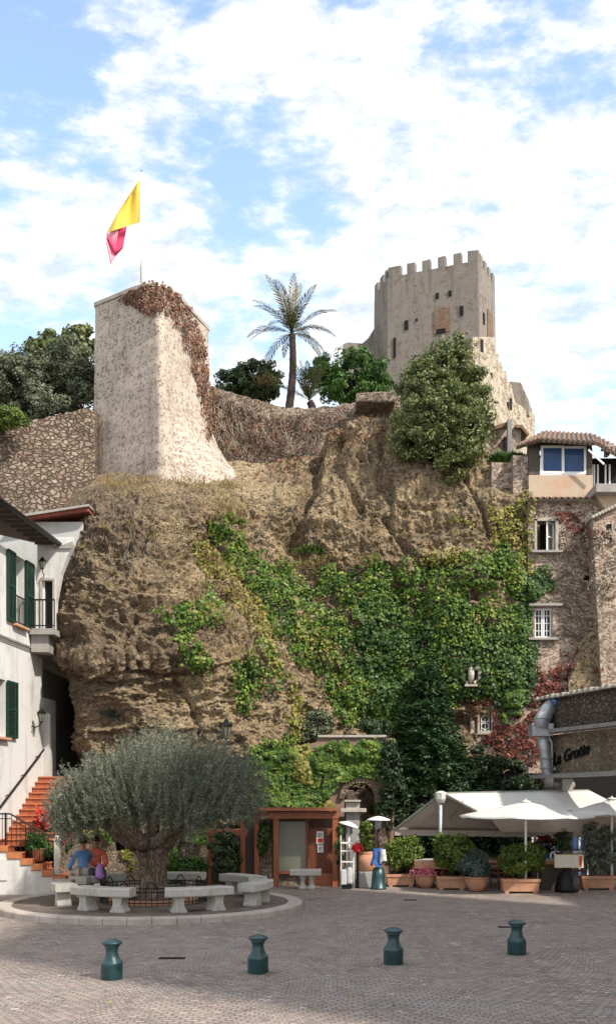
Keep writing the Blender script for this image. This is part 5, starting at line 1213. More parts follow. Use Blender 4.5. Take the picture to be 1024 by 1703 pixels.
# ================================================================ climbers on rock and walls
G_main = [[(545, 955), (600, 938), (660, 945), (700, 940), (745, 948), (790, 925), (845, 930), (860, 955), (856, 1010), (868, 1060), (858, 1110), (866, 1165), (852, 1190), (836, 1195), (815, 1150), (790, 1165), (772, 1140), (760, 1170), (690, 1260), (640, 1230), (608, 1205), (575, 1190), (548, 1150), (575, 1120), (560, 1060), (555, 1000)]]
ivy('ivy', 'large mass of green ivy covering the middle and right of the cliff', G_main, 115000, .09, M['ivy'], 34, .50, .20, 1, lump=.38, ns=.035)
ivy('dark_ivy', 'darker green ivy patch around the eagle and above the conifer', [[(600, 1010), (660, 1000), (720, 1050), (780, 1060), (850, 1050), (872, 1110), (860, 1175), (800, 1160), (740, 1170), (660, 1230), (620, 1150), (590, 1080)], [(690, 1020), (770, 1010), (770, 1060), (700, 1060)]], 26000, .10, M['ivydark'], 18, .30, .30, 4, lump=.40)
G_diag = [[(352, 868), (372, 872), (395, 905), (440, 922), (490, 945), (530, 975), (556, 1010), (560, 1070), (575, 1120), (548, 1150), (512, 1118), (476, 1075), (455, 1050), (430, 1010), (402, 955), (375, 925), (350, 895)]]
ivy('ivy', 'band of ivy slanting down the gully from the foot of the bastion', G_diag, 38000, .09, M['ivy'], 22, .40, .18, 7, ns=.045)
ivy('yellow_ivy', 'yellowing creeper edging the slanting ivy band in the gully', [[(318, 890), (345, 880), (400, 945), (450, 1040), (470, 1110), (455, 1130), (425, 1060), (380, 990), (340, 950)], [(480, 1010), (540, 1030), (560, 1110), (510, 1100)], [(480, 1120), (500, 1130), (505, 1190), (490, 1200)]], 9000, .11, M['ivyyellow'], 10, .3, .14, 9)
ivy('brush', 'brown dry brushwood filling the upper part of the gully', [[(325, 900), (350, 895), (400, 955), (440, 1020), (455, 1060), (430, 1075), (395, 1010), (350, 965)], [(505, 930), (545, 925), (555, 960), (520, 965)]], 8000, .09, M['brush'], 10, .2, .22, 12, aspect=.35)
ivy('ivy', 'bright green ivy patch on the left shoulder of the cliff', [[(252, 1018), (290, 1008), (330, 990), (348, 975), (366, 1010), (362, 1040), (330, 1045), (322, 1068), (348, 1100), (340, 1118), (312, 1112), (300, 1085), (288, 1050), (275, 1030)]], 10500, .09, M['ivy'], 14, .36, .14, 15, ns=.06)
ivy('ivy', 'small hanging ivy patch low on the bare part of the cliff', [[(382, 1105), (405, 1085), (432, 1095), (430, 1140), (412, 1178), (392, 1180), (386, 1140)], [(428, 1060), (455, 1075), (468, 1130), (455, 1145), (438, 1110)]], 5600, .09, M['ivy'], 14, .36, .14, 18, ns=.06)
ivy('ivy', 'thick ivy curtain covering the terrace wall above the timber shelter', [[(412, 1248), (440, 1238), (480, 1236), (508, 1262), (530, 1232), (600, 1238), (640, 1240), (648, 1275), (620, 1292), (560, 1300), (545, 1322), (520, 1345), (440, 1347), (412, 1335)]], 36000, .09, M['ivy'], 11, .26, .2, 21, ns=.045)
ivy('yellow_ivy', 'yellow and red tinged creeper between the two halves of the terrace ivy', [[(478, 1190), (500, 1190), (512, 1250), (520, 1330), (545, 1345), (500, 1346), (486, 1290), (490, 1240)], [(520, 1325), (560, 1330), (560, 1348), (520, 1348)]], 4500, .10, M['ivyyellow'], 7, .15, .16, 23)
ivy('yellow_ivy', 'yellow green creeper climbing the upper right corner of the cliff', [[(818, 850), (850, 842), (872, 880), (876, 930), (862, 960), (832, 940), (818, 905)], [(750, 860), (790, 870), (780, 895), (755, 885)], [(862, 825), (890, 830), (886, 880), (888, 960), (864, 960)], [(700, 925), (780, 910), (800, 935), (720, 940)]], 7000, .10, M['ivyyellow'], 12, .34, .12, 26)
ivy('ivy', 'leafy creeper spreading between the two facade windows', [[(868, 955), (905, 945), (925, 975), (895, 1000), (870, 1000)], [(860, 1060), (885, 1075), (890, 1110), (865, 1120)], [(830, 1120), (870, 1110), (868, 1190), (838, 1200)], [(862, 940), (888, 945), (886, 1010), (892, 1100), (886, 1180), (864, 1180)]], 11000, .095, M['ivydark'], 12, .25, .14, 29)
ivy('red_creeper', 'deep red creeper around the small ironwork window', [[(785, 1160), (812, 1148), (835, 1170), (850, 1200), (885, 1165), (905, 1200), (902, 1262), (880, 1275), (845, 1262), (815, 1245), (788, 1215)]], 10000, .085, M['ivyred'], 10, .50, .10, 31, ns=.06)
ivy('red_creeper', 'red creeper sloping up the facade left of the rock shoulder', [[(872, 1130), (905, 1115), (945, 1085), (975, 1075), (992, 1110), (965, 1150), (930, 1158), (905, 1185), (878, 1170)]], 8500, .085, M['ivyred'], 14, .52, .10, 33, ns=.06)
ivy('red_creeper', 'thin red creeper below the tiled cornice of the stone house', [[(912, 845), (945, 838), (980, 850), (982, 872), (945, 868), (918, 865)], [(935, 870), (1000, 880), (1010, 900), (960, 900)]], 1100, .08, M['ivyred'], 6, .55, .08, 35)
ivy('dry_creeper', 'withered brown creeper over the stone wing at the right edge', [[(925, 880), (1024, 880), (1024, 990), (960, 985), (930, 930)], [(880, 800), (900, 830), (880, 900), (868, 860)]], 3500, .08, M['vine'], 12, .55, .08, 37)
ivy('dry_vines', 'rusty dried creeper hooding the top and right face of the bastion', [[(192, 500), (215, 486), (258, 472), (296, 492), (340, 560), (346, 640), (356, 720), (345, 735), (334, 680), (312, 600), (290, 535), (270, 522), (235, 520), (205, 508)]], 24000, .08, M['ivydry'], 7, .22, .10, 41, lump=.08, jitter=.8, ns=.07)
ivy('dry_vines', 'dried brown creeper leaves clinging to the curtain wall', [[(346, 650), (400, 668), (470, 690), (540, 690), (600, 690), (645, 680), (640, 720), (600, 745), (540, 765), (520, 795), (470, 800), (430, 800), (400, 770), (370, 730), (350, 700)]], 6500, .08, M['ivydry'], 14, .66, .12, 43, jitter=.9, ns=.05)
st = [(random.uniform(345, 640), random.uniform(645, 700)) for _ in range(200)]
strands('vine_stems', 'tangled bare vine stems hanging over the curtain wall', [s_ for s_ in st if s_[1] > np.interp(s_[0], [345, 400, 480, 590, 650], [650, 664, 684, 680, 660])], 26, 6.5, 1.25, M['vine'], .019, .55)
strands('vine_stems', 'bare brown stems fanning over the facade beside the lower window', [(random.uniform(868, 950), random.uniform(955, 1050)) for _ in range(34)], 14, 6, .6, M['twig'], .018, .4)
strands('ivy_stems', 'woody ivy stems showing between the leaves on the cliff', [(random.uniform(400, 860), random.uniform(930, 1120)) for _ in range(90)], 22, 7, 1.4, M['bark2'], .022, .5, .17)
strands('roots', 'thin roots and dead stems hanging down the bare rock face', [(random.uniform(150, 870), random.uniform(800, 930)) for _ in range(60)], 16, 7, 1.5, M['twig'], .014, .6)
# dry grass on the ledges
sp = [hit(random.uniform(175, 400), random.uniform(800, 825)) for _ in range(34)] + [hit(random.uniform(325, 390), random.uniform(800, 870)) for _ in range(30)]
tuft('dry_grass', 'dry yellow grass tufts along the ledge below the bastion', sp[::2], 45, .24, .010, M['drygrass'], .2)
sp = [hit(random.uniform(330, 390), random.uniform(1000, 1090)) for _ in range(22)] + [hit(random.uniform(480, 560), random.uniform(925, 950)) for _ in range(14)] + [hit(random.uniform(600, 650), 935) for _ in range(5)]
tuft('dry_grass', 'pale dry grass beside the bright ivy on the left shoulder', sp[::2], 40, .28, .010, M['drygrass'], .16)
sp = [hit(random.uniform(120, 880), random.uniform(850, 1200)) for _ in range(70)]
tuft('dry_grass', 'scattered sparse grass tufts over the rock face', sp, 16, .22, .012, M['drygrass'], .08)
sp = [hit(x, y) for x, y in ((505, 918), (520, 916), (535, 920), (380, 862), (395, 870))]
tuft('weeds', 'fresh green weeds on a ledge at the top of the ivy', sp, 90, .22, .022, M['ivy'], .13, cat='weeds')
AG = hit(186, 1190, .12); tuft('agave', 'blue green agave rosette on the rock above the olive tree', [AG], 46, .42, .03, M['lavender'], .04, cat='agave', lean=.7, kind=None)

# ================================================================ trees and shrubs on the heights
tree('broadleaf_tree', 'large grey green tree at the top left beside the bastion', 'tree', W(70, 720, 39), [pb(40, 640, 62, 56, 39), pb(105, 610, 55, 52, 39.5), pb(140, 650, 40, 50, 39), pb(0, 640, 45, 45, 40), pb(-50, 650, 50, 50, 40), pb(75, 680, 60, 30, 38.5)], 420, 42000, .13, M['wildolive'], M['bark2'], .2, .45, .30, limbs=30, multi=3)
tree('fig_tree', 'dark green leafy treetop showing above the grey green tree', 'tree', W(110, 640, 43), [pb(100, 582, 48, 30, 43), pb(135, 570, 30, 22, 43), pb(68, 588, 30, 18, 43)], 90, 9000, .20, M['treeleaf'], M['bark2'], .15, .6, .3, limbs=12)
tree('hedge_bush', 'bright green clipped bush at the far left edge above the retaining wall', 'bush', W(10, 716, 35), [pb(8, 697, 36, 14, 35), pb(-40, 700, 40, 18, 35)], 60, 7000, .10, M['hedge'], None, .1, .6, .2)
tree('dark_bush', 'dense dark evergreen bush left of the palm', 'bush', W(420, 675, 43), [pb(388, 636, 28, 24, 43), pb(420, 630, 36, 27, 43), pb(448, 634, 20, 28, 43), pb(410, 655, 50, 14, 43)], 200, 16000, .13, M['evergreen'], M['bark2'], .12, .5, .2, limbs=10)
tuft('dead_frond', 'rust brown dead foliage on the right of the dark bush', [W(442, 640, 42)], 90, .5, .03, M['brush'], .18, cat='dead foliage', kind=None)
tree('pine_bush', 'bright green bushy tree right of the palm below the keep', 'tree', W(585, 690, 44), [pb(545, 620, 32, 26, 44), pb(590, 612, 38, 28, 44), pb(628, 625, 26, 24, 44), pb(575, 650, 48, 20, 44), pb(625, 650, 26, 16, 44)], 170, 15000, .15, M['pineleaf'], M['bark2'], .16, .4, .28, limbs=16, multi=3)
tree('wild_shrub', 'big loose olive green shrub growing over the cliff edge below the keep', 'shrub', W(735, 775, 34.6), [pb(740, 620, 52, 44, 35.2), pb(700, 640, 42, 46, 35), pb(780, 650, 42, 44, 35), pb(730, 700, 76, 58, 34.6), pb(690, 735, 48, 30, 34.3), pb(775, 735, 34, 42, 34.3), pb(755, 580, 28, 22, 35.2), pb(800, 690, 24, 40, 34.8), pb(748, 775, 22, 26, 34.0)], 620, 40000, .11, M['treeleaf'], M['bark2'], .10, .5, .24, limbs=60, multi=5, shell=.5)
tuft('green_weeds', 'low bright green plants on top of the square stone pier', [W(x, 768, 34.6) for x in range(822, 884, 6)], 90, .28, .04, M['pineleaf'], .12, cat='plants', kind=None)

def palm(label, base, top, tr, nfr, L, drop, nl=34, w=.017, heart=True, arcs=(-.1, 1.35), cut=None):
    t = thing('palm_tree', label, 'palm tree', base); b = MB(); n = 22; pts_, rr = [], []
    for i in range(n + 1): s_ = i / n; p = Vector(base).lerp(Vector(top), s_); p.x += .10 * math.sin(s_ * 3); pts_.append(p); rr.append(tr * (1.25 - .35 * s_) * (1 + .07 * (i % 2)))
    rr[-1] *= 1.1; b.tube(pts_, rr, 12); b.build('trunk', M['palmbark'], t, True)
    for i in range(nfr):
        az = i * 2.39996 + random.uniform(-.2, .2); el = arcs[0] + (arcs[1] - arcs[0]) * ((i + .5) / nfr) ** .85 if cut is None else random.uniform(*cut)
        ln = L * random.uniform(.8, 1.08); o = Vector(top) + Vector((0, 0, .05)); d_ = Vector((math.cos(az) * math.cos(el), math.sin(az) * math.cos(el), math.sin(el))); pr_ = []
        v = d_.copy(); p = o.copy(); m = 14
        for k in range(m + 1):
            pr_.append(p.copy()); p = p + v * (ln / m); v = (v + Vector((0, 0, -drop * (.5 + k / m) * (1.15 - .6 * math.sin(max(el, 0)))))).normalized()
        P_ = np.array(pr_); V = []
        for k in range(nl):
            s_ = .12 + .88 * k / (nl - 1); q = s_ * m; i0 = min(int(q), m - 1); c = P_[i0] + (P_[i0 + 1] - P_[i0]) * (q - i0); tg = unit(P_[i0 + 1] - P_[i0])
            side = unit(np.cross(tg, [0, 0, 1]) + 1e-6); upv = np.cross(side, tg); ll = ln * .17 * math.sin(math.pi * min(1, .12 + s_ * .86)) ** .7
            for sg in (-1, 1):
                dr = unit(side * sg * .75 + tg * .75 + upv * .12 + RNG.normal(0, .08, 3) - np.array([0, 0, .18])); e = c + dr * ll; md = c + dr * ll * .45; wv = unit(np.cross(dr, upv)) * w
                V.append([c, md + wv, e, md - wv])
        for k in range(m): a_, c_ = P_[k], P_[k + 1]; sd_ = unit(np.cross(c_ - a_, [0, 0, 1]) + 1e-6) * .022 * (1.2 - k / m); V.append([a_ - sd_, a_ + sd_, c_ + sd_, c_ - sd_])
        quads_obj('frond', np.array(V), M['palmheart'] if (heart and el > 1.12) else M['palmleaf'], t)
    return t
palm('tall palm tree with a dark trunk standing behind the curtain wall', W(479, 690, 41), W(485, 556, 41), .125, 27, 2.15, .125, arcs=(-.05, 1.5), nl=30)
palm('small low palm with feathery fronds beside the tall palm', W(515, 690, 41.5), W(514, 668, 41.5), .14, 16, 1.7, .05, nl=30, heart=False, cut=(.5, 1.4))

# conifer in front of the right part of the ivy
def conifer():
    t = thing('conifer', 'dark green spreading conifer beside the stone house above the awning', 'conifer', (wx(715, 31.6), 31.6, 0))
    bx_, by_ = wx(712, 32.1), 32.1; zt_ = wz(1108, 31.6); V = []
    MB().tube([(bx_, by_, 0), (bx_ + .05, by_, zt_ * .5), (bx_, by_, zt_ - .2)], [.2, .12, .02], 9).build('trunk', M['bark2'], t, True)
    br = MB()
    for k in range(430):
        s_ = RNG.uniform(0, 1) ** .8; z = .9 + (zt_ - .9) * s_; rad = (1 - s_) ** .78 * 1.75 + .12; az = RNG.uniform(0, 2 * math.pi)
        if s_ < .45: rad *= 1.0 + .35 * math.sin(az * 3 + s_ * 9)
        if math.cos(az) > 0 and s_ < .35: rad *= 1.25
        rad *= RNG.uniform(.75, 1.12); n_ = int(30 + 60 * rad); q = np.linspace(.25, 1, n_) ** .8
        line = np.stack([bx_ + math.cos(az) * rad * q, by_ + math.sin(az) * rad * q * .5, z + .22 * q * rad - .38 * (q ** 2) * rad], 1)
        br.tube([line[0] * 0 + np.array([bx_, by_, z]), line[n_ // 2], line[-1]], [.025, .015, .005], 3, False)
        P_ = line[:, None, :] + RNG.normal(0, .075, (n_, 2, 3)) * np.array([1, 1, .6]); V.append(P_.reshape(-1, 3))
    P_ = np.concatenate(V); out_ = unit((P_ - np.array([bx_, by_, 0])) * np.array([1, 1, 0]) + np.array([0, 0, .25]))
    ax = out_ + np.array([0, 0, -.15])
    quads_obj('crown', leaves(P_, RNG.normal(0, 1, P_.shape) + np.array([0, 0, .6]), .17, .26, .5, axis=ax * 1.6), M['conifer'], t); br.build('branches', M['bark2'], t)
conifer()
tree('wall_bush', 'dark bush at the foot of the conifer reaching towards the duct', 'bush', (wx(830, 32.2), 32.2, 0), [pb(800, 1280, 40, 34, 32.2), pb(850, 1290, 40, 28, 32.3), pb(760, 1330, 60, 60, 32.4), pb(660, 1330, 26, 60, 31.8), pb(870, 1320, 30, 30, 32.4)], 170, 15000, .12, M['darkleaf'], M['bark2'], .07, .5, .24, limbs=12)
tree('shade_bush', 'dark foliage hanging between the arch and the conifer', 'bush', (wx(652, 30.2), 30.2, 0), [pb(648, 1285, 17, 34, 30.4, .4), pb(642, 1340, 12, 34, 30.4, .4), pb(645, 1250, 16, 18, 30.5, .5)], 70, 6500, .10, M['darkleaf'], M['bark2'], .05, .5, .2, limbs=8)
tree('ledge_bush', 'dark bushy plant with pale flowers on the terrace ledge', 'bush', W(630, 1232, 31), [pb(628, 1212, 22, 12, 31.2), pb(612, 1207, 14, 9, 31.2)], 40, 2600, .10, M['evergreen'], None, .05, .5, .15)
tree('ledge_bush', 'rounded grey bush against the rock left of the terrace coping', 'bush', W(530, 1228, 31.2), [pb(530, 1203, 22, 24, 31.4), pb(512, 1215, 12, 14, 31.4)], 50, 4200, .09, M['wildolive'], M['bark2'], .04, .5, .18)

# ================================================================ the olive tree
OT = thing('olive_tree', 'old olive tree with a gnarled trunk and broad silver crown inside the stone bench circle', 'olive tree', (-3.47, 24.0, 0))
ob = Vector((-3.47, 24.0, 0)); cz = 1.72
# trunk: lobed, twisting, flaring surface
b = MB(); NA, NH = 72, 70
for j in range(NH + 1):
    s_ = j / NH; z = -.08 + s_ * 1.62
    for k in range(NA):
        a = 2 * math.pi * k / NA
        r_ = .29 + .17 * (1 - s_) ** 6 - .055 * math.sin(math.pi * min(1, s_ * 1.15)) + .20 * max(0, s_ - .5) ** 1.4
        tw = a + s_ * 1.1
        r_ *= 1 + .13 * math.sin(tw * 3 + 1) + .07 * math.sin(tw * 5 + s_ * 3) + .045 * math.sin(tw * 11 + s_ * 5)
        p = np.array([[math.cos(a) * 1.3, math.sin(a) * 1.3, z * 1.1]]); r_ *= 1 + .16 * float(fbm(p * 2.4, 4, 3, .6, ridged=True)[0]) + .07 * float(fbm(np.array([[math.cos(tw) * 5, math.sin(tw) * 5, z * 1.4]]), 3, 8)[0])
        # split into limbs at the top
        cx = -.10 + .08 * math.sin(s_ * 2.5) + (-.10 * s_)
        b.v.append((ob.x + .13 + cx + r_ * math.cos(a) * (1 + .35 * max(0, s_ - .55)), ob.y + r_ * math.sin(a), z))
for j in range(NH):
    for k in range(NA): k2 = (k + 1) % NA; b.f.append((j * NA + k, j * NA + k2, (j + 1) * NA + k2, (j + 1) * NA + k))
b.f.append(tuple(NH * NA + k for k in range(NA)))
b.build('trunk', M['bark'], OT, True)
lm = MB(); tips = []
def limb(p, d, r, L, dep):
    pts_, rr = [p.copy()], [r]; q = p.copy(); n = 6
    for k in range(n):
        d = (d + Vector((random.uniform(-.28, .28), random.uniform(-.28, .28), random.uniform(-.06, .16)))).normalized(); q = q + d * (L / n); pts_.append(q.copy()); rr.append(r * (1 - .55 * (k + 1) / n) * (1 + .12 * random.uniform(-1, 1)))
        if dep > 0 and k >= 1 and random.random() < (.75 if dep > 1 else .6):
            dd = (d + Vector((random.uniform(-1, 1), random.uniform(-1, 1), random.uniform(-.1, .7))) * .85).normalized(); limb(q, dd, rr[-1] * .7, L * .62, dep - 1)
    lm.tube(pts_, rr, 9 if r > .08 else 5, True); tips.append(q)
for k in range(9):
    a = 2 * math.pi * k / 9 + .3; d0 = Vector((math.cos(a), math.sin(a) * .9, .42 + .2 * random.random())).normalized()
    limb(ob + Vector((-.05 + .28 * math.cos(a),   .25 * math.sin(a), 1.36)), d0, .16 if k % 2 else .2, 1.35, 2)
limb(ob + Vector((0, 0, 1.4)), Vector((.1, 0, 1)), .18, 1.1, 2)
lm.build('limbs', M['bark'], OT, True)
# shoots rising from the crown
cc = np.array([ob.x - .02, ob.y, 2.0]); RX, RY = 2.42, 2.3
def crown_top(r): return 2.05 + 1.92 * np.sqrt(np.clip(1 - r ** 2.8, 0, 1)) ** .85
def crown_bot(r): return 1.90 - .12 * np.clip(1 - np.abs(r - .82) / .3, 0, 1) + .25 * np.clip(.5 - r, 0, 1)
NS = 2700; V, TW_ = [], []
for k in range(NS):
    rr = math.sqrt(RNG.uniform(0, 1)); az = RNG.uniform(0, 2 * math.pi); rim = RNG.uniform() < .28
    if rim: rr = RNG.uniform(.78, 1)
    lump = 1 + .07 * math.sin(az * 5 + 1) + .05 * math.sin(az * 9)
    ln_ = float(fbm(np.array([[math.cos(az) * rr * 2.6, math.sin(az) * rr * 2.6, 1.]]), 3, 61)[0]); lump += .07 * ln_; zt_, zb_ = float(crown_top(rr)) + .75 * ln_, float(crown_bot(rr)) + .12; u_ = RNG.uniform(0, 1) ** .55
    zz_ = zb_ + (zt_ - zb_) * u_ * .93
    tipp = np.array([cc[0] + RX * lump * rr * math.cos(az), cc[1] + RY * lump * rr * math.sin(az), zz_])
    L = RNG.uniform(.45, 1.25) * (.75 if u_ < .5 else 1); out_ = np.array([math.cos(az) * rr, math.sin(az) * rr, 0])
    d_ = unit(out_ * (.75 + .3 * (1 - u_)) + np.array([0, 0, 1.05 * u_ + .15]) + RNG.normal(0, .16, 3)); st_ = tipp - d_ * L
    cv = unit(np.array([0, 0, 1.]) + RNG.normal(0, .2, 3)) * .10 * L * (1 if u_ > .35 else -.9)
    m = int(26 + 16 * L); q = np.linspace(0.08, 1, m)[:, None]
    line = st_ + d_ * L * q + cv * (q ** 2 - q * .2)
    if rr > .9 and u_ < .2: line[:, 2] -= .05 * q[:, 0] ** 2
    tg = unit(np.gradient(line, axis=0)); sd_ = unit(np.cross(tg, RNG.normal(0, 1, 3)))
    ph = np.arange(m) * 2.4; bi = np.cross(tg, sd_); ro_v = sd_ * np.cos(ph)[:, None] + bi * np.sin(ph)[:, None]
    ld = unit(ro_v * .85 + tg * .9 + RNG.normal(0, .15, (m, 3))); ll = (.088 * RNG.uniform(.7, 1.2, m) * (1.1 - .45 * q[:, 0]))[:, None]
    nv = unit(np.cross(ld, tg) + RNG.normal(0, .3, (m, 3))); wv = unit(np.cross(ld, nv)) * ll * .15
    V.append(np.stack([line, line + ld * ll * .5 + wv, line + ld * ll, line + ld * ll * .5 - wv], 1))
    if k % 2 == 0:
        w3 = sd_ * .006
        TW_.append(np.stack([line[:-1:3] - w3[:-1:3], line[:-1:3] + w3[:-1:3], line[3::3][:len(line[:-1:3])] + w3[3::3][:len(line[:-1:3])] if len(line[3::3]) >= len(line[:-1:3]) else np.concatenate([line[3::3], line[-1:]])[:len(line[:-1:3])] + w3[:len(line[:-1:3])], (np.concatenate([line[3::3], line[-1:]])[:len(line[:-1:3])]) - w3[:len(line[:-1:3])]], 1))
quads_obj('foliage', np.concatenate(V), M['olive'], OT); quads_obj('twigs', np.concatenate(TW_), M['twig'], OT)
# climbers and plants around the niche wall and shelter
ivy('ivy', 'trailing ivy over the niche wall between the olive trunk and the shelter', [[(285, 1350), (345, 1350), (345, 1400), (300, 1400), (290, 1475), (275, 1475), (280, 1400)], [(168, 1372), (230, 1370), (235, 1392), (180, 1400)]], 4200, .10, M['ivy'], 7, .2, .14, 61)
ivy('yellow_ivy', 'yellow green creeper around the small arched niche', [[(130, 1370), (230, 1372), (230, 1450), (205, 1450), (190, 1395), (140, 1400)]], 2600, .09, M['ivyyellow'], 8, .38, .1, 63)
tree('camellia_bush', 'dark glossy bush climbing in front of the shelter side posts', 'bush', (wx(370, 29.1), 29.1, 0), [pb(370, 1408, 24, 22, 29.1, .5), pb(378, 1435, 18, 28, 29.1, .5)], 70, 6000, .085, M['evergreen'], M['bark2'], .04, .55, .16, limbs=8)
tree('fern_bush', 'feathery green shrub low behind the bench circle', 'shrub', (wx(312, 28.9), 28.9, 0), [pb(312, 1442, 32, 14, 28.9, .5), pb(295, 1452, 18, 12, 28.9, .5)], 60, 4200, .085, M['pineleaf'], None, .03, .4, .14)
tree('climbing_plant', 'trailing green plant hanging on the stone pier of the shelter', 'climbing plant', (wx(440, 29.1), 29.2, 0), [pb(440, 1382, 9, 16, 29.2, .5), pb(436, 1408, 6, 16, 29.2, .5)], 26, 1500, .085, M['ivydark'], None, .02, .5, .1)
# stair plants
FB = tree('flowering_shrub', 'bush with bright red flowers above the stair railing', 'flowering shrub', (wx(92, 27.9), 27.9, .9), [pb(85, 1366, 20, 16, 27.9, .7), pb(100, 1382, 16, 16, 27.9, .7), pb(105, 1405, 9, 14, 27.9, .7)], 60, 4200, .085, M['evergreen'], M['bark2'], .03, .5, .14, limbs=8)
fp_ = []
for px, py, r_, m in ((71, 1356, .17, 190), (95, 1362, .1, 60), (103, 1392, .12, 130), (80, 1374, .07, 30), (64, 1372, .05, 20), (88, 1350, .06, 20)):
    c = np.array(W(px, py, 27.55)); fp_.append(c + RNG.normal(0, r_ * .6, (m, 3)))
fp_ = np.concatenate(fp_); quads_obj('blossom', leaves(fp_, np.tile(np.array([[0, -1, .4]]), (len(fp_), 1)), .075, .9, .7), M['flower'], FB)
tree('potted_plant', 'strappy green plants standing on the tiled steps behind the railing', 'plant', (wx(62, 27.1), 27.1, .9), [pb(56, 1402, 13, 15, 27.1, .6), pb(70, 1408, 14, 18, 27.2, .6)], 30, 1900, .15, M['pineleaf'], None, .03, .2, .16, up=.8)
MB().lathe((wx(64, 27.1), 27.1, wz(1432, 27.1)), [(.12, 0), (.17, .28), (.19, .3), (.16, .31)], 16).build('pot', M['terra'], [o for o in SC.objects if o.name.startswith('potted_plant')][0], True)
# ================================================================ bollards
def bollard(px, py, label):
    Y = GY(py); s = .50 / .50; h = .545
    t = thing('bollard', label, 'bollard', (wx(px, Y), Y, 0), 'green cast bollards across the front of the square')
    c = t.location; MB().lathe(c, [(.142, 0), (.145, .01), (.145, .20), (.148, .215), (.138, .235), (.118, .26), (.092, .31), (.082, .36), (.082, .39), (.092, .43), (.118, .465)], 32).build('body', M['greenpaint'], t, True)
    MB().lathe(c, [(.118, .4649), (.138, .475), (.142, .49), (.134, .502), (.125, .505), (.07, .53), (.02, .538), (.001, .54)], 32).build('cap', M['greenpaint'], t, True)
    return t
bl1 = bollard(186, 1629, 'leftmost green bollard, nearest to the camera')
for px, py, lb in ((429, 1619, 'green bollard to the right of the dark drain slot, second from the left'), (654, 1604, 'green bollard third from the left, in front of the planters'), (859, 1588, 'rightmost green bollard, farthest from the camera')):
    Y = GY(py); dup(bl1, (wx(px, Y), Y, 0), lb, random.uniform(0, 3))
for px, py, w, label in ((286, 1595, .40, 'dark slot drain between the two left bollards'), (682, 1498, .30, 'small dark drain cover in front of the bowl planter'), (838, 1543, .24, 'small dark drain cover beside the rightmost bollard')):
    Y = GY(py); x = wx(px, Y); g_ = thing('drain', label, 'drain', (x, Y, 0))
    b = MB(); b.box(x - w / 2, Y - .07, .001, x + w / 2, Y - .05, .012).box(x - w / 2, Y + .05, .001, x + w / 2, Y + .07, .012).box(x - w / 2, Y - .05, .001, x - w / 2 + .02, Y + .05, .012).box(x + w / 2 - .02, Y - .05, .001, x + w / 2, Y + .05, .012); b.build('frame', M['iron'], g_)
    b = MB(); b.box(x - w / 2 + .02, Y - .05, .001, x + w / 2 - .02, Y + .05, .006)
    b.build('grate', M['dark'], g_)

# ================================================================ round island, benches, tree ring
IC = Vector((-3.42, 23.75, 0)); IR = 3.3
b = MB(); b.lathe((IC.x, IC.y, .004), [(IR - .3, 0), (IR - .3, .10)], 96); isl = b.build('island_paving', M['ground']); struct(isl)
b = MB(); NK = 44
for k in range(NK):
    a0, a1 = 2 * math.pi * (k + .012) / NK, 2 * math.pi * (k + .988) / NK; pr_ = [(IR, .0), (IR, .11), (IR - .02, .135), (IR - .30, .135), (IR - .32, .125), (IR - .32, 0)]; o = len(b.v); m = 4
    for i in range(m + 1):
        a = a0 + (a1 - a0) * i / m
        for r_, z in pr_: b.v.append((IC.x + r_ * math.cos(a), IC.y + r_ * math.sin(a), z))
    for i in range(m):
        for j in range(5): b.f.append((o + i * 6 + j, o + i * 6 + j + 1, o + (i + 1) * 6 + j + 1, o + (i + 1) * 6 + j))
    b.f += [tuple(o + j for j in range(6)), tuple(o + m * 6 + j for j in range(6))]
kb = b.build('kerb', M['kerb']); struct(kb)
ZI = .104
BC = Vector((-3.20, 23.95, ZI)); BR = 2.2
bench_names = {-26: 'curved white stone bench at the front left of the tree circle', 26: 'curved white stone bench at the front right of the tree circle', -77: 'white stone bench at the left side of the tree circle, seen end on', 77: 'white stone bench at the right side of the tree circle, seen end on', -129: 'white stone bench at the back left where the two men sit', 129: 'sunlit stone bench at the back right of the tree circle', 180: 'stone bench at the back of the circle behind the olive trunk'}
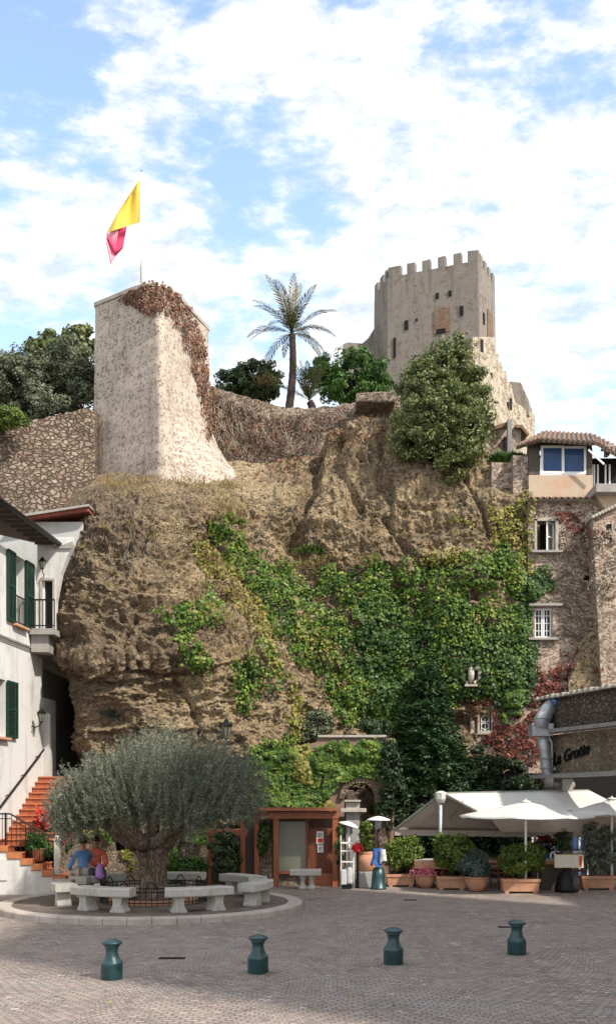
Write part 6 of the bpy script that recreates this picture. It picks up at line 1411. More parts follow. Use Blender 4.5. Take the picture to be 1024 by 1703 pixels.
def bench(label):
    t = thing('stone_bench', label, 'bench', (0, 0, 0), 'curved stone benches round the olive tree'); n = 14; hw = R(17.6)
    b = MB(); pr_ = [(.22, .315), (.235, .335), (.235, .47), (.22, .49), (-.20, .49), (-.215, .47), (-.215, .335), (-.20, .315)]
    for i in range(n + 1):
        a = -math.pi / 2 - hw + 2 * hw * i / n
        for r_, z in pr_: b.v.append(((BR + r_) * math.cos(a), (BR + r_) * math.sin(a), z))
    for i in range(n):
        for j in range(8): b.f.append((i * 8 + j, i * 8 + (j + 1) % 8, (i + 1) * 8 + (j + 1) % 8, (i + 1) * 8 + j))
    b.f += [tuple(range(8)), tuple(n * 8 + j for j in range(8))]; b.build('seat', M['bench'], t)
    for sg in (-1, 1):
        a = -math.pi / 2 + sg * R(10.5); b = MB(); prof = [(.17, .0), (.175, .035), (.15, .06), (.115, .12), (.10, .18), (.105, .24), (.13, .29), (.16, .314)]; u = Vector((-math.sin(a), math.cos(a), 0)); v = Vector((math.cos(a), math.sin(a), 0)); c = v * BR
        for w_, z in prof:
            for i_, j_ in ((-1, -1), (1, -1), (1, 1), (-1, 1)): q = c + u * (i_ * w_ * .92) + v * (j_ * .15); b.v.append((q.x, q.y, z))
        for i in range(len(prof) - 1):
            for k in range(4): b.f.append((i * 4 + k, i * 4 + (k + 1) % 4, (i + 1) * 4 + (k + 1) % 4, (i + 1) * 4 + k))
        b.f += [(3, 2, 1, 0), tuple((len(prof) - 1) * 4 + k for k in range(4))]; b.build('leg', M['bench'], t, bevel=.006)
    return t
b0 = bench(bench_names[-26]); b0.location = BC; b0.rotation_euler.z = R(-26)
for a in (26, -77, 77, -129, 129, 180): dup(b0, BC, bench_names[a], R(a))
# stone rim round the trunk and hooped iron fence
b = MB(); TRc = Vector((-3.42, 24.0, ZI)); b0_ = []
pr_ = [(.98, 0), (.98, .07), (.95, .085), (.80, .085), (.78, .07), (.78, 0)]; N_ = 64
for i in range(N_):
    a = 2 * math.pi * i / N_
    for r_, z in pr_: b.v.append((TRc.x + r_ * math.cos(a), TRc.y + r_ * math.sin(a), TRc.z + z))
for i in range(N_):
    for j in range(5): b.f.append((i * 6 + j, i * 6 + j + 1, ((i + 1) % N_) * 6 + j + 1, ((i + 1) % N_) * 6 + j))
tag(b.build('tree_rim', M['terra']), 'low pale terracotta rim round the foot of the olive trunk', 'tree rim')
b = MB(); b.lathe((TRc.x, TRc.y, TRc.z), [(.79, .0), (.79, .05)], 48); struct(b.build('tree_soil', M['soil']))
RF_ = thing('hooped_fence', 'low black iron fence with hooped tops circling the olive trunk', 'fence', TRc)
FR_ = 1.16; NP = 60; b = MB(); hb = MB(); rails = MB()
ring_pts = lambda r_, z: [(TRc.x + r_ * math.cos(2 * math.pi * i / 72), TRc.y + r_ * math.sin(2 * math.pi * i / 72), TRc.z + z) for i in range(73)]
for z in (.07, .30, .38): rails.tube(ring_pts(FR_, z), .011, 5, False)
for i in range(NP):
    a = 2 * math.pi * i / NP; x, y = TRc.x + FR_ * math.cos(a), TRc.y + FR_ * math.sin(a); b.beam((x, y, TRc.z), (x, y, TRc.z + .38), .014, .014)
for i in range(0, NP, 5):
    a0, a1 = 2 * math.pi * i / NP, 2 * math.pi * (i + 2) / NP; pts_ = []
    for k in range(11):
        s_ = k / 10; a = a0 + (a1 - a0) * s_; pts_.append((TRc.x + FR_ * math.cos(a), TRc.y + FR_ * math.sin(a), TRc.z + .38 + .13 * math.sin(math.pi * s_)))
    MB().tube(pts_, .013, 5, False).build('hoop', M['iron'], RF_)
rails.build('rails', M['iron'], RF_); b.build('bars', M['iron'], RF_)
# square bench in front of the shelter
SB = thing('stone_bench', 'straight cream stone bench with baluster legs in front of the shelter lattice', 'bench', (wx(508, 28.4), 28.4, 0))
xa, xb = wx(482, 28.3), wx(534, 28.3)
MB().box(xa, 28.1, .36, xb, 28.55, .51).build('seat', M['bench'], SB, bevel=.015)
for px in (503, 518): b = MB(); x = wx(px, 28.3); b.lathe((x, 28.3, 0), [(.13, 0), (.13, .04), (.07, .12), (.065, .2), (.10, .33), (.12, .359)], 16, 1, 1.3); b.build('leg', M['bench'], SB, True)

# ================================================================ people
def skin_mesh(name, nodes, edges, mat, parent, sub=2):
    me = bpy.data.meshes.new(name); off = Vector(parent.location) if parent.parent is None else Vector(parent.parent.location)
    me.from_pydata([Vector(n[0]) - off for n in nodes], edges, []); o = bpy.data.objects.new(name, me); COL.objects.link(o)
    sk = o.modifiers.new('s', 'SKIN'); sk.use_smooth_shade = True; me.skin_vertices[0].data[0].use_root = True
    for i, n in enumerate(nodes): r_ = n[1]; me.skin_vertices[0].data[i].radius = r_ if isinstance(r_, tuple) else (r_, r_)
    sb = o.modifiers.new('u', 'SUBSURF'); sb.levels = sub; sb.render_levels = sub
    dg = bpy.context.evaluated_depsgraph_get(); m2 = bpy.data.meshes.new_from_object(o.evaluated_get(dg)); bpy.data.objects.remove(o)
    m2.materials.clear(); m2.materials.append(mat); m2.shade_smooth(); n_ = bpy.data.objects.new(name, m2); COL.objects.link(n_); n_.parent = parent; return n_
def seated(label, at, face, shirt, trousers, lean=.1, hands=None, seat=.50, hair='hairdark', glasses=False, legdir=None, headturn=0):
    """at = point on the bench top; face = unit 2-D direction the person looks"""
    t = thing('person', label, 'person', at); f = Vector((face[0], face[1], 0)).normalized(); s_ = Vector((-f.y, f.x, 0)); u = Vector((0, 0, 1)); o = Vector(at)
    hip = o + u * .09; L = lambda a, b_, c: o + f * a + s_ * b_ + u * c
    hy = .31
    nodes = [(hip, (.12, .095)), (L(.02 + lean * .3, 0, .28), (.10, .075)), (L(lean * .7, 0, .44), (.11, .075)), (L(lean, 0, .54), (.07, .055)), (L(lean + .01, 0, .61), .055), (L(lean + .04, 0, .68), .07), (L(lean + .045, 0, .76), (.075, .09)), (L(lean + .03, 0, .835), (.065, .075))]
    edges = [(i, i + 1) for i in range(7)]
    hands = hands or [(.38, .12, .2), (.38, -.12, .2)]
    arms = []
    for sg, hd in ((1, hands[0]), (-1, hands[1])):
        sh = L(lean, sg * .19, .50); H_ = L(*hd); el = sh.lerp(H_, .5) + s_ * sg * .09 - u * .10 - f * .04; wr = el.lerp(H_, .88)
        b0_ = len(nodes); nodes += [(sh, .045), (el, .036), (wr, .028), (H_, (.035, .022))]; edges += [(3, b0_), (b0_, b0_ + 1), (b0_ + 1, b0_ + 2), (b0_ + 2, b0_ + 3)]
        dv_ = (H_ - el).normalized(); 
        for k in range(4):
            base = H_ + s_ * ((k - 1.5) * .018); b1 = len(nodes); ln = (.05, .058, .055, .044)[k]; nodes += [(base + dv_ * .03, .009), (base + dv_ * (.03 + ln * .6) - u * .01, .008), (base + dv_ * (.03 + ln) - u * .03, .007)]; edges += [(b0_ + 3, b1), (b1, b1 + 1), (b1 + 1, b1 + 2)]
        b1 = len(nodes); nodes += [(H_ - s_ * sg * .035 + dv_ * .005, .010), (H_ - s_ * sg * .045 + dv_ * .035, .008)]; edges += [(b0_ + 3, b1), (b1, b1 + 1)]; arms.append((sh, el, wr))
    legs = []
    for sg in (1, -1):
        hp = L(.02, sg * .09, .085); kn = L(.44, sg * (.14 if sg > 0 else .12), .085); an = L(.42 + .05 * sg, sg * .13, -seat + .09); toe = an + f * .17 - u * .045
        b0_ = len(nodes); nodes += [(hp, .085), (kn, .06), (an, .04), (toe, (.04, .028))]; edges += [(0, b0_), (b0_, b0_ + 1), (b0_ + 1, b0_ + 2), (b0_ + 2, b0_ + 3)]; legs.append((hp, kn, an, toe))
    skin_mesh('body', nodes, edges, M['skin'], t)
    # shirt
    n2_ = [(L(.0, 0, .06), (.165, .13)), (L(lean * .3, 0, .26), (.155, .125)), (L(lean * .7, 0, .42), (.17, .125)), (L(lean, 0, .52), (.115, .095)), (L(lean + .01, 0, .575), (.062, .062))]; e2 = [(0, 1), (1, 2), (2, 3), (3, 4)]
    for sh, el, wr in arms: b0_ = len(n2_); n2_ += [(sh, .078), (el, .060), (el.lerp(wr, .85), .048)]; e2 += [(3, b0_), (b0_, b0_ + 1), (b0_ + 1, b0_ + 2)]
    skin_mesh('shirt', n2_, e2, M[shirt], t)
    n3 = [(L(0, 0, .08), (.17, .13))]; e3 = []
    for hp, kn, an, toe in legs: b0_ = len(n3); n3 += [(hp, .105), (kn, .078), (an + u * .04, .062)]; e3 += [(0, b0_), (b0_, b0_ + 1), (b0_ + 1, b0_ + 2)]
    skin_mesh('trousers', n3, e3, M[trousers], t)
    for hp, kn, an, toe in legs: MB().tube([an - f * .06 - u * .03, an - u * .03 + f * .03, toe + f * .01, toe + f * .05], [.045, .052, .045, .02], 10).build('shoe', M['shoe'], t, True)
    hc = L(lean + .045, 0, .775)
    b = MB(); n = 16
    for j in range(9):
        th = math.pi * .52 * j / 8
        for k in range(n):
            a = 2 * math.pi * k / n; d_ = f * math.cos(a) * 1 + s_ * math.sin(a); fr_ = max(0, math.cos(a)); zz_ = math.cos(th * (1.25 - .42 * fr_)); rr = math.sin(th * (1.25 - .42 * fr_)) 
            q = hc - f * .012 + d_ * rr * .102 + u * (zz_ * .108 + .012); b.v.append(tuple(q))
    for j in range(8):
        for k in range(n): b.f.append((j * n + k, j * n + (k + 1) % n, (j + 1) * n + (k + 1) % n, (j + 1) * n + k))
    b.build('hair', M[hair], t, True)
    MB().tube([hc + f * .085 + u * .015, hc + f * .112 - u * .03, hc + f * .085 - u * .04], [.008, .016, .01], 6).build('nose', M['skin'], t, True)
    for sg in (-1, 1): MB().sphere(hc + s_ * sg * .082 - u * .01, .022, 8, 6, (1, 1, 1.4)).build('ear', M['skin'], t, True)
    MB().beam(hc + f * .098 - u * .062 - s_ * .025, hc + f * .098 - u * .062 + s_ * .025, .01, .008).build('mouth', M['redprint'], t)
    for sg in (-1, 1): MB().sphere(hc + f * .083 + s_ * sg * .032 + u * .005, .013, 8, 6).build('eye', M['whitepaint'], t, True)
    if glasses:
        g_ = MB(); g_.beam(hc + f * .106 + s_ * -.07 + u * .008, hc + f * .106 + s_ * .07 + u * .008, .012, .03)
        for sg in (-1, 1): g_.beam(hc + f * .104 + s_ * sg * .07 + u * .015, hc - f * .01 + s_ * sg * .088 + u * .012, .006, .008)
        g_.build('sunglasses', M['iron'], t)
    return t
zs_ = ZI + .49
seated('man in blue shirt and pale trousers seated with his back to the camera', (wx(140, 25.15), 25.15, zs_), (-.55, .83), 'blueshirt', 'trousers', .06, [(.36, .20, .12), (.36, -.18, .12)])
PK = seated('man in coral shirt and sunglasses seated facing the camera beside the man in blue', (wx(158, 25.45), 25.45, zs_ + .02), (.30, -.95), 'pinkshirt', 'darktrousers', .10, [(.36, .10, .16), (.34, -.08, .18)], glasses=True)
bgp = W(165, 1450, 25.05); b = MB(); c = bgp
b.tube([c + Vector((.0, 0, .20)), c + Vector((0, 0, .13)), c + Vector((.0, 0, .02)), c + Vector((.03, 0, -.12)), c + Vector((.02, 0, -.19))], [.02, .05, .09, .11, .06], 12)
for i, v in enumerate(b.v): q = Vector(v); nn_ = .018 * float(vnoise(np.array([[q.x * 14, q.y * 14, q.z * 14]]), 2)[0]); b.v[i] = (q.x + nn_, q.y + nn_, q.z + nn_)
tag(b.build('plastic_bag', M['purple'], None, True), 'lilac plastic bag held in the lap of the man in coral', 'bag')

# ================================================================ restaurant terrace
def trough(px0, px1, py0, py1, label, Y=None, group='terracotta trough planters along the terrace'):
    Y = Y or GY(py1); t = thing('trough_planter', label, 'planter', (wx((px0 + px1) / 2, Y), Y + .2, 0), group); x0, x1 = wx(px0, Y), wx(px1, Y); h = wz(py0, Y); b = MB()
    i_ = .03; b.add([(x0 + i_, Y + i_, .05), (x1 - i_, Y + i_, .05), (x1 - i_, Y + .42, .05), (x0 + i_, Y + .42, .05), (x0, Y, h), (x1, Y, h), (x1, Y + .45, h), (x0, Y + .45, h)], [(3, 2, 1, 0), (0, 1, 5, 4), (1, 2, 6, 5), (2, 3, 7, 6), (3, 0, 4, 7)])
    b.add([(x0 + .05, Y + .05, h), (x1 - .05, Y + .05, h), (x1 - .05, Y + .40, h), (x0 + .05, Y + .40, h), (x0, Y, h), (x1, Y, h), (x1, Y + .45, h), (x0, Y + .45, h)], [(0, 1, 5, 4), (1, 2, 6, 5), (2, 3, 7, 6), (3, 0, 4, 7)])
    b.build('trough', M['terra'], t); MB().box(x0 - .015, Y - .015, h - .07, x1 + .015, Y + .012, h + .004).build('rim', M['terra'], t, bevel=.006)
    for fx_ in (x0 + .06, x1 - .16): MB().box(fx_, Y + .03, 0, fx_ + .1, Y + .4, .05).build('foot', M['terra'], t)
    MB().box(x0 + .05, Y + .05, h - .06, x1 - .05, Y + .40, h - .035).build('soil', M['soil'], t); return t, Y, h
def bowl(px, py0, py1, wpx, label):
    Y = GY(py1) + .1; t = thing('bowl_planter', label, 'planter', (wx(px, Y), Y, 0), 'round terracotta bowl planters'); h = wz(py0, Y); r_ = wpx / 2 / F * Y
    MB().lathe((wx(px, Y), Y, 0), [(r_ * .45, 0), (r_ * .62, .05), (r_ * .85, h * .4), (r_ * .98, h * .8), (r_ * 1.0, h * .93), (r_ * 1.05, h * .94), (r_ * 1.05, h), (r_ * .93, h), (r_ * .9, h * .9)], 28).build('bowl', M['terra'], t, True); return t, Y, h
def hedge(label, px, py, rx, ry, Y, n=9000, mat='hedge', zb=.4, ls=.075, extra=()):
    bl_ = [pb(px, py, rx, ry * .9, Y, .42), pb(px - rx * .45, py - ry * .1, rx * .55, ry * .9, Y, .5), pb(px + rx * .45, py - ry * .1, rx * .55, ry * .9, Y, .5), *extra]
    t = tree('box_hedge', label, 'shrub', (wx(px, Y), Y, zb), bl_, 150, n, ls, M[mat], M['bark2'], .025, .5, .13, limbs=10, shell=.5, multi=3, group='clipped shrubs in the terrace planters'); return t
t1, Y1, h1 = trough(643, 690, 1455, 1476, 'terracotta trough at the left end of the planter row'); hedge('rounded box shrub in the leftmost trough', 670, 1422, 30, 28, Y1 + .25, zb=h1 - .05)
t2, Y2, h2 = trough(727, 775, 1459, 1481, 'terracotta trough between the two bowl planters'); hedge('tall bright shrub in the trough between the bowls, in front of the awning pole', 754, 1418, 33, 30, Y2 + .25, zb=h2 - .05)
t3, Y3, h3 = trough(836, 898, 1463, 1487, 'large terracotta trough holding the umbrella pole'); hedge('wide yellow green shrub around the umbrella pole', 866, 1430, 36, 27, Y3 + .32, zb=h3 - .05, n=10000)
t4, Y4, h4 = trough(968, 1024, 1458, 1481, 'terracotta trough at the right, holding two grey olive saplings')
trough(1030, 1090, 1456, 1478, 'terracotta trough just beyond the right edge of the picture')
bw1, Yb1, hb1 = bowl(707, 1455, 1478, 36, 'terracotta bowl with pink flowers in the left half of the planter row')
bw2, Yb2, hb2 = bowl(792, 1459, 1484, 39, 'terracotta bowl with a grey leaved plant left of the umbrella trough')
c = np.array([wx(706, Yb1), Yb1, hb1 + .06]); P_ = c + RNG.normal(0, 1, (420, 3)) * np.array([.15, .12, .05]); o = quads_obj('flowers', leaves(P_, np.tile([[0, -1., .8]], (420, 1)), .06, .8, .8), M['pinkflower']); tag(o, 'pink flowers filling the left terracotta bowl', 'flowers')
tree('grey_shrub', 'grey green spiky shrub in the right terracotta bowl', 'shrub', (wx(792, Yb2), Yb2, hb2), [pb(792, 1438, 20, 22, Yb2, .7), pb(775, 1445, 10, 12, Yb2, .7)], 60, 3600, .13, M['lavender'], M['bark2'], .03, .18, .14, up=.9)
tree('olive_sapling', 'grey leaved sapling in the right trough, behind the second umbrella pole', 'sapling', (wx(984, Y4 + .2), Y4 + .2, h4), [pb(985, 1400, 20, 36, Y4 + .2, .6), pb(990, 1430, 16, 22, Y4 + .2, .6)], 80, 4800, .085, M['olive'], M['bark'], .025, .3, .14)
tree('olive_sapling', 'grey leaved sapling at the right edge of the picture in the right trough', 'sapling', (wx(1012, Y4 + .2), Y4 + .2, h4), [pb(1014, 1405, 18, 34, Y4 + .2, .6), pb(1016, 1435, 14, 18, Y4 + .2, .6)], 70, 4200, .085, M['olive'], M['bark'], .025, .3, .14)

# parasols
def parasol(px, py_t, py_e, wpx, Y, label, zbase=.3, name='parasol', pole0=0):
    t = thing(name, label, 'parasol', (wx(px, Y), Y, zbase), 'white parasols on the terrace'); x = wx(px, Y); zt_, ze = wz(py_t, Y), wz(py_e, Y); r_ = wpx / 2 / F * Y
    MB().tube([(x, Y, zbase), (x, Y, zt_ - .02)], .03, 12).build('pole', M['whitepaint'], t, True)
    b = MB(); n = 8; b.v.append((x, Y, zt_)); K_ = 8
    for j in range(1, K_ + 1):
        s_ = j / K_
        for i in range(n * 6):
            a = 2 * math.pi * (i + .0) / (n * 6) + math.pi / 8; seg = (i % 6) / 6; k = math.cos(math.pi / n) / math.cos((seg - .5) * 2 * math.pi / n); sag = .03 * math.sin(math.pi * seg) * s_
            b.v.append((x + r_ * s_ * k * math.cos(a), Y + r_ * s_ * k * math.sin(a), zt_ + (ze - zt_) * s_ ** .93 - sag))
    m = n * 6
    for i in range(m): b.f.append((0, 1 + i, 1 + (i + 1) % m))
    for j in range(K_ - 1):
        for i in range(m): b.f.append((1 + j * m + i, 1 + (j + 1) * m + i, 1 + (j + 1) * m + (i + 1) % m, 1 + j * m + (i + 1) % m))
    o = len(b.v); 
    for i in range(m): v = b.v[1 + (K_ - 1) * m + i]; b.v.append((v[0], v[1], v[2] - .035))
    for i in range(m): b.f.append((1 + (K_ - 1) * m + i, o + i, o + (i + 1) % m, 1 + (K_ - 1) * m + (i + 1) % m))
    b.build('canopy', M['canvas'], t, True)
    b = MB(); 
    for i in range(n): a = 2 * math.pi * i / n + math.pi / 8; e = Vector((x + r_ * .97 * math.cos(a), Y + r_ * .97 * math.sin(a), ze - .01)); b.beam((x, Y, zt_ - .06), e, .016, .016); b.beam((x, Y, ze - .12), Vector((x, Y, zt_ - .06)).lerp(e, .5), .012, .012)
    b.build('ribs', M['canvas2'], t)
    MB().lathe((x, Y, zt_ - .035), [(.16, 0), (.09, .045), (.02, .06), (.018, .09), (.001, .10)], 16).build('top_cap', M['canvas'], t, True); return t
parasol(874, 1333, 1357, 226, Y3 + .2, 'white parasol standing in the large trough left of the menu stand', .25)
parasol(1017, 1328, 1352, 150, Y4 + .1, 'white parasol at the right edge of the picture', .1)
# big ridge awning
AW = thing('ridge_awning', 'large beige ridge awning on a grey pole with its underside visible at the left', 'awning', (wx(732, 29.5), 29.5, 0))
def sheet(name, pts, mat, nx=10, ny=8, sag=.05, th=.012, parent=AW):
    a, b_, c, d = [Vector(p) for p in pts]; m = MB()
    for s2 in (0, 1):
        for j in range(ny + 1):
            for i in range(nx + 1):
                s_, t_ = i / nx, j / ny; p = a.lerp(b_, s_).lerp(d.lerp(c, s_), t_); p.z -= sag * math.sin(math.pi * s_) * math.sin(math.pi * t_) + s2 * th; m.v.append(tuple(p))
    k = nx + 1; N_ = k * (ny + 1)
    for j in range(ny):
        for i in range(nx): q = j * k + i; m.f.append((q, q + 1, q + k + 1, q + k)); m.f.append((q + N_, q + N_ + k, q + N_ + k + 1, q + N_ + 1))
    for i in range(nx): m.f.append((i, i + N_, i + 1 + N_, i + 1)); q = ny * k + i; m.f.append((q, q + 1, q + 1 + N_, q + N_))
    for j in range(ny): q = j * k; m.f.append((q, q + k, q + k + N_, q + N_)); q = j * k + nx; m.f.append((q, q + N_, q + k + N_, q + k))
    return m.build(name, mat, parent, True)
rA, rB = W(735, 1319, 29.6), W(978, 1314, 30.2)
sheet('front_slope', [rA, rB, W(1040, 1346, 28.8), W(792, 1350, 28.8)], M['canvas'])
sheet('rear_slope', [rA, rB, W(985, 1384, 30.9), W(656, 1380, 30.3)], M['canvas2'])
b = MB(); e0_, e1_ = W(656, 1380, 30.29), W(985, 1384, 30.89); b.add([e0_, e1_, e1_ - Vector((0, 0, .17)), e0_ - Vector((0, 0, .17))], [(0, 1, 2, 3)]); b.build('valance', M['canvas2'], AW)
b = MB(); b.beam(rA, W(656, 1380, 30.3), .05, .05).beam(rA, W(792, 1350, 28.8), .05, .05).beam(rA - Vector((0, 0, .02)), rB - Vector((0, 0, .02)), .07, .07).beam(W(770, 1333, 29.2), W(748, 1362, 29.9), .035, .035).build('frame', M['beam'], AW)
MB().lathe(W(733, 1336, 29.55), [(.10, 0), (.15, .1), (.16, .28), (.05, .33)], 8).build('hub', M['canvas'], AW)
MB().tube([(wx(732, 29.55), 29.55, 0), W(732, 1326, 29.55)], .055, 12).build('pole', M['duct'], AW, True)
# second, lower awning on the building
AW2 = thing('wall_awning', 'tan fold-out awning with a straight valance behind the white parasols', 'awning', (wx(920, 29), 29, 1.9))
sheet('fabric', [W(806, 1352, 29.2), W(1090, 1352, 29.2), W(1090, 1330, 31), W(860, 1335, 31)], M['canvas2'], parent=AW2)
b = MB(); b.box(wx(833, 28.9), 28.9, wz(1384, 28.9), wx(1090, 28.9), 28.915, wz(1358, 28.9)); b.build('valance', M['canvas2'], AW2)
b = MB(); b.prism([W(806, 1352, 29.2), W(834, 1359, 28.92), W(834, 1384, 28.92)], (.01, .012, 0)); b.build('side_flap', M['canvas2'], AW2); MB().box(wx(806, 29), 28.89, wz(1359, 28.9), wx(1090, 28.9), 28.93, wz(1356, 28.9)).build('front_bar', M['whitepaint'], AW2)

# tables and chairs in the shade
def chair(label, loc, rz):
    t = thing('terrace_chair', label, 'chair', (0, 0, 0), 'dark wooden chairs on the terrace')
    MB().box(-.2, -.2, .42, .2, .2, .45).build('seat', M['chairwood'], t, bevel=.005)
    for x, y, h in ((-.18, -.18, .42), (.18, -.18, .42), (-.18, .18, .85), (.18, .18, .85)): MB().beam((x, y, 0), (x, y + (.04 if y > 0 else 0), h), .035, .035).build('leg', M['chairwood'], t)
    b = MB()
    for z in (.56, .68, .80): b.box(-.163, .185, z - .03, .163, .21, z + .03)
    b.build('backrest', M['chairwood'], t); t.location = loc; t.rotation_euler.z = rz; return t
def table(label, loc):
    t = thing('terrace_table', label, 'table', (0, 0, 0), 'terrace tables'); MB().box(-.4, -.4, .70, .4, .4, .73).build('tabletop', M['canvas2'], t, bevel=.006)
    MB().box(-.405, -.41, .50, .405, .41, .698).build('tablecloth', M['terra'], t)
    for x in (-.33, .33):
        for y in (-.33, .33): MB().beam((x, y, 0), (x, y, .7), .045, .045).build('leg', M['chairwood'], t)
    t.location = loc; return t
tl = ['table between the leftmost shrub and the tall bright shrub', 'table behind the right bowl planter', 'table behind the menu stand', 'table behind the umbrella trough']
ch = ['chair left of the table behind the leftmost planters', 'chair right of the table behind the leftmost planters', 'folding chair just right of the right bowl planter', 'chair behind the yellow green shrub', 'chair left of the menu stand', 'chair right of the menu stand', 'chair farther back by the glazed doors']
tb = table(tl[0], (wx(712, 29), 29, 0))
for l_, px, Y in ((tl[1], 815, 29), (tl[2], 925, 29.2), (tl[3], 868, 30.3)): dup(tb, (wx(px, Y), Y, 0), l_)
cr = chair(ch[0], (wx(690, 29.6), 29.6, 0), 1.2)
for l_, px, Y, rz in ((ch[1], 735, 29.3, -1.4), (ch[2], 822, 28.1, 2.6), (ch[3], 850, 29.4, .8), (ch[4], 903, 28.6, 2.2), (ch[5], 962, 28.9, -1.8), (ch[6], 940, 30.6, .2)): dup(cr, (wx(px, Y), Y, 0), l_, rz)
# menu stand
MS = thing('menu_stand', 'cream menu board on a bulky dark stand between the troughs', 'menu stand', (wx(943, 27.3), 27.3, 0)); Ym = 27.3
MB().box(wx(922, Ym), Ym, wz(1444, Ym), wx(970, Ym), Ym + .05, wz(1422, Ym)).build('board_frame', M['menupaper'], MS, bevel=.006)
b = MB()
for k in range(6):
    for r_ in range(2): b.box(wx(924.5 + k * 6.2, Ym), Ym - .006, wz(1441.5 - r_ * 9.5, Ym), wx(929.6 + k * 6.2, Ym), Ym - .001, wz(1434 - r_ * 9.5, Ym))
b.build('menu_pages', M['paper'], MS)
MB().box(wx(963, Ym), Ym - .006, wz(1442, Ym), wx(967, Ym), Ym - .001, wz(1424, Ym)).build('red_edge', M['redprint'], MS)
MB().lathe((wx(944, Ym), Ym + .12, 0), [(.30, 0), (.32, .06), (.28, .2), (.24, .38), (.15, .5), (.1, .62)], 20).build('stand', M['iron'], MS, True)
DC = thing('drinks_cabinet', 'dark low serving cabinet behind the menu stand', 'cabinet', (wx(915, 28), 28, 0)); MB().box(wx(900, 28), 28, .02, wx(930, 28), 28.4, .62).build('carcass', M['darkwood'], DC, bevel=.01); MB().box(wx(899, 28), 27.98, .62, wx(931, 28), 28.42, .65).build('top', M['chairwood'], DC)
tree('dark_topiary', 'dark pointed topiary behind the menu stand', 'shrub', (wx(936, 29), 29, .3), [pb(936, 1400, 12, 18, 29, .8), pb(936, 1380, 6, 12, 29, .8)], 40, 2200, .08, M['evergreen'], None, .02, .5, .1)
tree('terrace_shrub', 'dark leafy shrub with red flowers in the shade under the awning', 'shrub', (wx(905, 30.2), 30.2, 0), [pb(905, 1405, 18, 14, 30.2, .6)], 30, 1800, .08, M['evergreen'], None, .02, .5, .12)
o = quads_obj('red_flowers', leaves(np.array(W(903, 1399, 29.9)) + RNG.normal(0, 1, (60, 3)) * np.array([.2, .08, .07]), np.tile([[0, -1., .5]], (60, 1)), .06, .8, .8), M['flower']); tag(o, 'small red flowers in the shade under the awning', 'flowers', None, 'stuff')
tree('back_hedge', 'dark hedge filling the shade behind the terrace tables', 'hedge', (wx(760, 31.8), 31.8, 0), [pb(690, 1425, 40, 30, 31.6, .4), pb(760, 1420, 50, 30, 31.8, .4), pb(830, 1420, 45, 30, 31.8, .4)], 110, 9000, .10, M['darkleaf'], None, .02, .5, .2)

# patio heater, lamp post with blue cloth, jar, small things by the arch
def heater(px, py_t, Yq, wpx, tilt, label, base='greenpaint', dark=True):
    t = thing('patio_heater', label, 'patio heater', (wx(px, Yq), Yq, 0), 'mushroom patio heaters'); x = wx(px, Yq); zt_ = wz(py_t, Yq); r_ = wpx / 2 / F * Yq; b = MB()
    pr2 = [(r_, -.05), (r_ * .98, -.02), (r_ * .55, .03), (r_ * .2, .06), (.001, .07), (.001, .06), (r_ * .2, .045), (r_ * .55, .015), (r_ * .97, -.035)]
    b.lathe((0, 0, 0), pr2, 28); rot = Matrix.Rotation(tilt, 3, 'Y'); b.v = [tuple(rot @ Vector(v) + Vector((x, Yq, zt_))) for v in b.v]; b.build('reflector', M['whitepaint'], t, True)
    MB().lathe((x, Yq, zt_ - .28), [(.07, 0), (.09, .02), (.09, .22), (.05, .26)], 14).build('burner', M['duct'], t, True)
    MB().tube([(x, Yq, .55), (x, Yq, zt_ - .27)], .03, 10).build('pole', M['iron'] if dark else M['whitepaint'], t, True)
    MB().lathe((x, Yq, 0), [(.21, 0), (.21, .04), (.19, .06), (.17, .35), (.14, .55), (.05, .58)], 20).build('base', M[base], t, True); return t
heater(629, 1362, 28.2, 40, 0, 'patio heater with flat white hood and dark base draped with a blue jacket')
heater(580, 1371, 29.0, 36, .28, 'patio heater with tilted pale hood beside the shelter', 'whitepaint', False)
def drape(name, label, px, py, Yq, w, h, mat, cat, seed):
    b = MB(); n = 18; c = W(px, py, Yq)
    for j in range(n + 1):
        for i in range(n + 1):
            s_, t_ = i / n * 2 - 1, j / n; th = s_ * 2.2; r_ = w * (.8 + .35 * t_) ; p = Vector((math.sin(th) * r_, -math.cos(th) * r_ * .7, -t_ * h)); nz = float(fbm(np.array([[s_ * 3, t_ * 3, seed]]), 3, seed)[0]); p *= 1 + .22 * nz; p.z = -t_ * h * (1 + .25 * float(vnoise(np.array([[s_ * 2, 0, seed]]), seed)[0])); b.v.append(tuple(c + p))
    for j in range(n):
        for i in range(n): k = j * (n + 1) + i; b.f.append((k, k + 1, k + n + 2, k + n + 1))
    return tag(b.build(name, mat, None, True), label, cat)
drape('jacket', 'crumpled blue jacket hung round the base of the right patio heater', 629, 1411, 28.15, .17, .42, M['denim'], 'jacket', 3)
drape('cloth', 'pale cloth tied on the side of the blue jacket', 637, 1413, 28.0, .08, .3, M['canvas'], 'cloth', 6)
JR = thing('terracotta_jar', 'big round terracotta jar standing on a stone block by the arch', 'jar', (wx(609, 28.9), 28.9, .42))
MB().lathe((wx(609, 28.9), 28.9, .42), [(.16, 0), (.22, .06), (.27, .2), (.27, .32), (.23, .44), (.21, .47), (.24, .5), (.22, .52), (.18, .5)], 24).build('body', M['terra'], JR, True)
tag(MB().box(wx(588, 28.7), 28.6, 0, wx(622, 28.7), 29.15, .42).build('stone_block', M['concrete'], bevel=.02), 'grey stone block under the terracotta jar', 'stone block')
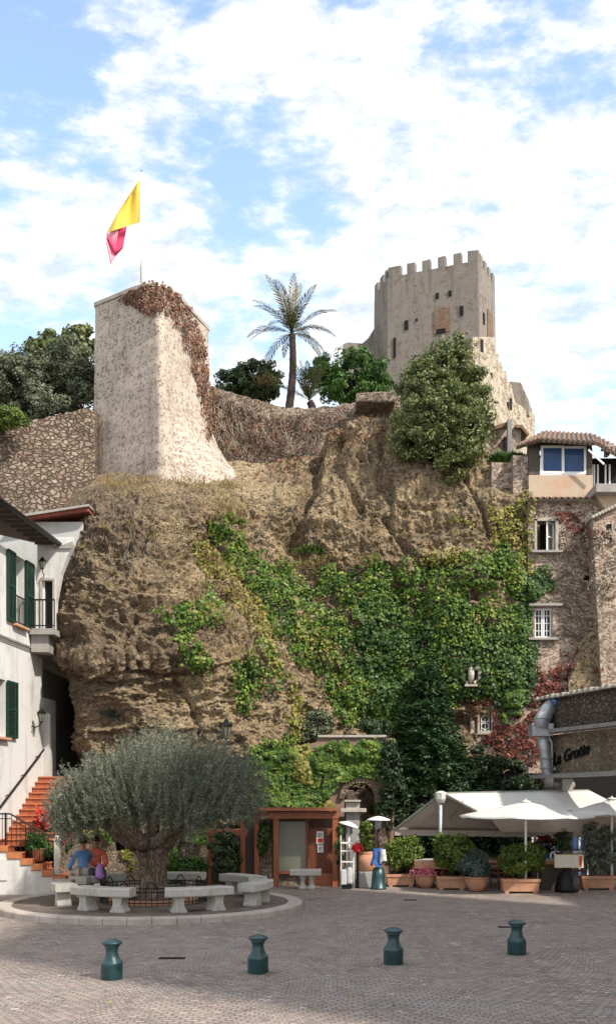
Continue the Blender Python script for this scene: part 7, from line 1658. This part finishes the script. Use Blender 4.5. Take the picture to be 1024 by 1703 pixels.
tree('column_shrub', 'narrow upright green shrub growing from the terracotta jar', 'shrub', (wx(609, 28.9), 28.9, .9), [pb(609, 1392, 9, 24, 28.9, .9), pb(608, 1375, 6, 12, 28.9, .9)], 40, 2600, .075, M['hedge'], M['bark2'], .02, .45, .1)
FG = thing('garden_figure', 'small figure with white head and red coat on a dark post by the jar', 'figure', (wx(594, 28.5), 28.5, 0)); xg = wx(594, 28.5)
MB().tube([(xg, 28.5, 0), (xg, 28.5, wz(1414, 28.5))], .035, 8).build('post', M['iron'], FG); MB().lathe((xg, 28.5, wz(1418, 28.5)), [(.10, 0), (.115, .06), (.10, .17), (.05, .25)], 14).build('coat', M['redcloth'], FG, True)
MB().sphere((xg, 28.5, wz(1398, 28.5)), .055).build('head', M['whitepaint'], FG, True); MB().tube([(xg - .1, 28.48, wz(1406, 28.5)), (xg - .14, 28.42, wz(1413, 28.5))], .03, 7).tube([(xg + .1, 28.48, wz(1406, 28.5)), (xg + .14, 28.42, wz(1413, 28.5))], .03, 7).build('sleeve', M['redcloth'], FG, True)
SR = thing('serving_stand', 'white metal serving stand with shelves between shelter and jar', 'serving stand', (wx(576, 28.5), 28.5, 0)); b = MB(); Ys = 28.5
for px in (567, 588):
    for yy in (Ys, Ys + .35): b.beam((wx(px, Ys), yy, 0), (wx(px, Ys), yy, wz(1390, Ys) if px == 567 else wz(1403, Ys)), .025, .025)
for py in (1403, 1416, 1434): b.box(wx(566, Ys), Ys - .01, wz(py + 1, Ys), wx(589, Ys), Ys + .37, wz(py - 1, Ys))
b.build('frame', M['whitepaint'], SR)
CT = thing('container', 'white lidded container under the serving stand', 'container', (wx(572, 28.35), 28.35, 0)); MB().box(wx(567, 28.3), 28.2, .12, wx(576, 28.3), 28.45, .5).build('tub', M['whitepaint'], CT, bevel=.015); MB().box(wx(568, 28.3), 28.22, 0, wx(584, 28.3), 28.44, .12).build('wheelbase', M['iron'], CT)
tag(MB().box(wx(578, 28.3), 28.25, .13, wx(586, 28.3), 28.45, .55).build('tablecloth_bundle', M['canvas'], bevel=.04), 'folded white tablecloths stacked beside the lidded container', 'linen')
tree('pot_climber', 'thin climber on the right post of the shelter', 'climbing plant', (wx(565, 28.9), 28.85, .5), [pb(565, 1395, 5, 22, 28.85, .6), pb(565, 1425, 6, 12, 28.85, .6)], 24, 1100, .075, M['ivydark'], None, .02, .5, .08)

# fallen leaves on the square
m = 260; P_ = np.stack([RNG.uniform(-6, 8, m), RNG.uniform(12, 28.5, m), RNG.uniform(.008, .02, m)], 1); o = quads_obj('fallen_leaves', leaves(P_, np.tile([[0, 0, 1.]], (m, 1)), .055, .6, .25), M['ivyyellow']); tag(o, 'dry leaves scattered over the setts of the square', 'fallen leaves', None, 'stuff')
# ================================================================ unseen building blocks added to shade the square
OB = thing('shade_building', 'plain ochre building added outside the picture on the right to shade the square', 'building', (16, 10, 0))
BLK = ((13.5, 1.0, 15.0, 24.0), (13.7, 15.02, 21.0, 9.5), (13.5, 21.02, 25.0, 8.0))
for o4 in BLK: MB().box(o4[0], o4[1], 0, o4[0] + 3.2, o4[2], o4[3]).build('wall', M['ochre'], OB)
for o4 in BLK: MB().box(o4[0] - .3, o4[1], o4[3], o4[0] + 3.4, o4[2], o4[3] + .25).build('roof', M['rooftile'], OB)
for o4 in BLK:
    for fl_ in range(7):
        for k in range(int((o4[2] - o4[1]) / 2.9)):
            y = o4[1] + 1.5 + k * 2.9; z = 1 + fl_ * 3.2
            if z + 2 < o4[3]: MB().box(o4[0] - .04, y - .5, z, o4[0] + .02, y + .5, z + 1.6).build('window', M['shutter'], OB)
